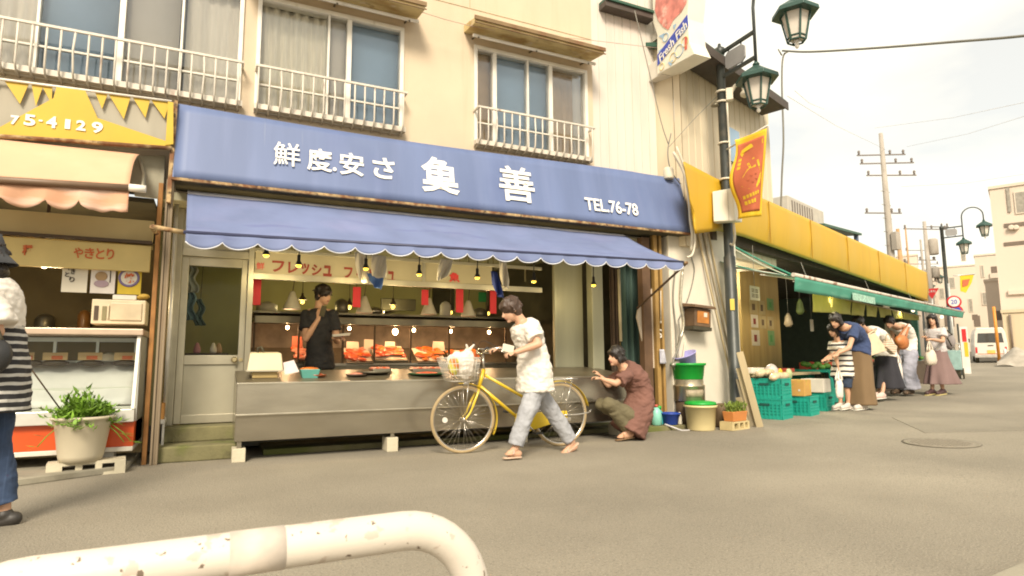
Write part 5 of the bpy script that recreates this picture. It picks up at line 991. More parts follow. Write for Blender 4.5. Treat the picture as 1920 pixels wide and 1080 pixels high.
c4 = crate_at(q3.x, q3.y+.1, 0, lab='teal crate behind the striped child, under the white box'); 
M_CBD = mt('cardboard_print', (.48, .27, .07), .7, var=.08, scale=3, layers=(((.55, .42, .06), 5, .5, .62, .6, (1, 1, 1)), ((.2, .28, .03), 7, .62, .7, .6, (1, 1, 1))))
def boxthing(nm, lab, cat, s, y, z, d, w, h, m, rz=0, extra=True):
    c = M2 @ V((s, y, 0)); c.z = z; MC = Matrix.Translation(c) @ Matrix.Rotation(TH2+rz, 4, 'Z'); t = thing(nm, lab, cat, c)
    obj('box', MB(MC).box(0, 0, 0, d, w, h), m, t, bev=.006)
    if extra: obj('tape', MB(MC).box(d*.45, -.002, h+.001, d*.55, w+.002, h+.003), mt('tape', (.5, .38, .2), .4), t); obj('print', MB(MC).box(-.004, w*.62, h*.45, -.001, w*.85, h*.8), mt('red_print2', (.5, .2, .06), .7), t); obj('print', MB(MC).box(-.004, w*.15, h*.3, -.001, w*.22, h*.42), M_PAPER, t)
    return t
boxthing('cardboard_box', 'printed yellowish cardboard box standing on a teal crate', 'box', q1.x-.02, q1.y+.06, zc+.304, .33, .42, .25, M_CBD, .05)
boxthing('white_box', 'white box with an orange rim on the crate behind the striped child', 'box', q3.x-.03, q3.y+.12, c4.location.z+.304, .34, .36, .22, M_SHW, 0, False)
boxthing('foam_box', 'white foam box lid lying over the bags of produce', 'box', q2.x+.02, q2.y+.45, c3.location.z+.38, .42, .5, .08, mt('foam', (.72, .64, .54), .8), -.05, False)
tb2 = thing('stall_table', 'low stall table heaped with packed goods at the market entrance', 'table', W2(2.3, -.3, .1))
obj('top', MB(M2).box(q2.x+.1, q2.y+.4, .68, q2.x+3.2, q2.y+1.3, .72), M_PL, tb2); 
for s_, y_ in ((.15, .45), (3.1, .45), (.15, 1.2), (3.1, 1.2)): obj('leg', MB(M2).box(q2.x+s_, q2.y+y_, 0.03, q2.x+s_+.05, q2.y+y_+.05, .68), M_PL, tb2)
M_BAG = mt('clear_bag', (.56, .44, .28), .35, var=.25, scale=14, bump=.4, bscale=25)
rn = random.Random(11)
for i in range(9):
    s_ = q2.x-.02+(i % 5)*.1; y_ = q2.y+.1+(i//5)*.22; c = M2 @ V((s_+.04, y_, c3.location.z+.33+.05*(i//5)))
    mb = MB(); a = rn.uniform(-.5, .5); mb.ell(c, V((math.cos(a)*.11, math.sin(a)*.11, .02)), V((-math.sin(a)*.07, math.cos(a)*.07, 0)), V((0, 0, .06)), 10, 7); o = obj('produce_bag', mb, M_BAG)
    tag(o, 'clear bag of tan produce heaped on the upper teal crate', 'bag', 'bags of produce on the crates')
for i, (s_, y_, m, lab, sz) in enumerate(((.42, .18, mt('yellow_pack', (.6, .42, .03), .5), 'small yellow packet leaning on the bags of produce', (.05, .02, .09)), (.5, .35, mt('milky_bag', (.6, .52, .48), .4), 'milky plastic bag beside the foam lid', (.12, .1, .16)), (.42, .05, mt('green_pack', (.35, .4, .2), .5, var=.3), 'pale green packet hanging over the crate edge', (.06, .04, .09)))):
    c = M2 @ V((q2.x+s_, q2.y+y_, c3.location.z+.36)); o = obj('packet', MB().ell(c, *sz), m); tag(o, lab, 'packet')
for i, (px, py, sz, m, lab) in enumerate(((1532, 679, (.2, .3, .16), mt('red_white_box', (.6, .1, .07), .6), 'red and white carton on the stall behind the cardboard box'), (1545, 690, (.2, .22, .12), M_SHW, 'small white carton right of the red carton'), (1480, 662, (.3, .2, .06), mt('red_pack', (.5, .08, .05), .6), 'flat red pack at the back of the stall'), (1520, 700, (.3, .4, .14), M_CRT, 'small teal tray on the stall behind the cardboard box'))):
    q = at2(px, py, .1); boxthing('carton', lab, 'carton', q.x-.1, q.y, .73 if i != 3 else .55, *sz, m, 0, False)
# stalls further along, greens and boxes in the shade behind the customers
M_VEG = [mt('leaf_veg', (.08, .2, .03), .6, var=.4, scale=12), mt('red_veg', (.45, .06, .02), .4, var=.2), mt('pale_veg', (.5, .45, .3), .6, var=.2)]
for k in range(3):
    s_ = 3.9+k*2.6; c = W2(s_+1.1, .1, 0); z0 = G(c.x)
    t = thing('produce_stand', ('produce stand behind the navy shirted customer', 'produce stand behind the woman with the orange bag', 'produce stand at the far end of the market')[k], 'stand', V((c.x, c.y, z0)), 'produce stands in the market')
    obj('table', MB(M2).box(s_, -.45, z0+.55, s_+2.2, .5, z0+.6).box(s_, -.44, z0, s_+2.2, -.42, z0+.55), M_CRT if k == 0 else M_BROWN, t)
    for j in range(8):
        mb = MB(M2); a = s_+.15+j*.26
        for q in range(7): mb.ell((a+rn.uniform(-.08, .08), -.25+rn.uniform(-.12, .3), z0+.65+rn.uniform(0, .06)), .07, .07, .05, 8, 6)
        obj('heap', mb, M_VEG[(j+k) % 3], t)

# cartons on racks in the dim back of the hall
for i, (s_, of, z, w_, h_, m, lab) in enumerate(((3.2, -2.2, .9, .5, .35, M_CBD, 'dim brown carton at the back of the market, nearest the plywood wall'), (4.0, -2.4, 1.3, .6, .3, M_SHW, 'pale carton high at the back of the market'), (4.9, -2.0, .9, .5, .4, M_CBD, 'dim carton on the rack behind the navy shirted customer'), (6.0, -2.3, 1.2, .7, .35, M_SHW, 'pale carton on the rack behind the cream tote bag'))):
    c = W2(s_, of, G(W2(s_, of).x)); t = thing('stock_rack', lab.replace('carton', 'carton on a rack') if 'rack' not in lab else lab, 'rack', c)
    obj('rack', MB(M2).box(s_-.1, -of-.05, c.z, s_-.06, -of+.4, z).box(s_+w_+.06, -of-.05, c.z, s_+w_+.1, -of+.4, z).box(s_-.1, -of-.05, z, s_+w_+.1, -of+.4, z+.03), M_PL, t); obj('carton', MB(M2).box(s_, -of, z+.031, s_+w_, -of+.35, z+h_), m, t, bev=.005)

# goods seen in the dim hall: hanging bags, a shelf of jars, leeks
for i, (px, py, w_, h_, m, lab) in enumerate(((1478, 600, .22, .3, M_BAG, 'clear bag hanging in the market doorway beside the plywood wall'), (1500, 575, .16, .35, mt('dim_green_bag', (.2, .26, .08), .6, var=.3), 'greenish bag hanging behind the left end of the yellow green curtain'), (1522, 610, .2, .28, M_PAPER, 'pale paper notice hanging in the dim market hall'))):
    q = at2(px, py, -.9); c = M2 @ V((q.x, .9, q.z)); t = thing('hanging_bag' if i < 2 else 'hanging_notice', lab, 'bag' if i < 2 else 'notice', c)
    mb = MB(M2)
    if i < 2: mb.loft([((q.x, .9, q.z+h_/2), (w_*.1, 0, 0), (0, .02, 0)), ((q.x, .9, q.z+h_*.25), (w_*.35, 0, 0), (0, .06, 0)), ((q.x, .9, q.z-h_*.3), (w_*.5, 0, 0), (0, .09, 0)), ((q.x, .9, q.z-h_/2), (w_*.3, 0, 0), (0, .05, 0))], 14)
    else: mb.box(q.x-w_/2, .895, q.z-h_/2, q.x+w_/2, .9, q.z+h_/2)
    obj('body', mb, m, t); obj('cord', MB(M2).tube([(q.x, .9, q.z+h_/2), (q.x, .9, 2.95)], .005, 5), M_CABG, t)
sh_ = thing('goods_shelf', 'wooden shelf of jars and cartons on the back wall of the market', 'shelf', W2(5, -3.7, .1))
for z in (.9, 1.35, 1.8): obj('board', MB(M2).box(2.4, 3.6, z, 9, 3.98, z+.03), M_PL, sh_)
for x in (2.4, 4.6, 6.8, 8.95): obj('upright', MB(M2).box(x, 3.62, .1, x+.05, 3.98, 2.1), M_PL, sh_)
for k in range(36):
    x = 2.55+rn.random()*6.2; z = (.93, 1.38, 1.83)[k % 3]; h_ = rn.uniform(.15, .33); w_ = rn.uniform(.1, .3)
    obj('carton', MB(M2).box(x, 3.64, z, x+w_, 3.9, z+h_), (M_CBD, M_SHW, M_VEG[0], M_PAPER, M_VEG[1], M_CRM)[k % 6], sh_)
# ================================================================ STREET LAMPS
M_BLK = mt('lamp_black', (.045, .05, .045), .45, .2, var=.2, scale=5, layers=(((.14, .12, .09), 5, .58, .7, .5, (1, 1, .6)),))
M_LGR = mt('lamp_green', (.02, .06, .045), .45, var=.1); M_LGL = mt('frosted_glass', (.62, .56, .48), .4, var=.03)
def lantern(p, par, k=1.0):
    """p: underside of the roof, hexagonal lantern hanging downwards"""
    r0, r1, h = .19*k, .11*k, .40*k
    hx = lambda r, z, a=0: [p+V((r*math.cos(a+i*PI/3), r*math.sin(a+i*PI/3), z)) for i in range(6)]
    lt = obj('lantern', MB().loft([(p+V((0, 0, -.005)), V((r0*.93, 0, 0)), V((0, r0*.93, 0))), (p+V((0, 0, -h+.02)), V((r1*.9, 0, 0)), V((0, r1*.9, 0)))], 6), M_LGL, par)
    lt.data.polygons.foreach_set('use_smooth', [False]*len(lt.data.polygons))
    mb = MB(); mb.add(hx(r0*1.55, -.035)+hx(r0*1.5, .02)+hx(r0*.5, .15)+hx(r0*.22, .19), [tuple(range(6))]+[(i+6*j, (i+1) % 6+6*j, (i+1) % 6+6*j+6, i+6*j+6) for j in range(3) for i in range(6)]+[tuple(range(18, 24))])
    obj('lantern_roof', mb, M_LGR, lt, bev=.004); obj('finial', MB().lathe(p+V((0, 0, .19)), [(.04*k, 0), (.05*k, .02), (.02*k, .06)], 10), M_LGR, lt)
    A, B = hx(r0, 0), hx(r1, -h)
    for i in range(6): obj('lantern_bar', MB().beam(A[i], B[i], .022*k, .022*k), M_LGR, lt)
    obj('lantern_rim', MB().tube(B, .013*k, 5, closed=True), M_LGR, lt); obj('lantern_rim', MB().tube(hx(r1*.99, -h*.86), .012*k, 5, closed=True), M_LGR, lt)
    obj('tip', MB().lathe(p+V((0, 0, -h-.1*k)), [(.012*k, 0), (.03*k, .03*k), (.015*k, .07*k), (.05*k, .1*k)], 10), M_WHITEMET, lt)
LP = V((6.70, 6.62, G(6.7)))
ph = 0.0; ad_ = V((math.sin(ph), -math.cos(ph), 0))
def lamp(label):
    t = thing('street_lamp', label, 'street lamp', LP, 'twin lantern street lamps')
    z = lambda h: LP+V((0, 0, h))
    obj('post', MB().lathe(LP, [(.11, 0), (.11, .05), (.085, .08), (.083, 2.4), (.07, 2.42), (.062, 5.5), (.075, 5.51), (.075, 5.6), (.03, 5.63), (.02, 5.68)], 18), M_BLK, t)
    for h in (5.52, 5.14): obj('arm', MB().beam(z(h), z(h+.02)+ad_*.67, .045, .045), M_BLK, t)
    arch = [z(4.98)+ad_*.67, z(5.9)+ad_*.67]+[z(5.9)+ad_*(.67+.34-.34*math.cos(a))+V((0, 0, .34*math.sin(a))) for a in [PI*i/10 for i in range(1, 11)]]+[z(5.68)+ad_*1.35]
    obj('hook_arm', MB().tube(arch, .022, 10), M_BLK, t)
    u = ad_; oc = [(.11, 5.25), (.16, 5.2), (.43, 5.2), (.49, 5.25), (.49, 5.42), (.43, 5.47), (.16, 5.47), (.11, 5.42)]; nn = V((u.y, -u.x, 0))
    obj('name_plate', MB().prism([LP+u*a+V((0, 0, h))-nn*.012 for a, h in oc], nn*.024), mt('plate_grey', (.27, .26, .25), .5, var=.08), t, bev=.004)
    for a in (.18, .42):
        for h0, h1 in ((5.46, 5.52), (5.15, 5.21)): obj('link', MB().tube([LP+u*a+V((0, 0, h0)), LP+u*a+V((0, 0, h1))], .01, 6), M_BLK, t)
    lantern(z(4.84)+ad_*.67, t); lantern(z(5.46)+ad_*1.35, t)
    return t
lm = lamp('black twin lantern street lamp in front of the white pier')
lf = copy_tree(lm, V((0, 0, 0)), 'distant twin lantern street lamp beyond the market, beside the round signs', math.radians(29))
p = atd(1787, 672, 24); lf.location = (p.x, p.y, G(p.x))
lf2 = copy_tree(lm, V((0, 0, 0)), 'farthest small street lamp, left of the yellow pennant', math.radians(64)); p = atd(1738, 672, 42); lf2.location = (p.x, p.y, G(p.x))
lf3 = copy_tree(lm, V((0, 0, 0)), 'tiny street lamp far down the street behind the round signs', math.radians(80)); p = atd(1812, 670, 60); lf3.location = (p.x, p.y, G(p.x))
# things fixed on the near lamp post
def onp_(px, py, d): return atd(px, py, d)
bxp = LP+V((0, 0, 2.86)); cdir = (CAM-LP); cdir.z = 0; cdir.normalize(); cside = V((-cdir.y, cdir.x, 0))
jb = thing('junction_box', 'cream metal junction box strapped to the lamp post', 'box', bxp)
MJ = Matrix(((cside.x, -cdir.x, 0, bxp.x), (cside.y, -cdir.y, 0, bxp.y), (0, 0, 1, bxp.z), (0, 0, 0, 1)))
obj('body', MB(MJ).hexa([(-.19, -.30, 0.02), (.10, -.34, -.0), (.2, -.1, .02), (-.19, -.085, .03)], [(-.19, -.30, .46), (.10, -.34, .48), (.2, -.1, .47), (-.19, -.085, .47)]), mt('cream_box', (.7, .66, .55), .5, var=.04), jb, bev=.012)
obj('seam', MB(MJ).box(.015, -.336, .01, .022, -.328, .47), mt('seam_grey', (.4, .36, .28), .6), jb)
obj('conduit', MB(MJ).tube(smooth_pts([(.08, -.2, .0), (.09, -.18, -.2), (.06, -.12, -.3), (.02, -.09, -.28)], 5), .016, 7), M_CABW, jb)
for i, (h, r) in enumerate(((4.9, .1), (4.74, .1), (4.1, .09), (3.55, .09))): tag(obj('strap', MB().lathe(LP+V((0, 0, h)), [(.067, 0), (.088, 0), (.088, .025), (.067, .025)], 16), M_CABW), ('white strap above the camera bracket on the lamp post', 'white strap below the camera bracket on the lamp post', 'white strap near the flag pole on the lamp post', 'white strap just over the cream junction box')[i], 'strap', 'straps round the lamp post')
cm = thing('camera_bracket', 'white bracket arm with a small hooded camera on the lamp post', 'camera', LP+V((0, 0, 4.8)))
MCm = Matrix(((cside.x, -cdir.x, 0, LP.x), (cside.y, -cdir.y, 0, LP.y), (0, 0, 1, LP.z+1.38), (0, 0, 0, 1)))
obj('mount', MB(MCm).box(.06, -.08, 3.37, .16, .02, 3.56), M_CABW, cm, bev=.01); obj('arm', MB(MCm).tube(smooth_pts([(.14, -.03, 3.5), (.2, -.06, 3.58), (.29, -.09, 3.56), (.32, -.1, 3.44)], 6), .028, 10), M_CABW, cm); obj('dome', MB(MCm).lathe((.32, -.1, 3.36), [(.02, 0), (.06, .03), (.065, .07), (.04, .1)], 14), M_CABW, cm)
obj('speaker', MB(MCm).lathe((-.1, -.08, 3.3), [(.06, 0), (.05, .02), (.02, .04), (.015, .06)], 12), M_DSTEEL, cm)
tag(obj('conduit', MB(MCm).tube([(.07, -.03, 3.36), (.075, -.03, 2.6), (.07, -.07, 1.95)], .016, 7), M_CABW), 'white conduit clipped to the upper part of the lamp post', 'conduit')
tag(obj('sticker', MB(MCm).box(-.02, -.093, .24, .04, -.085, .4), mt('sticker_yellow', (.65, .5, .08), .6)), 'small yellow sticker on the lamp post at head height', 'sticker')
# banner on the lamp post
fl = thing('banner_flag', 'orange red banner with a yellow border hanging from a rod on the lamp post', 'flag', LP+V((.3, -.3, 3.0)))
Db = (LP-CAM).dot(_f)-.25
def bq(px, py, dd=0): return atd(px, py, Db-dd)
cA, cB, cC, cD = bq(1374, 262), bq(1434, 243, .25), bq(1432, 404, .25), bq(1380, 411)
def bfn(u, v, e=0):
    P = cA.lerp(cB, u).lerp(cD.lerp(cC, u), v); w_ = .05*math.sin(v*8+.6)*(1-u)
    return P+_r*(w_*.9)+_f*(.07*math.sin(u*5+v*3)-e)
M_BNY = mt('banner_yellow', (.68, .44, .02), .7, var=.06); M_BNR = mt('banner_red', (.48, .12, .05), .7, var=.1)
obj('cloth', MB().sheet(lambda u, v: bfn(u, v), 16, 30, .004), M_BNY, fl)
obj('field', MB().sheet(lambda u, v: bfn(.1+.8*u, .07+.86*v, .008), 16, 30, .003), M_BNR, fl)
def bpatch(pts, m=M_BNY, nm='print', e=.014):
    P = [bfn(u, v, e) for u, v in pts]; Q = [p_-_f*.003 for p_ in P]; n = len(P)
    obj(nm, MB().add(P+Q, [tuple(range(n)), tuple(reversed(range(n, 2*n)))]+[(i, (i+1) % n, n+(i+1) % n, n+i) for i in range(n)]), m, fl)
bpatch([(.2, .2), (.25, .15), (.5, .11), (.85, .1), (.85, .155), (.55, .16), (.33, .19), (.28, .24)])
for v in (.26, .31, .36): bpatch([(.18, v), (.27, v-.005), (.27, v+.03), (.18, v+.035)])
bpatch([(.28, .62), (.34, .5), (.45, .42), (.6, .4), (.78, .42), (.86, .5), (.84, .6), (.7, .66), (.45, .66)])
for (a, b) in ((.5, .35), (.62, .3), (.75, .34)): bpatch([(a, .42), (a-.07, b), (a-.02, b-.01), (a+.05, .41)])
for (a, b) in ((.45, .55), (.58, .58), (.7, .55), (.55, .5), (.68, .49)): bpatch([(a-.03, b), (a, b-.015), (a+.03, b), (a, b+.015)], M_BNR, e=.02)
for k in range(6): bpatch([(.22+.1*k, .735-.008*k), (.29+.1*k, .73-.008*k), (.29+.1*k, .77-.008*k), (.22+.1*k, .775-.008*k)])
for k in range(4): bpatch([(.22+.11*k, .80-.006*k), (.3+.11*k, .8-.006*k), (.3+.11*k, .845-.006*k), (.22+.11*k, .845-.006*k)])
obj('rod', MB().tube([LP+V((0, 0, 4.0)), bq(1440, 235, .28)], .013, 7), M_WHITEMET, fl)
# ================================================================ OVERHEAD CABLE
ca = [atd(1467, 95, 12), atd(1520, 97, 11.5), atd(1640, 90, 10.5), atd(1780, 79, 9.5), atd(1930, 66, 8.5), atd(2100, 40, 7.5)]
tag(obj('overhead_cable', MB().tube(smooth_pts(ca, 5), .02, 7), M_CABG), 'thick dark overhead cable crossing the white sky', 'cable', 'overhead wires')
tag(obj('drop_cable', MB().tube(smooth_pts([atd(1478, 96, 12), atd(1468, 108, 12), atd(1466, 160, 12), atd(1469, 260, 12), atd(1466, 330, 12), atd(1464, 400, 12)], 5), .018, 7).tube([atd(1459, 92, 12), atd(1466, 104, 12)], .014, 6), M_CABG), 'dark drop cable falling behind the house eave', 'cable', 'overhead wires')
M_FW = mt('far_wire', (.5, .44, .36), .7)
for i, (a, b, c, d, e, f_) in enumerate(((1640, 240, 24, 1930, 190, 14), (1700, 275, 25, 1930, 215, 15), (1690, 350, 25, 1930, 325, 18), (1490, 170, 13, 1545, 205, 24), (1476, 180, 13, 1660, 280, 25))):
    tag(obj('wire', MB().tube([atd(a, b, c), atd(a*.5+d*.5, b*.5+e*.5+6, (c+f_)/2), atd(d, e, f_)], .0045, 5), M_FW), ('faint wire from the top of the big concrete pole', 'faint wire from the crossarm of the big concrete pole', 'faint wire from the middle of the big concrete pole', 'short faint wire above the house eave', 'faint wire between the house eave and the concrete pole')[i], 'wire', 'overhead wires')
# ================================================================ UTILITY POLES
M_CPOLE = mt('concrete_pole', (.36, .32, .27), .85, var=.12, scale=2, layers=(((.2, .16, .11), 3, .55, .7, .4, (1, 1, .5)),)); M_BPOLE = mt('brown_pole', (.4, .24, .11), .8, var=.15); M_STL = mt('pole_hardware', (.2, .17, .15), .6, .4)
def pole(px, ptop, D, r, m, label, arms=(), trans=(), grp='utility poles'):
    p = atd(px, 640, D); p.z = G(p.x); top = CAM.z+(671-ptop)/FPX*D
    t = thing('utility_pole', label, 'utility pole', p, grp)
    obj('pole', MB().tube([p, p+V((.05, 0, (top-p.z)*.5)), p+V((0, 0, top-p.z))], [r, r*.8, r*.45], 14), m, t)
    for h, a0, a1, ang in arms:
        u = V((math.cos(ang), math.sin(ang), 0)); q = V((p.x, p.y, top-h))
        ar = obj('crossarm', MB().beam(q+u*a0, q+u*a1, .045, .045), M_STL, t)
        for k in (a0+.08, a1-.08, (a0+a1)/2+.35): obj('insulator', MB().lathe(q+u*k+V((0, 0, .035)), [(.03, 0), (.05, .03), (.03, .06), (.055, .1), (.03, .16)], 10), M_STL, ar)
    for h, hh_, rr, of in trans: obj('transformer', MB().lathe(V((p.x+of, p.y-.2, top-h-hh_)), [(rr*.9, 0), (rr, .04), (rr, hh_-.08), (rr*.7, hh_)], 14), M_CPOLE, t)
    return t
big = pole(1682, 234, 24, .165, M_CPOLE, 'tall tapering concrete utility pole rising behind the yellow fascia', ((.9, -1.0, .9, -.5), (1.25, -.9, 1.2, -.5), (1.75, -.7, 1.3, -.45), (3.3, -.9, .6, -.4)), ())
obj('step_box', MB().box(big.location.x-.1, big.location.y-.35, 5.2, big.location.x+.15, big.location.y-.15, 5.9), M_CPOLE, big)
p = big.location; 
for k in range(9): obj('step_bolt', MB().tube([(p.x-.28, p.y, 3.2+k*.55), (p.x+.28, p.y, 3.2+k*.55)], .012, 5), M_STL, big)
pole(1700, 424, 28, .16, M_BPOLE, 'short brown utility pole right of the tall concrete one', ((1.6, -.6, .3, -.5),))
pole(1715, 420, 30, .07, M_BPOLE, 'thin brown pole carrying a horizontal wire', ((.1, -.1, 2.2, -.35),))
pole(1752, 410, 34, .18, M_CPOLE, 'distant utility pole with a transformer and three insulators', ((.3, -.1, 1.4, -.4), (2.2, -.5, .5, -.4), (3.4, -.6, .6, -.4)), ((1.0, .9, .24, .3), (2.6, .6, .2, .3)))
pole(1742, 445, 44, .14, M_CPOLE, 'farthest slim utility pole left of the transformer pole', ((.8, -1.2, 1.2, -.4), (1.8, -1.2, 1.2, -.4)))
# ================================================================ FAR BUILDINGS
M_FAR1 = mt('glare_pale_plaster', (.62, .52, .42), .9, var=.05, scale=.4, layers=(((.5, .4, .3), .5, .55, .8, .35, (3, 3, .3)),)); M_FAR2 = mt('glare_pinkish_plaster', (.6, .52, .42), .9, var=.06, scale=.4); M_FARW = mt('far_window', (.3, .27, .22), .3, var=.2); M_FARD = mt('far_shadow', (.16, .12, .09), .8)  # far walls kept pale so the distant glare sits in their colour
def building(px0, px1, ptop, D, depth, m, label, wins=(), ang=-25.7, bottom=None, name='apartment_building', cat='building', extra=None):
    """block whose face is seen squarely; wins: (px0, py0, px1, py1, kind)"""
    a = -(YAW+math.atan((px0-960)/FPX))-.02 if ang > -60 else math.radians(ang); u = V((math.cos(a), math.sin(a), 0)); n = V((-math.sin(a), math.cos(a), 0)); o = atd((px0+px1)/2, 600, D)
    def loc(px, py): 
        d = ray(px, py); t = (o-CAM).dot(n)/d.dot(n); q = CAM+d*t; return (q-o).dot(u), q.z
    z0 = G(o.x)-.1 if bottom is None else loc((px0+px1)/2, bottom)[1]; x0, x1 = loc(px0, 600)[0], loc(px1, 600)[0]; zt = loc((px0+px1)/2, ptop)[1]
    M = Matrix(((u.x, n.x, 0, o.x), (u.y, n.y, 0, o.y), (0, 0, 1, 0), (0, 0, 0, 1)))
    t = thing(name, label, cat, V((o.x, o.y, z0)))
    obj('wall', MB(M).box(x0, 0, z0, x1, depth, zt), m, t); obj('parapet', MB(M).box(x0-.05, -.06, zt+.002, x1+.05, depth+.05, zt+.14), m, t)
    for (a0, b0, a1, b1, k) in wins:
        (xa, za), (xb, zb) = loc(a0, b0), loc(a1, b1)
        if k == 'w':
            w_ = obj('window', MB(M).box(xa, -.05, zb, xb, -.002, za), M_FAR2, t); obj('pane', MB(M).box(xa+.06, -.06, zb+.06, xb-.06, -.052, za-.06), M_FARW, w_)
        elif k == 'd': obj('recess_shade', MB(M).box(xa, -.03, zb, xb, -.002, za), M_FARD, t)  # dark slab on the face, painted shade of an opening
        elif k == 'l': obj('ledge', MB(M).box(xa, -.12, zb, xb, -.002, za), m, t)
        elif k == 'v': obj('vent', MB(M).lathe(((xa+xb)/2, -.002, (za+zb)/2), [((za-zb)/2, 0), ((za-zb)/2, -.15), ((za-zb)/3, -.2)], 12, 'y'), m, t)
        elif k == 'p': obj('pipe', MB(M).tube([((xa+xb)/2, -.08, za), ((xa+xb)/2, -.08, zb)], .05, 6), M_FARD, t)
    return t, M, loc
building(1879, 2300, 322, 27, 14, M_FAR1, 'tall pale plastered building at the right edge with a round topped corner', ((1889, 350, 1894, 400, 'w'), (1900, 360, 1935, 398, 'w'), (1882, 420, 1930, 422, 'd'), (1893, 423, 1899, 432, 'v'), (1902, 423, 1908, 432, 'v'), (1882, 455, 1930, 457, 'd'), (1890, 545, 1960, 549, 'l')), -30, None)
t, M, loc = building(1880, 2300, 578, 26.6, .3, mt('far_cladding', (.55, .45, .3), .7, var=.06, scale=.5, stretch=(6, 6, .3)), 'ribbed cladding shed front below the tall pale building', ((1896, 590, 1898, 670, 'p'),), -30, None, 'shed', 'shed')
building(1838, 1884, 478, 48, 8, M_FAR2, 'pinkish three storey apartment block with a dark balcony', ((1838, 497, 1847, 520, 'w'), (1858, 500, 1880, 513, 'd'), (1856, 513, 1884, 520, 'l'), (1840, 548, 1853, 572, 'w'), (1822, 590, 1834, 600, 'd')), -20)
building(1754, 1845, 500, 60, 8, M_FAR2, 'pale terrace house with a sloping roof behind the street lamp', ((1800, 470, 1812, 490, 'w'), (1760, 540, 1772, 560, 'w'), (1778, 520, 1792, 540, 'w'), (1815, 560, 1826, 585, 'w'), (1825, 592, 1845, 612, 'd'), (1770, 590, 1790, 612, 'd')), -20)
building(1722, 1762, 515, 45, 8, M_FAR1, 'low pale building just beyond the end of the yellow fascia', ((1728, 505, 1738, 516, 'w'), (1742, 540, 1756, 556, 'w'), (1726, 560, 1738, 580, 'd')), -25)
building(1853, 1886, 527, 36, 6, M_FAR1, 'plain pale annexe between the van and the tall building', ((1866, 583, 1880, 600, 'd'),), -25)
building(1690, 1730, 480, 52, 8, M_FAR2, 'pinkish house hidden behind the market roof', ((1695, 488, 1705, 500, 'w'),), -25)
# roof units behind the fascia
def roofbox(px0, py0, px1, py1, off, d, m, lab, nm, cat, fins=0):
    a, b = at2(px0, (py0+py1)/2, off), at2(px1, (py0+py1)/2, off); zt, zb = at2((px0+px1)/2, py0, off).z, 3.05
    t = thing(nm, lab, cat, W2((a.x+b.x)/2, off, zb)); obj('casing', MB(M2).box(a.x, -off, zb, b.x, -off+d, zt), m, t, bev=.01)
    for k in range(fins): x = a.x+(b.x-a.x)*(.1+.6*k/fins); obj('louvre', MB(M2).box(x, -off-.012, zb+.1, x+.05, -off-.001, zt-.08), M_STL, t)
    return t
roofbox(1478, 382, 1544, 420, -1.2, .8, mt('unit_grey', (.45, .42, .36), .6), 'pale louvred cooling unit on the roof behind the fascia', 'roof_unit', 'cooling unit', 9)
q0, q1_ = at2(1546, 420, -1.0), at2(1616, 440, -1.0); rs = thing('roof_canopy', 'small dark corrugated canopy on the market roof', 'canopy', W2((q0.x+q1_.x)/2, -1, 3.05))
obj('sheet', MB(M2).hexa([(q0.x, 1.0, q0.z-.05), (q1_.x, 1.0, q1_.z-.02), (q1_.x, 2.4, q1_.z+.1), (q0.x, 2.4, q0.z+.1)], [(q0.x, 1.0, q0.z+.02), (q1_.x, 1.0, q1_.z+.04), (q1_.x, 2.4, q1_.z+.16), (q0.x, 2.4, q0.z+.16)]), M_EAVG, rs); obj('post', MB(M2).box(q1_.x-.25, 1.05, 3.05, q1_.x-.15, 1.15, q1_.z-.02), mt('post_blue', (.1, .14, .22), .5), rs); obj('post', MB(M2).box(q0.x+.2, 1.05, 3.05, q0.x+.3, 1.15, q0.z-.06), mt('post_blue', (.1, .14, .22), .5), rs)
# ================================================================ SIGNS DOWN THE STREET
def facing(p): 
    d = CAM-p; d.z = 0; d.normalize(); s_ = V((-d.y, d.x, 0)); return Matrix(((s_.x, -d.x, 0, p.x), (s_.y, -d.y, 0, p.y), (0, 0, 1, p.z), (0, 0, 0, 1)))
M_SRED = mt('sign_bright_red', (.55, .02, .02), .5); M_SBLU = mt('sign_bright_blue', (.03, .06, .4), .5); M_SWH = mt('sign_white', (.7, .66, .6), .5)
p = atd(1791, 672, 19.5); p.z = G(p.x); rsn = thing('road_sign', 'pair of round traffic signs on a grey pole beyond the market awning', 'road sign', p); MR = facing(p)
obj('pole', MB().tube([p, p+V((0, 0, 2.9))], .03, 8), M_ALU, rsn)
def rz_(py, D): return CAM.z+(671-py)/FPX*D-p.z
z1_, z2_ = rz_(565, 19.5), rz_(581, 19.5); ox = .1
obj('speed_disc', MB(MR).lathe((ox, -.04, z1_), [(.2, .02), (.2, 0), (.15, -.001)], 28, 'y'), M_SRED, rsn); obj('speed_face', MB(MR).lathe((ox, -.05, z1_), [(.15, .004), (.15, -.003)], 28, 'y'), M_SWH, rsn)
obj('lettering', text_mb('20', MR @ Matrix.Translation((ox, -.055, z1_)), -.08, .08, -.07, .07, .004, .01), M_SBLU, rsn)
obj('parking_disc', MB(MR).lathe((ox+.02, -.03, z2_-.03), [(.2, .02), (.2, 0)], 28, 'y'), M_SRED, rsn); obj('parking_face', MB(MR).lathe((ox+.02, -.036, z2_-.03), [(.15, .004), (.15, -.003)], 28, 'y'), M_SBLU, rsn)
obj('parking_bar', MB(MR @ Matrix.Translation((ox+.02, -.045, z2_-.03))).beam((-.12, 0, .1), (.12, 0, -.1), .04, .006), M_SRED, rsn)
p = atd(1757, 668, 26); p.z = G(p.x); ts = thing('road_sign', 'red triangular stop sign over the end of the market awning', 'road sign', p); MR2 = facing(p); zz_ = CAM.z+(671-548)/FPX*26-p.z
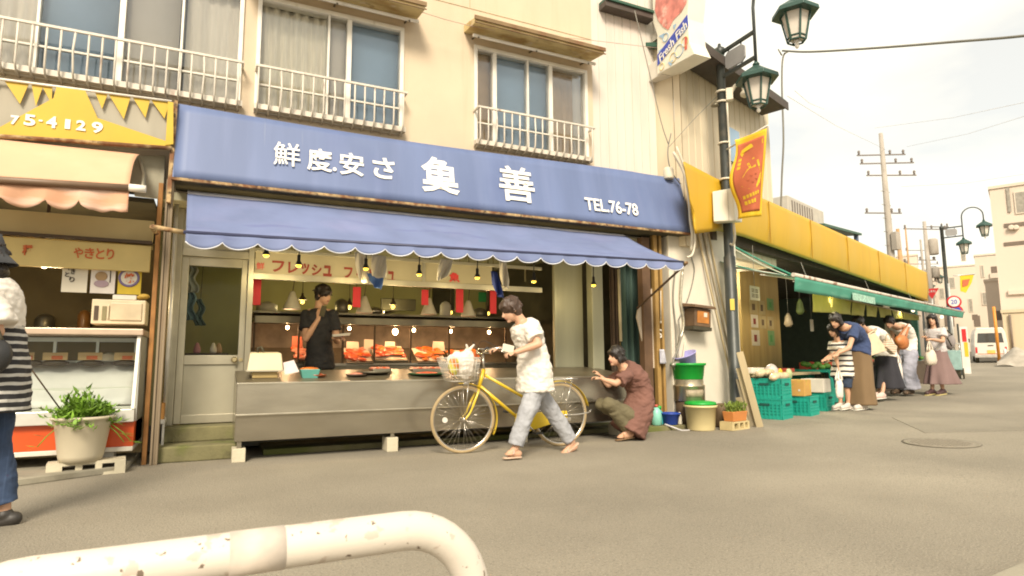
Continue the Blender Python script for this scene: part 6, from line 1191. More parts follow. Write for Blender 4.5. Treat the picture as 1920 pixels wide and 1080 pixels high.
obj('pole', MB().tube([p, p+V((0, 0, zz_+.2))], .03, 8), M_ALU, ts); obj('triangle', MB(MR2).prism([(-.27, -.05, zz_+.2), (.27, -.05, zz_+.2), (0, -.05, zz_-.25)], (0, .015, 0)), M_SRED, ts); obj('lettering', text_mb('止まれ', MR2 @ Matrix.Translation((0, -.055, zz_+.08)), -.15, .15, -.05, .05, .003, .01), M_SWH, ts)
p = atd(1811, 670, 19); p.z = G(p.x); MV = facing(p); vs_ = thing('pillar_sign', 'slim upright roadside banner with red, yellow and white panels', 'sign', p); h0 = lambda py: CAM.z+(671-py)/FPX*19-p.z
obj('board', MB(MV).box(-.1, -.02, .05, .1, .02, h0(612)), M_SWH, vs_, bev=.004); obj('red_panel', MB(MV).box(-.05, -.026, h0(640), .06, -.021, h0(616)), M_SRED, vs_); obj('yellow_panel', MB(MV).box(-.02, -.026, h0(668), .08, -.021, h0(641)), M_BNY, vs_); obj('post', MB(MV).box(-.16, -.02, 0, -.11, .02, h0(606)), M_BLK, vs_)
p = lf.location; fl2 = thing('pennant', 'yellow pennant with an orange print hanging on the distant street lamp', 'flag', V((p.x, p.y, p.z+2.6))); Df = 23.6
pq = lambda px, py: atd(px, py, Df)
obj('cloth', MB().prism([pq(1800, 517), (pq(1826, 515)), pq(1822, 530), pq(1811, 549), pq(1801, 546)], _f*.01), M_BNY, fl2); obj('print', MB().prism([pq(1804, 525)-_f*.02, pq(1818, 523)-_f*.02, pq(1814, 535)-_f*.02, pq(1804, 538)-_f*.02], _f*.008), M_BNR, fl2); obj('rod', MB().tube([pq(1787, 517), pq(1828, 514)], .02, 6), M_ALU, fl2)
# leaning orange pole, tarpaulin, bollard
p = atd(1874, 678, 26); p.z = G(p.x); tag(obj('orange_pole', MB().tube([p, atd(1863, 575, 26)], .06, 8), mt('orange_paint', (.6, .24, .03), .5)), 'leaning orange pole in front of the white van', 'pole')
p = atd(1886, 676, 26); p.z = G(p.x); tag(obj('bollard', MB().lathe(p, [(.06, 0), (.06, .6), (.04, .66)], 10), M_SWH), 'short white bollard right of the orange pole', 'bollard')
p = atd(1915, 674, 24); p.z = G(p.x); MT = facing(p); tp_ = MB(MT); tp_.sheet(lambda u, v: (-.75+2.4*u, -.5+1.2*v, .02+(.6+.12*math.sin(u*9))*math.sin(min(1, v*1.6)*PI/2)*min(1, u*3+.25)+.05*math.sin(u*17+v*6)), 24, 14)
tag(obj('tarpaulin', tp_, mt('grey_tarp', (.36, .32, .26), .7, var=.15)), 'grey tarpaulin draped over a load at the right edge', 'tarpaulin')
# white van, rear view
p = atd(1860, 673, 28); p.z = G(p.x); MVn = facing(p) @ Matrix.Rotation(math.radians(4), 4, 'Z') @ Matrix.Diagonal((.86, .86, .9, 1)); vn = thing('van', 'white boxy delivery van seen from behind at the end of the street', 'van', p)
M_VAN = mt('van_white', (.66, .6, .52), .35, var=.04, coat=.3)
mb = MB(MVn); prof = [(-.70, .32), (-.72, .9), (-.66, 1.5), (-.56, 1.78), (.56, 1.78), (.66, 1.5), (.72, .9), (.70, .32)]
mb.prism([(x, 0, z) for x, z in prof], (0, 3.2, 0)); obj('body', mb, M_VAN, vn, bev=.05, seg=3)
obj('rear_window', MB(MVn).prism([(-.56, -.012, 1.02), (-.5, -.012, 1.5), (.5, -.012, 1.5), (.56, -.012, 1.02)], (0, .01, 0)), mt('van_glass', (.06, .06, .055), .1), vn)
obj('bumper', MB(MVn).box(-.72, -.08, .26, .72, .05, .42), mt('bumper_grey', (.4, .37, .32), .5), vn, bev=.02); obj('number_plate', MB(MVn).box(-.17, -.02, .48, .17, -.005, .64), mt('plate_yellow', (.6, .45, .1), .5), vn)
for x in (-.66, .58): obj('tail_light', MB(MVn).box(x, -.02, .5, x+.08, .02, .8), M_SRED, vn)
obj('stripe', MB(MVn).box(-.6, -.01, .44, .6, -.002, .47), M_ORL, vn)
for x in (-.68, .52):
    for y in (.5, 2.6): w_ = obj('wheel', MB(MVn).lathe((x, y, .28), [(.2, 0), (.28, .01), (.28, .15), (.2, .16)], 18, 'x'), M_DARK, vn); obj('hub', MB(MVn).lathe((x-.005, y, .28), [(.1, 0), (.1, .17)], 12, 'x'), M_ALU, w_)
for x in (-.86, .74): obj('mirror', MB(MVn).box(x, 2.7, 1.1, x+.12, 2.78, 1.3), M_DARK, vn)
obj('handle', MB(MVn).box(-.12, -.03, .86, .12, -.005, .9), M_DARK, vn)
p = atd(1790, 676, 17.5); p.z = G(p.x); MZ = facing(p); sc_ = thing('bicycle_trailer', 'pale teal hand cart parked behind the long skirted woman', 'cart', p)
obj('bin', MB(MZ).box(-.16, -.2, .25, .16, .2, .8), mt('pale_teal_metal', (.25, .38, .36), .5, var=.2), sc_, bev=.02); obj('handle', MB(MZ).tube([(-.14, .2, .8), (-.14, .3, 1.0), (.14, .3, 1.0), (.14, .2, .8)], .015, 6), M_ALU, sc_)
for x in (-.18, .16): obj('wheel', MB(MZ).lathe((x, -.05, .15), [(.1, 0), (.15, .005), (.15, .035), (.1, .04)], 16, 'x'), M_DARK, sc_)
obj('leg', MB(MZ).box(-.12, .16, 0, .12, .18, .25), M_DSTEEL, sc_)
# ================================================================ GUARD PIPE IN THE FOREGROUND
M_PIPE = mt('chipped_white_pipe', (.6, .54, .46), .45, var=.04, scale=3, bump=.12, bscale=25, layers=(((.45, .37, .3), 22, .61, .64, .8, (1, 1, 1.3)), ((.12, .08, .05), 60, .66, .68, .9, (1, 1, 1)), ((.55, .48, .4), 5, .58, .75, .35, (1, 1, 1))))
zg = .64
def pz(px, py): d = ray(px, py); return CAM+d*((zg-CAM.z)/d.z)
ga_, gb_ = pz(150, 1078), pz(700, 1003); dg_ = (gb_-ga_).normalized(); A_ = ga_-dg_*.06; B_ = gb_+dg_*.055; rc = .14
def corner(c, sgn): return [c+dg_*(sgn*rc*math.sin(a))+V((0, 0, -rc+rc*math.cos(a))) for a in [PI/2*i/10 for i in range(11)]]
pts = [V((A_.x, A_.y, 0))-dg_*rc]+list(reversed(corner(A_, -1)))+[A_.lerp(B_, t/8) for t in range(1, 8)]+corner(B_, 1)+[V((B_.x, B_.y, 0))+dg_*rc]
gp = thing('guard_rail', 'chipped white painted pipe guard rail close in the foreground', 'guard rail', (A_+B_)/2*1)
gp.location.z = 0; WL[gp.name] = V(gp.location)
obj('pipe', MB().tube(pts, .0345, 28), M_PIPE, gp)
sb_ = A_.lerp(B_, .47); obj('reflective_band', MB().tube([sb_, sb_+dg_*.085], .0353, 28), mt('worn_band', (.53, .46, .39), .6, var=.25, scale=12, layers=(((.42, .36, .29), 9, .52, .65, .5, (1, 1, 1)),)), gp)
# ================================================================ PEOPLE
M_SKIN = mt('skin', (.52, .3, .19), .55, var=.06, scale=12); M_HAIR = mt('black_hair', (.018, .013, .010), .45, var=.3, scale=30, stretch=(3, 3, .4), bump=.4, bscale=60)
M_HAIRB = mt('brown_hair', (.055, .03, .018), .5, var=.3, scale=30, bump=.4, bscale=60)
M_EYE = mt('eye_dark', (.02, .015, .012), .3); M_LIP = mt('lip', (.38, .14, .11), .5)
def cloth_m(n, c, **k): return mt(n, c, .9, var=k.pop('var', .08), scale=k.pop('scale', 6), bump=.15, bscale=k.pop('bscale', 30), **k)
def fabric_stripes(name, a, b, freq):
    if name in MATS: return MATS[name]
    m = bpy.data.materials.new(name); m.use_nodes = True; t = m.node_tree; L = t.links.new; bs = t.nodes['Principled BSDF']; bs.inputs['Roughness'].default_value = .9
    tc = N(t, 'ShaderNodeTexCoord'); sp = N(t, 'ShaderNodeSeparateXYZ'); nz = N(t, 'ShaderNodeTexNoise'); nz.inputs['Scale'].default_value = 5
    m1 = N(t, 'ShaderNodeMath', operation='MULTIPLY_ADD'); m1.inputs[1].default_value = .03; m2 = N(t, 'ShaderNodeMath', operation='MULTIPLY'); m2.inputs[1].default_value = freq
    m3 = N(t, 'ShaderNodeMath', operation='FRACT'); m4 = N(t, 'ShaderNodeMath', operation='GREATER_THAN'); m4.inputs[1].default_value = .62
    mx = N(t, 'ShaderNodeMix', data_type='RGBA'); mx.inputs[6].default_value = (*a, 1); mx.inputs[7].default_value = (*b, 1)
    L(tc.outputs['Object'], sp.inputs[0]); L(tc.outputs['Object'], nz.inputs['Vector']); L(nz.outputs['Fac'], m1.inputs[0]); L(sp.outputs['Z'], m1.inputs[2]); L(m1.outputs[0], m2.inputs[0]); L(m2.outputs[0], m3.inputs[0]); L(m3.outputs[0], m4.inputs[0]); L(m4.outputs[0], mx.inputs[0]); L(mx.outputs[2], bs.inputs['Base Color'])
    MATS[name] = m; return m
def bez(a, b, c, t): return a*(1-t)**2+b*(2*t*(1-t))+c*t*t
class Fig:
    """a figure posed through joints; every joint a picture point on a plane at its own side offset from the figure's middle plane"""
    def __init__(s, loc, fwd, J, k=1.0, pn=None, hf=(1, 0, -.1), vox=.010, fem=False, wide=1.0):
        s.loc = V(loc); s.f = V((*fwd, 0)).normalized(); s.l = V((-s.f.y, s.f.x, 0)); s.k = k; s.vox = vox; s.fem = fem; s.wide = wide
        n = V((*pn, 0)).normalized() if pn else s.l; s.J = {}
        for q, (px, py, o) in J.items():
            d = ray(px, py); c = s.loc+n*o; s.J[q] = CAM+d*((c-CAM).dot(n)/d.dot(n))
        j = s.J; P, C = j['pelvis'], j['chest']; s.mid = j.get('mid', (P+C)/2); s.mid = s.mid*2-(P+C)/2
        s.hf = (s.f*hf[0]+s.l*hf[1]+V((0, 0, hf[2]))).normalized()
        sw = .165*k*wide*(.92 if fem else 1); d = (C-s.mid).normalized()
        tw = j.get('sl'); s.sh = {}
        for a, sg in (('L', 1), ('R', -1)):
            s.sh[a] = j.get('sh'+a, C-d*.05*k+s.l*(sw*sg)); s.J.setdefault('hip'+a, P-V((0, 0, .03*k))+s.l*(.085*k*sg))
    def ring(s, t, w, dp):
        P, C = s.J['pelvis'], s.J['chest']; c = bez(P, s.mid, C, t) if 0 <= t <= 1 else (P+(s.mid-P)*2*t if t < 0 else C+(C-s.mid)*2*(t-1))
        e = .01; tq = min(.98, max(.02, t)); dd = bez(P, s.mid, C, tq+e)-bez(P, s.mid, C, tq-e); dd = dd.normalized() if dd.length > 1e-6 else V((0, 0, 1))
        fr = dd.cross(s.l).normalized() if abs(dd.dot(s.l)) < .99 else s.f
        return (c, s.l*(w*s.k*s.wide), fr*(dp*s.k))
    TOR = [(-.16, .10, .075), (-.06, .155, .11), (.05, .168, .118), (.25, .152, .108), (.5, .148, .108), (.72, .17, .118), (.88, .178, .108), (.97, .13, .085), (1.03, .07, .06)]
    def hand(s, mb, wr, tip, up, curl=.6, k=1):
        """palm plus four separate fingers and a thumb; tip: where the knuckles point, up: back of the hand"""
        d = (V(tip)-wr).normalized(); b = (V(up)-d*V(up).dot(d)).normalized(); sd_ = d.cross(b); K = s.k*k
        kn = wr+d*.085*K
        for i in range(4):
            o = sd_*((i-1.5)*.0195*K); mb.cap(wr+d*.02*K+o*.6, kn+o, .0125*K, .0105*K, 8)
        for i, ln in enumerate((.068, .078, .073, .056)):
            o = sd_*((i-1.5)*.0215*K); p = kn+o; cu = curl*(1+.12*i)
            for sgm, (fr, r) in enumerate(((.45, .0092), (.32, .0085), (.25, .0078))):
                a = cu*(sgm+.5); q = p+(d*math.cos(a)-b*math.sin(a))*(ln*fr*K); mb.cap(p, q, r*K, r*.92*K, 8); p = q
        t0 = wr+d*.03*K-sd_*.025*K; t1 = t0+(d*.6-sd_*.55-b*.25).normalized()*.04*K; t2 = t1+(d*.85-sd_*.1-b*.45).normalized()*.035*K
        mb.cap(t0, t1, .0125*K, .011*K, 8); mb.cap(t1, t2, .0105*K, .009*K, 8)
    def foot(s, mb, an, toe, k=1.0, sole=False):
        K = s.k*k; d = (toe-an); dh = V((d.x, d.y, 0)).normalized() if V((d.x, d.y, 0)).length > 1e-4 else s.f
        ft = (toe-an); ft.normalize(); heel = an+V((0, 0, -.055*K))-dh*.035*K
        if sole: return heel, toe
        mb.cap(heel, toe-dh*.05*K+V((0, 0, .005)), .036*K, .034*K); mb.cap(an, toe-dh*.07*K+V((0, 0, .014)), .04*K, .028*K)
        sd_ = dh.cross(V((0, 0, 1)))
        for i in range(5): mb.cap(toe-dh*.06*K+sd_*((i-2)*.017*K), toe+sd_*((i-2)*.018*K)-dh*(abs(i-1)*.006*K), .012*K, .0095*K, 8)
    def body(s, name, label, hands=True, feet=True, group=None, curl=.7, lk=1.0):
        j = s.J; k = s.k; mb = MB(); mb.loft([s.ring(t, w*.93, d*.93) for t, w, d in s.TOR], 20)
        H = j['head']; up = (V((0, 0, 1))-s.hf*s.hf.z); up = up.normalized() if up.length > .2 else -s.f; 
        up = up.normalized(); lf = up.cross(s.hf).normalized(); s.hup, s.hl = up, lf; F = s.hf
        base = H-up*.06*k-F*.035*k; mb.cap(j['chest']-(j['chest']-s.mid).normalized()*.03*k, base, .062*k, .053*k, 12)
        mb.ell(H+up*.025*k-F*.012*k, lf*.075*k, F*.096*k, up*.095*k, 18, 12); mb.ell(H-up*.045*k+F*.022*k, lf*.058*k, F*.068*k, up*.07*k, 16, 10)
        mb.cap(H+F*.082*k+up*.008*k, H+F*.104*k-up*.026*k, .009*k, .0145*k, 8); mb.ell(H+F*.088*k-up*.058*k, lf*.022*k, F*.012*k, up*.010*k, 10, 6); mb.ell(H+F*.072*k-up*.095*k, lf*.026*k, F*.02*k, up*.018*k, 10, 6)
        for sg in (1, -1): mb.ell(H+lf*(.077*sg*k)-F*.012*k-up*.008*k, lf*.012*k, F*.02*k, up*.032*k, 10, 7)
        for a in 'LR':
            sh, el, wr = s.sh[a], j['el'+a], j['wr'+a]
            mb.cap(sh, el, .05*k, .04*k); mb.cap(sh+(j['chest']-sh)*.35, sh, .055*k, .052*k)
            m_ = el.lerp(wr, .3); mb.cap(el, m_, .04*k, .041*k); mb.cap(m_, wr, .041*k, .027*k)
            if hands: s.hand(mb, wr, wr+j.get('hd'+a, (wr-el)), j.get('hu'+a, V((0, 0, 1))), j.get('curl'+a, curl))
            hp, kn, an = j['hip'+a], j['kn'+a], j['an'+a]
            mb.cap(hp, kn, .088*k*lk, .056*k*lk); m_ = kn.lerp(an, .32)-s.f*.012*k; mb.cap(kn, m_, .054*k*lk, .056*k*(.5+.5*lk)); mb.cap(m_, an, .055*k*(.5+.5*lk), .036*k)
            if feet: s.foot(mb, an, j['to'+a])
        me, off = remesh(mb, s.vox, 5, name); me.materials.clear(); o = put(name, me, [M_SKIN, M_EYE, M_LIP], None, off); WL[o.name] = V(off)
        ey = [H+F*.09*k+up*.012*k+lf*(.031*sg*k) for sg in (1, -1)]; br = [q+up*.022*k for q in ey]; lp = H+F*.096*k-up*.058*k
        for p in me.polygons:
            c = V(p.center)+off
            if any((c-q).length < .0135*k for q in ey) or any(abs((c-q).dot(up)) < .005*k and (c-q).length < .022*k for q in br): p.material_index = 1
            elif abs((c-lp).dot(up)) < .009*k and (c-lp).length < .024*k: p.material_index = 2
        s.o = tag(o, label, 'person', group); return o
    def hair(s, m, length=0, fringe=.0, puff=1.1, seed=1, wr=.008, name='hair'):
        H, F, up, lf, k = s.J['head'], s.hf, s.hup, s.hl, s.k; mb = MB()
        mb.ell(H+up*(.035+fringe*0)*k-F*.024*k, lf*.083*puff*k, F*.098*puff*k, up*.092*puff*k, 18, 12)
        mb.ell(H-up*.02*k-F*.045*k, lf*.08*puff*k, F*.06*k, up*.085*k, 16, 10)
        for sg in (1, -1): mb.ell(H+lf*(.07*sg*k)+up*.02*k-F*.005*k, lf*.02*k, F*.05*k, up*.05*k, 12, 8)
        r = random.Random(seed)
        for i in range(34):
            a = r.uniform(0, 2*PI); e = r.uniform(-.3, 1.3); d = lf*math.cos(a)*math.cos(e)*.08*k+F*(math.sin(a)*math.cos(e)*.09*k)+up*math.sin(e)*.09*k
            if d.dot(F) > .065*k and d.dot(up) < .03: continue
            c = H+up*.03*k-F*.02*k+d*1.0; q_ = c+d*.4+(up*-.02+lf*r.uniform(-.015, .015))*k; mb.cap(c-d*.1+up*.015*k, q_, .022*k, .008*k, 7)
        if fringe: mb.ell(H+up*.06*k+F*.06*k, lf*.065*k, F*.035*k, up*.03*k, 12, 8)
        if length:
            q = H-up*.03*k-F*.05*k; b = q-F*.02*k+V((0, 0, -length*k)); b2 = (q+b)/2-s.f*.035*k
            mb.loft([(q+up*.05*k, lf*.08*k, F*.05*k), (b2, lf*.095*k, s.f*.045*k), (b, lf*.07*k, s.f*.03*k), (b-V((0, 0, .04)), lf*.03*k, s.f*.012*k)], 16)
            for sg in (1, -1): mb.loft([(H+lf*(.075*sg*k)+up*.02*k, F*.04*k, lf*.02*k), (H+lf*(.085*sg*k)-up*.1*k-F*.02*k, F*.04*k, lf*.022*k), (H+lf*(.08*sg*k)-F*.03*k+V((0, 0, -length*.8*k)), s.f*.03*k, lf*.018*k)], 12)
        return robj(name, mb, m, s.o, voxel=s.vox, smooth=3, wrinkle=wr, wscale=28, wst=(1, 1, .4))
    def shirt(s, m, t0=-.1, t1=1.0, ease=.025, sleeve=.55, flare=.02, name='shirt', sr=.075, wr=.01, hem=None, nosleeve=False, smooth=5):
        mb = MB(); k = s.k; tt = [t0, t0+.04, .1, .3, .5, .7, .86, .95, t1]
        base = [(t, w, d) for t, w, d in s.TOR]
        def wd(t):
            for (a, w0, d0), (b, w1, d1) in zip(base, base[1:]):
                if a <= t <= b: q = (t-a)/(b-a); return w0+(w1-w0)*q, d0+(d1-d0)*q
            return (base[0][1], base[0][2]) if t < base[0][0] else (base[-1][1], base[-1][2])
        rs = []
        for t in tt:
            w, d = wd(t); 
            if t < .05: w, d = .166, .118
            e = ease+flare*max(0, 1-t*1.6); rs.append(s.ring(t, w+e*.8, d+e))
        if hem: rs = hem+rs
        mb.loft(rs, 24)
        for a in 'LR':
            sh, el = s.sh[a], s.J['el'+a]; dr = (el-sh); c = s.ring(.86, 1, 1)[0]
            mb.cap(sh.lerp(c, .35), sh, .07*k, .072*k)
            if not nosleeve: q = sh+dr*sleeve; mb.loft([(sh-dr*.12, *s.perp(dr, .06*k)), (sh+dr*.05, *s.perp(dr, .07*k)), (sh.lerp(q, .6), *s.perp(dr, sr*k)), (q, *s.perp(dr, sr*1.05*k))], 16)
        return robj(name, mb, m, s.o, voxel=s.vox, smooth=smooth, wrinkle=wr, wscale=11, wst=(1, 1, 1.6))
    def perp(s, d, r):
        d = d.normalized(); a = d.cross(s.f if abs(d.dot(s.f)) < .9 else s.l).normalized(); return a*r, d.cross(a)*r
    def pants(s, m, end=1.0, rt=.105, rk=.085, ra=.08, top=.12, name='trousers', wr=.010):
        mb = MB(); k = s.k; mb.loft([s.ring(t, w, d) for t, w, d in ((-.14, .12, .1), (-.05, .172, .13), (.05, .178, .13), (top, .172, .126))], 22)
        for a in 'LR':
            hp, kn, an = s.J['hip'+a], s.J['kn'+a], s.J['an'+a]
            if end <= .5: q = hp.lerp(kn, end*2); mb.cap(hp, hp.lerp(q, .4), rt*k, rt*k); mb.loft([(hp.lerp(q, .2), *s.perp(q-hp, rt*k)), (q, *s.perp(q-hp, ra*k))], 18)
            else:
                q = kn.lerp(an, end*2-1); mb.cap(hp, kn, rt*k, rk*k, 14); mb.loft([(kn.lerp(hp, .08), *s.perp(kn-hp, rk*k)), (kn.lerp(q, .3), *s.perp(q-kn, (rk*.6+ra*.4)*1.02*k)), (q, *s.perp(q-kn, ra*k))], 18)
        return robj(name, mb, m, s.o, voxel=s.vox, smooth=4, wrinkle=wr, wscale=10, wst=(1, 1, 1.2))
    def skirt(s, m, pts, folds=9, amp=.08, name='skirt', top=.1):
        """pts: (centre, half width along the side, half depth along the front) from the waist down"""
        mb = MB(); n = 64; vs = []; k = len(pts); R = 10; P_ = []
        for i in range((k-1)*R+1):
            a = i/R; q = min(k-2, int(a)); f = a-q; c0, w0, d0 = pts[q]; c1, w1, d1 = pts[q+1]; P_.append((c0.lerp(c1, f), w0+(w1-w0)*f, d0+(d1-d0)*f, i/((k-1)*R)))
        for c, w_, d_, f in P_:
            for q in range(n):
                t = 2*PI*q/n; g = 1+amp*f*(math.sin(t*folds+1.3)+.5*math.sin(t*(folds*2-5)+f*2)); vs.append(c+s.l*(w_*g*math.cos(t))+s.f*(d_*g*math.sin(t)))
        mb.smooth = True; mb.add(vs, [(i*n+q, i*n+(q+1) % n, (i+1)*n+(q+1) % n, (i+1)*n+q) for i in range(len(P_)-1) for q in range(n)])
        mb.smooth = False; mb.f += [tuple(range(n)), tuple(range((len(P_)-1)*n, len(P_)*n))]; mb.mi += [0, 0]; mb.sm += [False, False]
        return obj(name, mb, m, s.o)
    def shoe(s, a, m, ms=None, name='shoe', k=1.0):
        an, toe = s.J['an'+a], s.J['to'+a]; K = s.k*k; d = (toe-an); dh = V((d.x, d.y, 0)).normalized(); heel = an-dh*.05*K; heel.z = an.z-.05*K; t2 = toe+dh*.015*K
        mb = MB(); mb.cap(heel+V((0, 0, .012)), t2-dh*.03*K+V((0, 0, .008)), .045*K, .043*K, 12); mb.cap(an-V((0, 0, .01)), toe-dh*.08*K+V((0, 0, .02)), .048*K, .034*K, 12)
        o = robj(name, mb, m, s.o, voxel=s.vox*.9, smooth=2)
        if ms: sd_ = dh.cross(V((0, 0, 1))); up = sd_.cross((t2-heel).normalized()); q = V((0, 0, -.035*K)); obj('sole', MB().loft([(heel-dh*.045*K+q, sd_*.03*K, up*.012), (heel-dh*.02*K+q, sd_*.046*K, up*.013), (heel.lerp(t2, .6)+q, sd_*.05*K, up*.013), (t2+dh*.012+q, sd_*.035*K, up*.012)], 12), ms, o)
        return o
    def sandal(s, a, m, ms, name='sandal'):
        an, toe = s.J['an'+a], s.J['to'+a]; K = s.k; d = (toe-an); dh = V((d.x, d.y, 0)).normalized(); sd_ = dh.cross(V((0, 0, 1)))
        heel = an-dh*.065*K+V((0, 0, -.09*K)); tp = toe+dh*.02*K+V((0, 0, -.035*K)); ax = (tp-heel).normalized(); up = sd_.cross(ax)
        if an.z-toe.z > .095:
            a_ = d.normalized(); u_ = sd_.cross(a_); heel = an-a_*.05*K-u_*.062*K; tp = toe+a_*.03*K-u_*.03*K; ax = (tp-heel).normalized(); up = sd_.cross(ax)
        mb = MB(); mb.loft([(heel, sd_*.02, up*.01), (heel+ax*.02, sd_*.038*K, up*.012), (heel.lerp(tp, .45), sd_*.036*K, up*.012), (heel.lerp(tp, .8), sd_*.048*K, up*.011), (tp, sd_*.025*K, up*.009)], 14)
        o = obj(name, mb, ms, s.o); c = toe-dh*.065*K+up*.012
        obj('strap', MB().tube([c+sd_*(.05*K)*math.cos(q)+up*(.042*K*math.sin(q)-.014)-dh*.02*math.sin(q) for q in [PI*i/8 for i in range(9)]], .008, 6), m, o); return o
    def at(s, px, py, o, n=None): d = ray(px, py); n = n or s.l; c = s.loc+n*o; return CAM+d*((c-CAM).dot(n)/d.dot(n))
def sack(p0, w_, h_, u, m, label, cat='bag', name='shopping_bag', th=.07, loops=True, parent=None, seed=0, taper=.8):
    """soft carrier bag hanging from p0; u: its width direction"""
    u = V(u).normalized(); n = V((-u.y, u.x, 0)); mb = MB(); R = []
    for f, k, d in ((0, taper*.75, .4), (.06, taper, .8), (.3, .95, 1), (.7, 1.05, 1.1), (.92, 1.0, .9), (1, .8, .45)): R.append((p0+V((0, 0, -.16-h_*f)) if loops else p0+V((0, 0, -h_*f)), u*(w_*k/2), n*(th*d)))
    mb.loft(R, 20); 
    for i, v in enumerate(mb.v): q = noise.noise(V(v)*14+V((seed, 0, 0)))*.022; mb.v[i] = tuple(V(v)+n*q+u*q*.5)
    t = thing(name, label, cat, p0+V((0, 0, -.16-h_))) if parent is None else parent
    o = obj('bag', mb, m, t)
    if loops:
        for sg in (1, -1): obj('handle', MB().tube(smooth_pts([p0+V((0, 0, -.18))+u*(w_*.33)+n*(.02*sg), p0+V((0, 0, -.06))+u*(w_*.14)+n*(.015*sg), p0+V((0, 0, .0)), p0+V((0, 0, -.06))-u*(w_*.14)+n*(.015*sg), p0+V((0, 0, -.18))-u*(w_*.33)+n*(.02*sg)], 4), [.016]*3+[.01]*11+[.016]*3, 7), m, t)
    return t
M_TEEW = cloth_m('white_tee', (.68, .63, .56), var=.03); M_JEAN = cloth_m('grey_jeans', (.31, .315, .335), var=.14, scale=9, layers=(((.42, .43, .45), 5, .5, .7, .5, (1, 1, .5)),)); M_SOLE = mt('sandal_sole', (.5, .36, .26), .7); M_STRP = mt('sandal_strap', (.55, .35, .28), .6)
# ---- man walking the yellow bicycle
loc = atg(995, 856); B_LOC = loc.copy()
f1 = Fig(loc, (-1, 0), dict(pelvis=(1003, 712, 0), mid=(996, 652, 0), chest=(978, 604, 0), head=(957, 581, -.02), shL=(996, 622, .18), shR=(980, 620, -.17),
    elL=(1010, 645, .27), wrL=(966, 661, .2), elR=(985, 665, -.3), wrR=(936, 654, -.33), knL=(984, 782, .1), anL=(966, 840, .1), toL=(947, 852, .1), knR=(1038, 776, -.09), anR=(1072, 828, -.09), toR=(1052, 849, -.09)), 1.0, hf=(1, -.1, -.55), vox=.0075)
f1.J['hdL'] = V((-1, -.1, -.05)); f1.J['hdR'] = V((-1, .05, -.05)); f1.J['curlL'] = f1.J['curlR'] = .95
f1.body('person', 'person in a white tee and grey jeans pushing the yellow bicycle'); f1.hair(M_HAIRB, 0, .02, 1.12)
f1.shirt(M_TEEW, -.16, 1.0, .035, .62, .03, sr=.085, wr=.014); f1.pants(M_JEAN, .96, .108, .086, .078, wr=.012)
for a in 'LR': f1.sandal(a, M_STRP, M_SOLE)
# ---- crouching man
M_BRN = cloth_m('brown_shirt', (.17, .08, .06), var=.12); M_OLV = cloth_m('olive_trousers', (.13, .11, .06), var=.15)
loc = atg(1183, 824)
f2 = Fig(loc, (-1, .1), dict(pelvis=(1189, 783, 0), mid=(1199, 730, 0), chest=(1169, 690, 0), head=(1154, 668, 0), shL=(1177, 703, .18), shR=(1167, 701, -.18), elL=(1155, 719, .2), wrL=(1130, 711, .12), elR=(1141, 722, -.25), wrR=(1128, 707, -.3),
    knL=(1141, 757, .13), anL=(1179, 806, .1), toL=(1157, 820, .1), knR=(1129, 758, -.12), anR=(1203, 804, -.08), toR=(1185, 820, -.08)), .97, hf=(1, .15, -.15), vox=.009)
f2.body('person', 'person in a brown shirt crouching at the right end of the fish counter'); f2.hair(M_HAIR, .05, .02, 1.13, 2)
f2.pants(M_OLV, .95, .11, .085, .075); 
f2.shirt(M_BRN, -.22, 1.0, .04, .75, .05, sr=.085, wr=.014)
for a in 'LR': f2.sandal(a, mt('tan_strap', (.35, .2, .1), .6), mt('brown_sole', (.2, .12, .06), .7))
# ---- shopkeeper behind the counter
loc = at(600, 700, 8.0); loc.z = .3
f3 = Fig(loc, (.75, -.66), dict(pelvis=(600, 682, 0), chest=(598, 580, 0), head=(607, 553, .04), shL=(624, 590, .06), shR=(574, 590, .02), elR=(573, 636, .12), wrR=(597, 598, .18), elL=(632, 640, .1), wrL=(626, 634, .3), knL=(612, 745, .04), anL=(612, 800, 0), toL=(620, 806, .1), knR=(590, 745, .02), anR=(590, 800, 0), toR=(598, 806, .1)), 1.0, pn=(0, -1), hf=(1, .0, -.3), vox=.009)
f3.J['hdR'] = V((.1, -.1, 1)); f3.J['huR'] = V((-.6, -.8, 0)); f3.J['hdL'] = V((.7, -.4, .1))
f3.body('person', 'person in a black tee behind the counter with a hand raised to the ear'); f3.hair(M_HAIR, 0, .02, 1.12, 4)
M_BTEE = cloth_m('black_tee', (.022, .021, .022), var=.2); f3.shirt(M_BTEE, -.1, 1.0, .03, .6, .02); f3.pants(cloth_m('black_trousers', (.018, .017, .016)), .95, .11, .085, .075)
for a in 'LR': f3.shoe(a, M_DARK)
q = f3.J['wrL']+V((.06, -.05, .03)); tag(obj('white_tray', MB().hexa([q+V((-.09, -.05, -.02)), q+V((.1, -.1, 0)), q+V((.12, .03, .0)), q+V((-.07, .07, -.02))], [q+V((-.1, -.06, .01)), q+V((.11, -.11, .03)), q+V((.13, .03, .03)), q+V((-.08, .08, .01))]), M_SHW, bev=.004), 'small white tray held by the shopkeeper in black', 'tray')
q = f3.J['wrR']+V((.03, -.03, .09)); tag(obj('phone', MB().beam(q+V((0, 0, -.06)), q+V((.03, -.01, .07)), .02, .06), M_DARK, bev=.006), 'dark phone held against the shopkeeper\'s ear', 'phone')
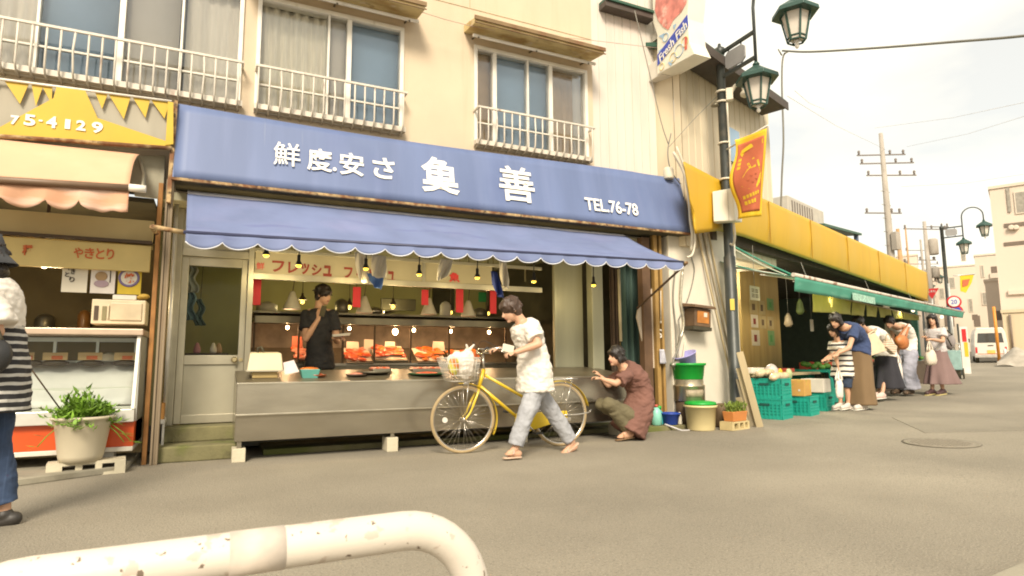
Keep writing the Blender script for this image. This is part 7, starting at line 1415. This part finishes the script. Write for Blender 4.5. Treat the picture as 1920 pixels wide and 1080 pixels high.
# ---- woman cut by the left edge
loc = atg(-15, 992)
f4 = Fig(loc, (-1, .05), dict(pelvis=(-22, 722, 0), mid=(-16, 620, 0), chest=(-28, 530, 0), head=(-34, 483, 0), shL=(-26, 552, .17), shR=(-26, 552, -.17), elL=(-6, 622, .2), wrL=(-80, 600, .2), elR=(-10, 625, -.2), wrR=(-80, 610, -.2),
    knL=(-60, 830, .08), anL=(-75, 955, .08), toL=(-130, 985, .08), knR=(-8, 835, -.08), anR=(8, 962, -.08), toR=(8, 985, -.06)), .96, hf=(1, .1, -.1), vox=.008, fem=True)
f4.J['toR'] = f4.J['anR']+V((-.13, 0, -.075)); f4.J['toL'] = f4.J['anL']+V((-.13, 0, -.075))
f4.body('person', 'person in a dark hat, white sleeves and blue jeans walking out at the left edge'); f4.hair(M_HAIR, .12, 0, 1.06)
M_STRP2 = fabric_stripes('dark_stripes', (.025, .024, .026), (.5, .48, .44), 21)
f4.shirt(M_STRP2, -.22, .8, .05, .1, .045, name='striped_top', nosleeve=True)
f4.shirt(M_TEEW, .18, 1.0, .058, .86, .0, name='white_blouse', sr=.11)
f4.pants(cloth_m('blue_jeans', (.035, .06, .12), var=.2, layers=(((.07, .11, .2), 4, .5, .7, .5, (-19, 1, .5)),)), .93, .115, .085, .078)
H, up, F, lf_ = f4.J['head'], f4.hup, f4.hf, f4.hl
hm = MB(); hm.loft([(H+up*.15, lf_*.05, F*.06), (H+up*.14, lf_*.088, F*.1), (H+up*.06, lf_*.1, F*.118), (H+up*.02, lf_*.103, F*.122), (H-up*.05, lf_*.15, F*.175), (H-up*.045, lf_*.148, F*.172), (H+up*.012, lf_*.098, F*.115)], 28); obj('hat', hm, cloth_m('charcoal_hat', (.04, .042, .045), var=.15), f4.o)
for a in 'LR': f4.shoe(a, mt('black_shoe', (.03, .026, .022), .5), M_BROWN)
q = f4.at(-26, 672, .25); bgt = thing('shoulder_bag', 'black shoulder bag at the hip of the hatted person at the left edge', 'bag', q); mb = MB(); mb.ell(q, V((.12, 0, .02)), V((0, .06, 0)), V((0, 0, .115))); obj('pouch', mb, mt('black_nylon', (.02, .02, .02), .5, var=.3, bump=.3, bscale=20), bgt); obj('strap', MB().tube(smooth_pts([q+V((.06, 0, .1)), f4.at(-18, 590, .22), f4.at(-30, 540, .12)], 5), .014, 6), M_DARK, bgt)
# ---- market customers: walking and bending along the stall
FW = (-math.cos(TH2+.12), -math.sin(TH2+.12)+.38)
loc = atg(1588, 768)
k1 = Fig(loc, FW, dict(pelvis=(1580, 697, 0), mid=(1579, 668, 0), chest=(1572, 640, 0), head=(1561, 619, 0), elL=(1567, 668, .2), wrL=(1571, 686, .22), elR=(1560, 665, -.18), wrR=(1548, 672, -.2), knL=(1588, 731, .07), anL=(1591, 757, .07), toL=(1578, 765, .07), knR=(1576, 731, -.07), anR=(1576, 757, -.07), toR=(1562, 765, -.07)), .84, hf=(1, 0, -.4), vox=.011, fem=True)
k1.body('person', 'child in a black and white striped tee and navy shorts at the stall'); k1.hair(M_HAIR, .12, .02, 1.16, 5)
k1.shirt(fabric_stripes('bold_stripes', (.66, .62, .55), (.03, .028, .03), 11.5), -.2, 1.0, .04, .6, .03, sr=.085); k1.pants(cloth_m('navy_shorts', (.03, .045, .08)), .44, .115, .1, .105, name='shorts')
for a in 'LR': k1.shoe(a, mt('white_shoe', (.6, .54, .48), .6), M_SHW)
sack(k1.J['wrL']+V((0, 0, -.05)), .17, .30, (1, .1, 0), mt('white_plastic', (.7, .64, .58), .5, var=.06, bump=.3, bscale=20), 'white carrier bag hanging from the striped child\'s hand', th=.04, seed=2)
loc = atg(1616, 768)
k2 = Fig(loc, FW, dict(pelvis=(1610, 662, 0), mid=(1608, 634, 0), chest=(1584, 614, 0), head=(1566, 601, -.05), elL=(1592, 652, .2), wrL=(1572, 662, .15), elR=(1575, 655, -.2), wrR=(1558, 668, -.2), knL=(1614, 712, .05), anL=(1618, 757, .07), toL=(1604, 765, .07), knR=(1606, 712, -.07), anR=(1608, 756, -.07), toR=(1596, 764, -.07)), .98, hf=(1, 0, -.6), vox=.012, fem=True)
k2.body('person', 'person in a navy tee and long brown skirt bending towards the stall', lk=.7); k2.hair(M_HAIR, .1, 0, 1.1, 6)
k2.shirt(cloth_m('navy_tee', (.035, .055, .13)), -.05, 1.0, .035, .55, .0, sr=.085)
zb = loc.z; W_ = k2.ring(.06, 1, 1)[0]
k2.skirt(cloth_m('brown_skirt', (.17, .11, .055), scale=3), [(W_+V((0, 0, .04)), .17, .14), (W_+V((0, 0, -.15)), .19, .17), (V((loc.x, loc.y, zb+.4)), .21, .19), (V((loc.x, loc.y, zb+.08)), .23, .21)], 7, .07)
for a in 'LR': k2.shoe(a, mt('white_shoe', (.6, .54, .48), .6), M_SHW)
loc = atg(1655, 752)
k3 = Fig(loc, FW, dict(pelvis=(1660, 662, 0), mid=(1652, 636, 0), chest=(1626, 622, 0), head=(1609, 605, 0), elL=(1632, 656, .2), wrL=(1618, 668, .15), elR=(1622, 655, -.2), wrR=(1606, 664, -.2), knL=(1660, 703, .04), anL=(1654, 738, .07), toL=(1640, 745, .07), knR=(1656, 703, -.04), anR=(1645, 738, -.07), toR=(1632, 744, -.07)), .98, hf=(1, 0, -.5), vox=.013, fem=True)
k3.body('person', 'person in a black flared skirt with a cream tote bag bending at the stall', lk=.7); k3.hair(M_HAIR, 0, 0, 1.1, 7); k3.shirt(M_TEEW, -.12, 1.0, .03, .5, .02, sr=.08)
W_ = k3.ring(.05, 1, 1)[0]; hem_ = k3.at(1664, 728, 0)
k3.skirt(cloth_m('black_skirt', (.025, .024, .03)), [(W_+V((0, 0, .03)), .16, .14), (W_.lerp(hem_, .5), .22, .2), (hem_, .28, .27)], 8, .09)
for a in 'LR': k3.shoe(a, mt('pink_shoe', (.62, .46, .4), .6), M_SHW)
q = k3.at(1634, 622, .22); tt = thing('tote_bag', 'cream tote bag hanging from the shoulder of the black skirted person', 'bag', k3.at(1640, 664, .24))
mb = MB(); a, b, c, d = k3.at(1622, 630, .23), k3.at(1640, 624, .23), k3.at(1660, 657, .26), k3.at(1628, 668, .26); nrm = k3.l*.05
mb.add([a-nrm*.3, b-nrm*.3, c-nrm, d-nrm, a+nrm*.3, b+nrm*.3, c+nrm, d+nrm], [(0,1,2,3),(7,6,5,4),(0,4,5,1),(1,5,6,2),(2,6,7,3),(3,7,4,0)]); obj('bag', mb, cloth_m('cream_canvas', (.58, .47, .32)), tt, bev=.02, seg=3); obj('strap', MB().tube([a.lerp(b, .2), k3.sh['L']+V((0, 0, .06)), b], .014, 6), cloth_m('cream_canvas', (.58, .47, .32)), tt)
q = k3.at(1668, 650, .3); bb = thing('woven_basket', 'pale striped woven basket carried behind the cream tote bag', 'basket', q); mb = MB(Matrix.Translation(q) @ Matrix.Rotation(.55, 4, 'Y')); mb.box(-.14, -.05, -.09, .14, .05, .09); obj('body', mb, fabric_stripes('basket_stripes', (.6, .5, .38), (.4, .26, .18), 24), bb, bev=.015); obj('handle', MB().tube(smooth_pts([q+V((-.1, 0, .1)), q+V((-.06, 0, .22)), q+V((.03, 0, .2)), q+V((.08, 0, .04))], 4), .01, 6), M_PL, bb)
loc = atg(1698, 742)
k4 = Fig(loc, FW, dict(pelvis=(1700, 660, 0), mid=(1702, 632, 0), chest=(1684, 612, 0), head=(1667, 604, -.03), elL=(1686, 640, .2), wrL=(1683, 661, .16), elR=(1674, 640, -.2), wrR=(1660, 655, -.2), knL=(1702, 698, .09), anL=(1708, 731, .1), toL=(1696, 737, .1), knR=(1692, 698, -.09), anR=(1684, 730, -.1), toR=(1672, 736, -.1)), 1.0, hf=(1, 0, -.55), vox=.013, fem=True)
k4.body('person', 'person in a white sleeveless top and wide pale trousers with an orange bag'); k4.hair(M_HAIR, 0, 0, 1.12, 8); k4.shirt(M_TEEW, -.05, .98, .022, .1, .0, nosleeve=True); k4.pants(cloth_m('pale_lilac_trousers', (.33, .33, .39), scale=3), .97, .13, .14, .185, wr=.016)
for a in 'LR': k4.shoe(a, M_BROWN)
q = k4.at(1692, 642, .26); ob = thing('shoulder_bag', 'orange brown leather shoulder bag on the person in wide pale trousers', 'bag', q); mb = MB(); mb.ell(q+V((0, 0, .0)), k4.f*.2, k4.l*.08, V((0, 0, .15))); mb.ell(q+k4.f*.08+V((0, 0, .02)), k4.f*.14, k4.l*.09, V((0, 0, .12))); obj('pouch', mb, mt('orange_leather', (.4, .14, .04), .5, var=.3, bump=.3, bscale=15), ob); obj('strap', MB().tube(smooth_pts([q-k4.f*.15+V((0, 0, .1)), k4.sh['L']+V((0, 0, .05))+k4.l*.03, q+k4.f*.16+V((0, 0, .1))], 5), .014, 6), mt('orange_leather', (.4, .14, .04), .5), ob)
sack(k4.J['wrL']+V((0, 0, -.04)), .2, .36, (1, .2, 0), mt('white_plastic', (.7, .64, .58), .5), 'white carrier bag in the hand of the person with the orange bag', th=.05, seed=5)
loc = atg(1757, 741)
k5 = Fig(loc, FW, dict(pelvis=(1757, 658, 0), chest=(1752, 616, 0), head=(1748, 600, 0), elL=(1768, 640, .2), wrL=(1744, 636, .22), elR=(1745, 641, -.2), wrR=(1734, 632, -.1), knL=(1761, 700, .05), anL=(1768, 731, .07), toL=(1757, 738, .07), knR=(1748, 700, -.07), anR=(1748, 731, -.07), toR=(1737, 738, -.07)), .97, hf=(1, .25, -.05), vox=.013, fem=True)
k5.body('person', 'woman with long dark hair in a mauve skirt walking along the market', lk=.7); k5.hair(M_HAIR, .26, .02, 1.1, 9); k5.shirt(cloth_m('pale_grey_tee', (.5, .46, .45)), -.05, 1.0, .03, .6, .0, sr=.085)
W_ = k5.ring(.06, 1, 1)[0]; hem_ = k5.at(1767, 720, 0)
k5.skirt(cloth_m('mauve_skirt', (.2, .13, .12), scale=3), [(W_+V((0, 0, .05)), .155, .13), (W_.lerp(hem_, .35), .2, .2), (W_.lerp(hem_, .7), .25, .29), (hem_, .29, .37)], 8, .09)
for a in 'LR': k5.shoe(a, mt('dark_shoe', (.06, .03, .03), .5), mt('yellow_sole', (.5, .42, .18), .6))
sack(k5.at(1742, 640, .28), .25, .30, (1, .2, 0), cloth_m('cream_tote', (.6, .52, .42)), 'bulging cream tote bag on the arm of the long haired woman', name='tote_bag', th=.09, seed=7, taper=.35)
q = k5.at(1776, 640, -.02)-k5.f*.05; bp_ = thing('backpack', 'grey backpack on the long haired woman\'s back', 'backpack', q); obj('pack', MB().ell(q, k5.f*.08, k5.l*.13, V((0, 0, .17))), cloth_m('grey_pack', (.25, .22, .21)), bp_); obj('strap', MB().tube(smooth_pts([q+V((0, 0, .14))+k5.l*.08, k5.sh['L']+V((0, 0, .06)), q+V((0, 0, -.1))+k5.l*.1+k5.f*.1], 5), .014, 6), M_DARK, bp_)
# ================================================================ YELLOW BICYCLE
M_BY = mt('yellow_paint', (.62, .43, .02), .3, var=.05, coat=.4, layers=(((.4, .26, .04), 14, .66, .75, .4, (1, 1, 1)),)); M_TYRE = mt('tan_tyre', (.34, .25, .13), .8, var=.12); M_CHR = mt('chrome', (.6, .56, .5), .2, .95); M_RUB = mt('black_rubber', (.02, .02, .02), .6)
wf, wr_ = atg(868, 850), atg(1058, 838); wr_.y = wf.y; bx_ = (wr_-wf); WB = 1.10; ax = bx_.normalized()
R_ = .348; WB = bx_.length
by = thing('bicycle', 'yellow city bicycle with a white bag in its front basket', 'bicycle', (wf+wr_)/2)
MBk = Matrix(((ax.x, -ax.y, 0, wf.x), (ax.y, ax.x, 0, wf.y), (0, 0, 1, 0), (0, 0, 0, 1)))   # local x: from the front hub back, y: away from the camera, z up
def wheel(x, steer=0):
    Mw = MBk @ Matrix.Translation((x, 0, R_)) @ Matrix.Rotation(steer, 4, 'Z')
    circ = lambda r, n=56: [(r*math.cos(2*PI*i/n), 0, r*math.sin(2*PI*i/n)) for i in range(n)]
    t = obj('wheel', MB(Mw).tube(circ(R_-.031), .011, 7, closed=True), M_CHR, by)
    obj('tyre', MB(Mw).tube(circ(R_-.016), .017, 9, closed=True), M_TYRE, t); obj('hub', MB(Mw).lathe((0, 0, 0), [(.012, -.06), (.026, -.05), (.016, -.03), (.016, .03), (.026, .05), (.012, .06)], 14, 'y'), M_CHR, t)
    n = 32
    for i in range(n):
        a = 2*PI*i/n; b = a+(.5 if i % 4 < 2 else -.5); sd_ = .035 if i % 2 else -.035
        obj('spoke', MB(Mw).tube([(.024*math.cos(b), sd_, .024*math.sin(b)), ((R_-.034)*math.cos(a), 0, (R_-.034)*math.sin(a))], .0016, 4), M_CHR, t)
    return t, Mw
ST = math.radians(-5)
tf, MF = wheel(0, ST); tr_, MR_ = wheel(WB)
obj('reflector', MB(MF).lathe((-.2, -.02, .0), [(.028, -.006), (.028, .006)], 14, 'y'), M_SHW, tf)
# geometry in picture-checked local points
BB = V((WB-.47, 0, .285)); HT = V((.235, 0, .86)); HB = V((.175, 0, .66)); SC = V((WB-.335, 0, .62)); RH = V((WB, 0, R_))
fr = obj('frame', MB(MBk).tube([HT, HB], .021, 10), M_BY, by)
for nm, p, q, r in (('top_tube', HT-V((-.015, 0, .06)), V((WB-.36, 0, .50)), .016), ('down_tube', HB+V((.01, 0, .03)), BB, .019), ('seat_tube', BB, V((WB-.345, 0, .68)), .017)): obj(nm, MB(MBk).tube([p, q], r, 10), M_BY, fr)
for sg in (1, -1):
    obj('chain_stay', MB(MBk).tube([BB+V((0, .02*sg, 0)), RH+V((0, .06*sg, 0))], .011, 8), M_BY, fr); obj('seat_stay', MB(MBk).tube([V((WB-.34, .02*sg, .6)), RH+V((0, .06*sg, 0))], .010, 8), M_BY, fr)
fk = obj('fork', MB(MBk).tube([HB, HB-V((.01, 0, .04))], .022, 10), M_BY, by)
for sg in (1, -1): obj('fork_blade', MB(MBk).tube(smooth_pts([HB+V((-.01, .03*sg, -.02)), V((.12, .05*sg, .55)), V((.06, .055*sg, .42)), V((0, .055*sg, R_))], 5), [.013]*8+[.010]*8, 8), M_BY, fk)
def fender(x, a0, a1, M_, m=M_BY):
    r = R_+.022; n = 30
    return MB(M_).sheet(lambda u, v: (r*math.cos(a0+(a1-a0)*u)-(0 if True else 0), -.028+.056*v, r*math.sin(a0+(a1-a0)*u)+.006*math.sin(v*PI)), n, 4, .003)
obj('mudguard', fender(0, math.radians(-28), math.radians(98), MF), M_BY, by); obj('mudguard', fender(0, math.radians(12), math.radians(190), MR_), M_BY, by)
for M_, a in ((MF, -20), (MF, 92)): 
    for sg in (1, -1): obj('mudguard_stay', MB(M_).tube([(0, .06*sg, 0), ((R_+.02)*math.cos(math.radians(a)), .03*sg, (R_+.02)*math.sin(math.radians(a)))], .003, 5), M_CHR, by)
# handlebar, stem, grips, levers, bell
hb_ = V((.225, 0, 1.02)); obj('stem', MB(MBk).tube([HT-V((0, 0, .03)), hb_], .013, 10), M_CHR, by)
for sg in (1, -1):
    bar = obj('handlebar', MB(MBk).tube(smooth_pts([hb_, hb_+V((-.03, .09*sg, .02)), hb_+V((.03, .2*sg, .06)), hb_+V((.13, .245*sg, .06)), hb_+V((.24, .26*sg, .05))], 5), .0115, 9), M_CHR, by)
    obj('grip', MB(MBk).tube([hb_+V((.13, .245*sg, .06)), hb_+V((.25, .262*sg, .049))], .0165, 10), M_RUB, bar)
    obj('brake_lever', MB(MBk).tube(smooth_pts([hb_+V((.10, .25*sg, .05)), hb_+V((.12, .27*sg, .02)), hb_+V((.22, .285*sg, .02))], 4), .006, 6), M_CHR, bar)
obj('bell', MB(MBk).lathe(hb_+V((.0, -.12, .05)), [(.03, 0), (.03, .012), (.02, .026), (.004, .03)], 14), M_RUB, by)
obj('head_lamp', MB(MBk).lathe(V((.02, 0, .72)), [(.02, .06), (.035, .03), (.038, -.02), (.03, -.024)], 16, 'x'), M_CHR, by)
cw = []
for sg in (-1, 1): obj('brake_cable', MB(MBk).tube(smooth_pts([hb_+V((.1, .25*sg, .05)), hb_+V((-.06, .16*sg, .14)), hb_+V((-.07, .03*sg, .05)), HB+V((-.02, .02, .02))], 6), .003, 5), M_RUB, by)
# basket of white wire
bk_ = obj('basket', MB(MBk).tube([(-.235, -.17, .985), (.125, -.17, .985), (.125, .17, .985), (-.235, .17, .985)], .007, 6, closed=True), M_SHW, by)
T_ = [(-.235, -.17), (.125, -.17), (.125, .17), (-.235, .17)]; B_2 = [(-.16, -.13), (.1, -.13), (.1, .13), (-.16, .13)]
def bas(e, f, h): (x0, y0), (x1, y1) = [(T_[i][0]*h+B_2[i][0]*(1-h), T_[i][1]*h+B_2[i][1]*(1-h)) for i in (e, (e+1) % 4)]; return V((x0+(x1-x0)*f, y0+(y1-y0)*f, .745+.24*h))
mb = MB(MBk)
for h in (0, .25, .5, .75): mb.tube([bas(e, 0, h) for e in range(4)], .003, 4, closed=True)
for e in range(4):
    for i in range(9 if e % 2 == 0 else 8): mb.tube([bas(e, i/9, 0), bas(e, i/9, 1)], .0026, 4)
for i in range(1, 7): mb.tube([(-.16+.26*i/7, -.13, .745), (-.16+.26*i/7, .13, .745)], .0026, 4)
obj('wire_mesh', mb, M_SHW, bk_); obj('basket_bracket', MB(MBk).tube([(.13, 0, .82), HT-V((0, 0, .03))], .01, 6), M_CHR, bk_)
for sg in (1, -1): obj('basket_stay', MB(MBk).tube([(.02, .1*sg, .745), (.0, .062*sg, R_)], .004, 5), M_CHR, bk_)
# chain case, crank, pedals, saddle, rack, stand
obj('chain_case', MB(MBk).prism([(BB.x-.13, -.045, BB.z-.03), (BB.x-.1, -.045, BB.z+.1), (BB.x+.08, -.045, BB.z+.1), (WB+.05, -.07, R_+.045), (WB+.06, -.07, R_-.04), (BB.x+.05, -.045, BB.z-.1), (BB.x-.08, -.045, BB.z-.1)], (0, .012, 0)), M_BY, by, bev=.006)
cr = obj('crank', MB(MBk).tube([BB+V((0, -.06, 0)), BB+V((.12, -.07, -.11))], .009, 7).tube([BB+V((0, .06, 0)), BB+V((-.12, .07, .11))], .009, 7).tube([BB+V((0, -.06, 0)), BB+V((0, .06, 0))], .016, 8), M_CHR, by)
for p in (BB+V((.12, -.12, -.11)), BB+V((-.12, .12, .11))): obj('pedal', MB(MBk).box(p.x-.045, p.y-.045, p.z-.011, p.x+.045, p.y+.045, p.z+.011), M_RUB, cr, bev=.004)
obj('seat_post', MB(MBk).tube([V((WB-.345, 0, .66)), V((WB-.315, 0, .8))], .0125, 9), M_CHR, by)
sm = MB(MBk); sm.loft([(V((WB-.50, 0, .83)), V((0, .022, 0)), V((0, 0, .022))), (V((WB-.42, 0, .835)), V((0, .04, 0)), V((0, 0, .03))), (V((WB-.32, 0, .84)), V((0, .085, 0)), V((0, 0, .036))), (V((WB-.25, 0, .845)), V((0, .1, 0)), V((0, 0, .035))), (V((WB-.215, 0, .845)), V((0, .07, 0)), V((0, 0, .022)))], 18); obj('saddle', sm, M_RUB, by)
rk = obj('rear_rack', MB(MBk).tube([(WB-.30, -.055, .735), (WB+.20, -.06, .745), (WB+.24, 0, .745), (WB+.20, .06, .745), (WB-.30, .055, .735)], .006, 7), M_CHR, by)
for i in range(4): obj('rack_bar', MB(MBk).tube([(WB-.2+.11*i, -.056, .738), (WB-.2+.11*i, .056, .738)], .005, 6), M_CHR, rk)
for sg in (1, -1): obj('rack_stay', MB(MBk).tube([(WB+.13, .06*sg, .742), (WB+.01, .068*sg, R_)], .005, 6), M_CHR, rk)
obj('kickstand', MB(MBk).tube(smooth_pts([(WB, -.08, R_), (WB+.15, -.1, R_-.0), (WB+.33, -.11, R_+.02)], 4), .008, 7).tube([(WB+.30, -.11, R_+.018), (WB+.34, -.12, R_+.05)], .006, 6), M_CHR, by)
obj('hub_gear', MB(MBk).box(WB-.02, -.09, R_-.07, WB+.09, -.075, R_-.03), M_CHR, by, bev=.006)
# shopping in the basket, phone-like note in the hand
mb = MB(MBk)
for c, a, b, d in (((.0, -.02, .9), .12, .12, .15), ((-.06, .03, .93), .1, .1, .12), ((.05, .0, .98), .07, .08, .10)): mb.ell(c, a, b, d, 14, 10)
o = robj('shopping_bag', mb, mt('white_carrier', (.68, .62, .54), .5, var=.08, scale=8, bump=.5, bscale=22), None, voxel=.01, smooth=3, wrinkle=.02, wscale=16); tag(o, 'crumpled white carrier bag stuffed in the bicycle basket', 'bag')
obj('knot', MB(MBk).cap((.05, -.02, 1.06), (.1, -.05, 1.12), .022, .01).cap((.05, -.02, 1.06), (.02, -.04, 1.12), .02, .01), mt('white_carrier', (.68, .62, .54), .5), o)
tag(obj('packet', MB(MBk).ell((-.14, -.09, .9), .06, .035, .1), mt('yellow_green_pack', (.5, .46, .08), .5, var=.4, scale=14, layers=(((.6, .1, .03), 9, .55, .62, .8, (1, 1, 1)),))), 'yellow and red food packet in the bicycle basket', 'packet')
q = f1.J['wrL']+V((-.07, -.015, .05)); tag(obj('purse', MB().beam(q+V((-.08, -.02, .0)), q+V((.04, -.01, -.025)), .02, .075), mt('cream_purse', (.66, .6, .48), .5), bev=.006), 'small cream purse held by the person pushing the bicycle', 'purse')
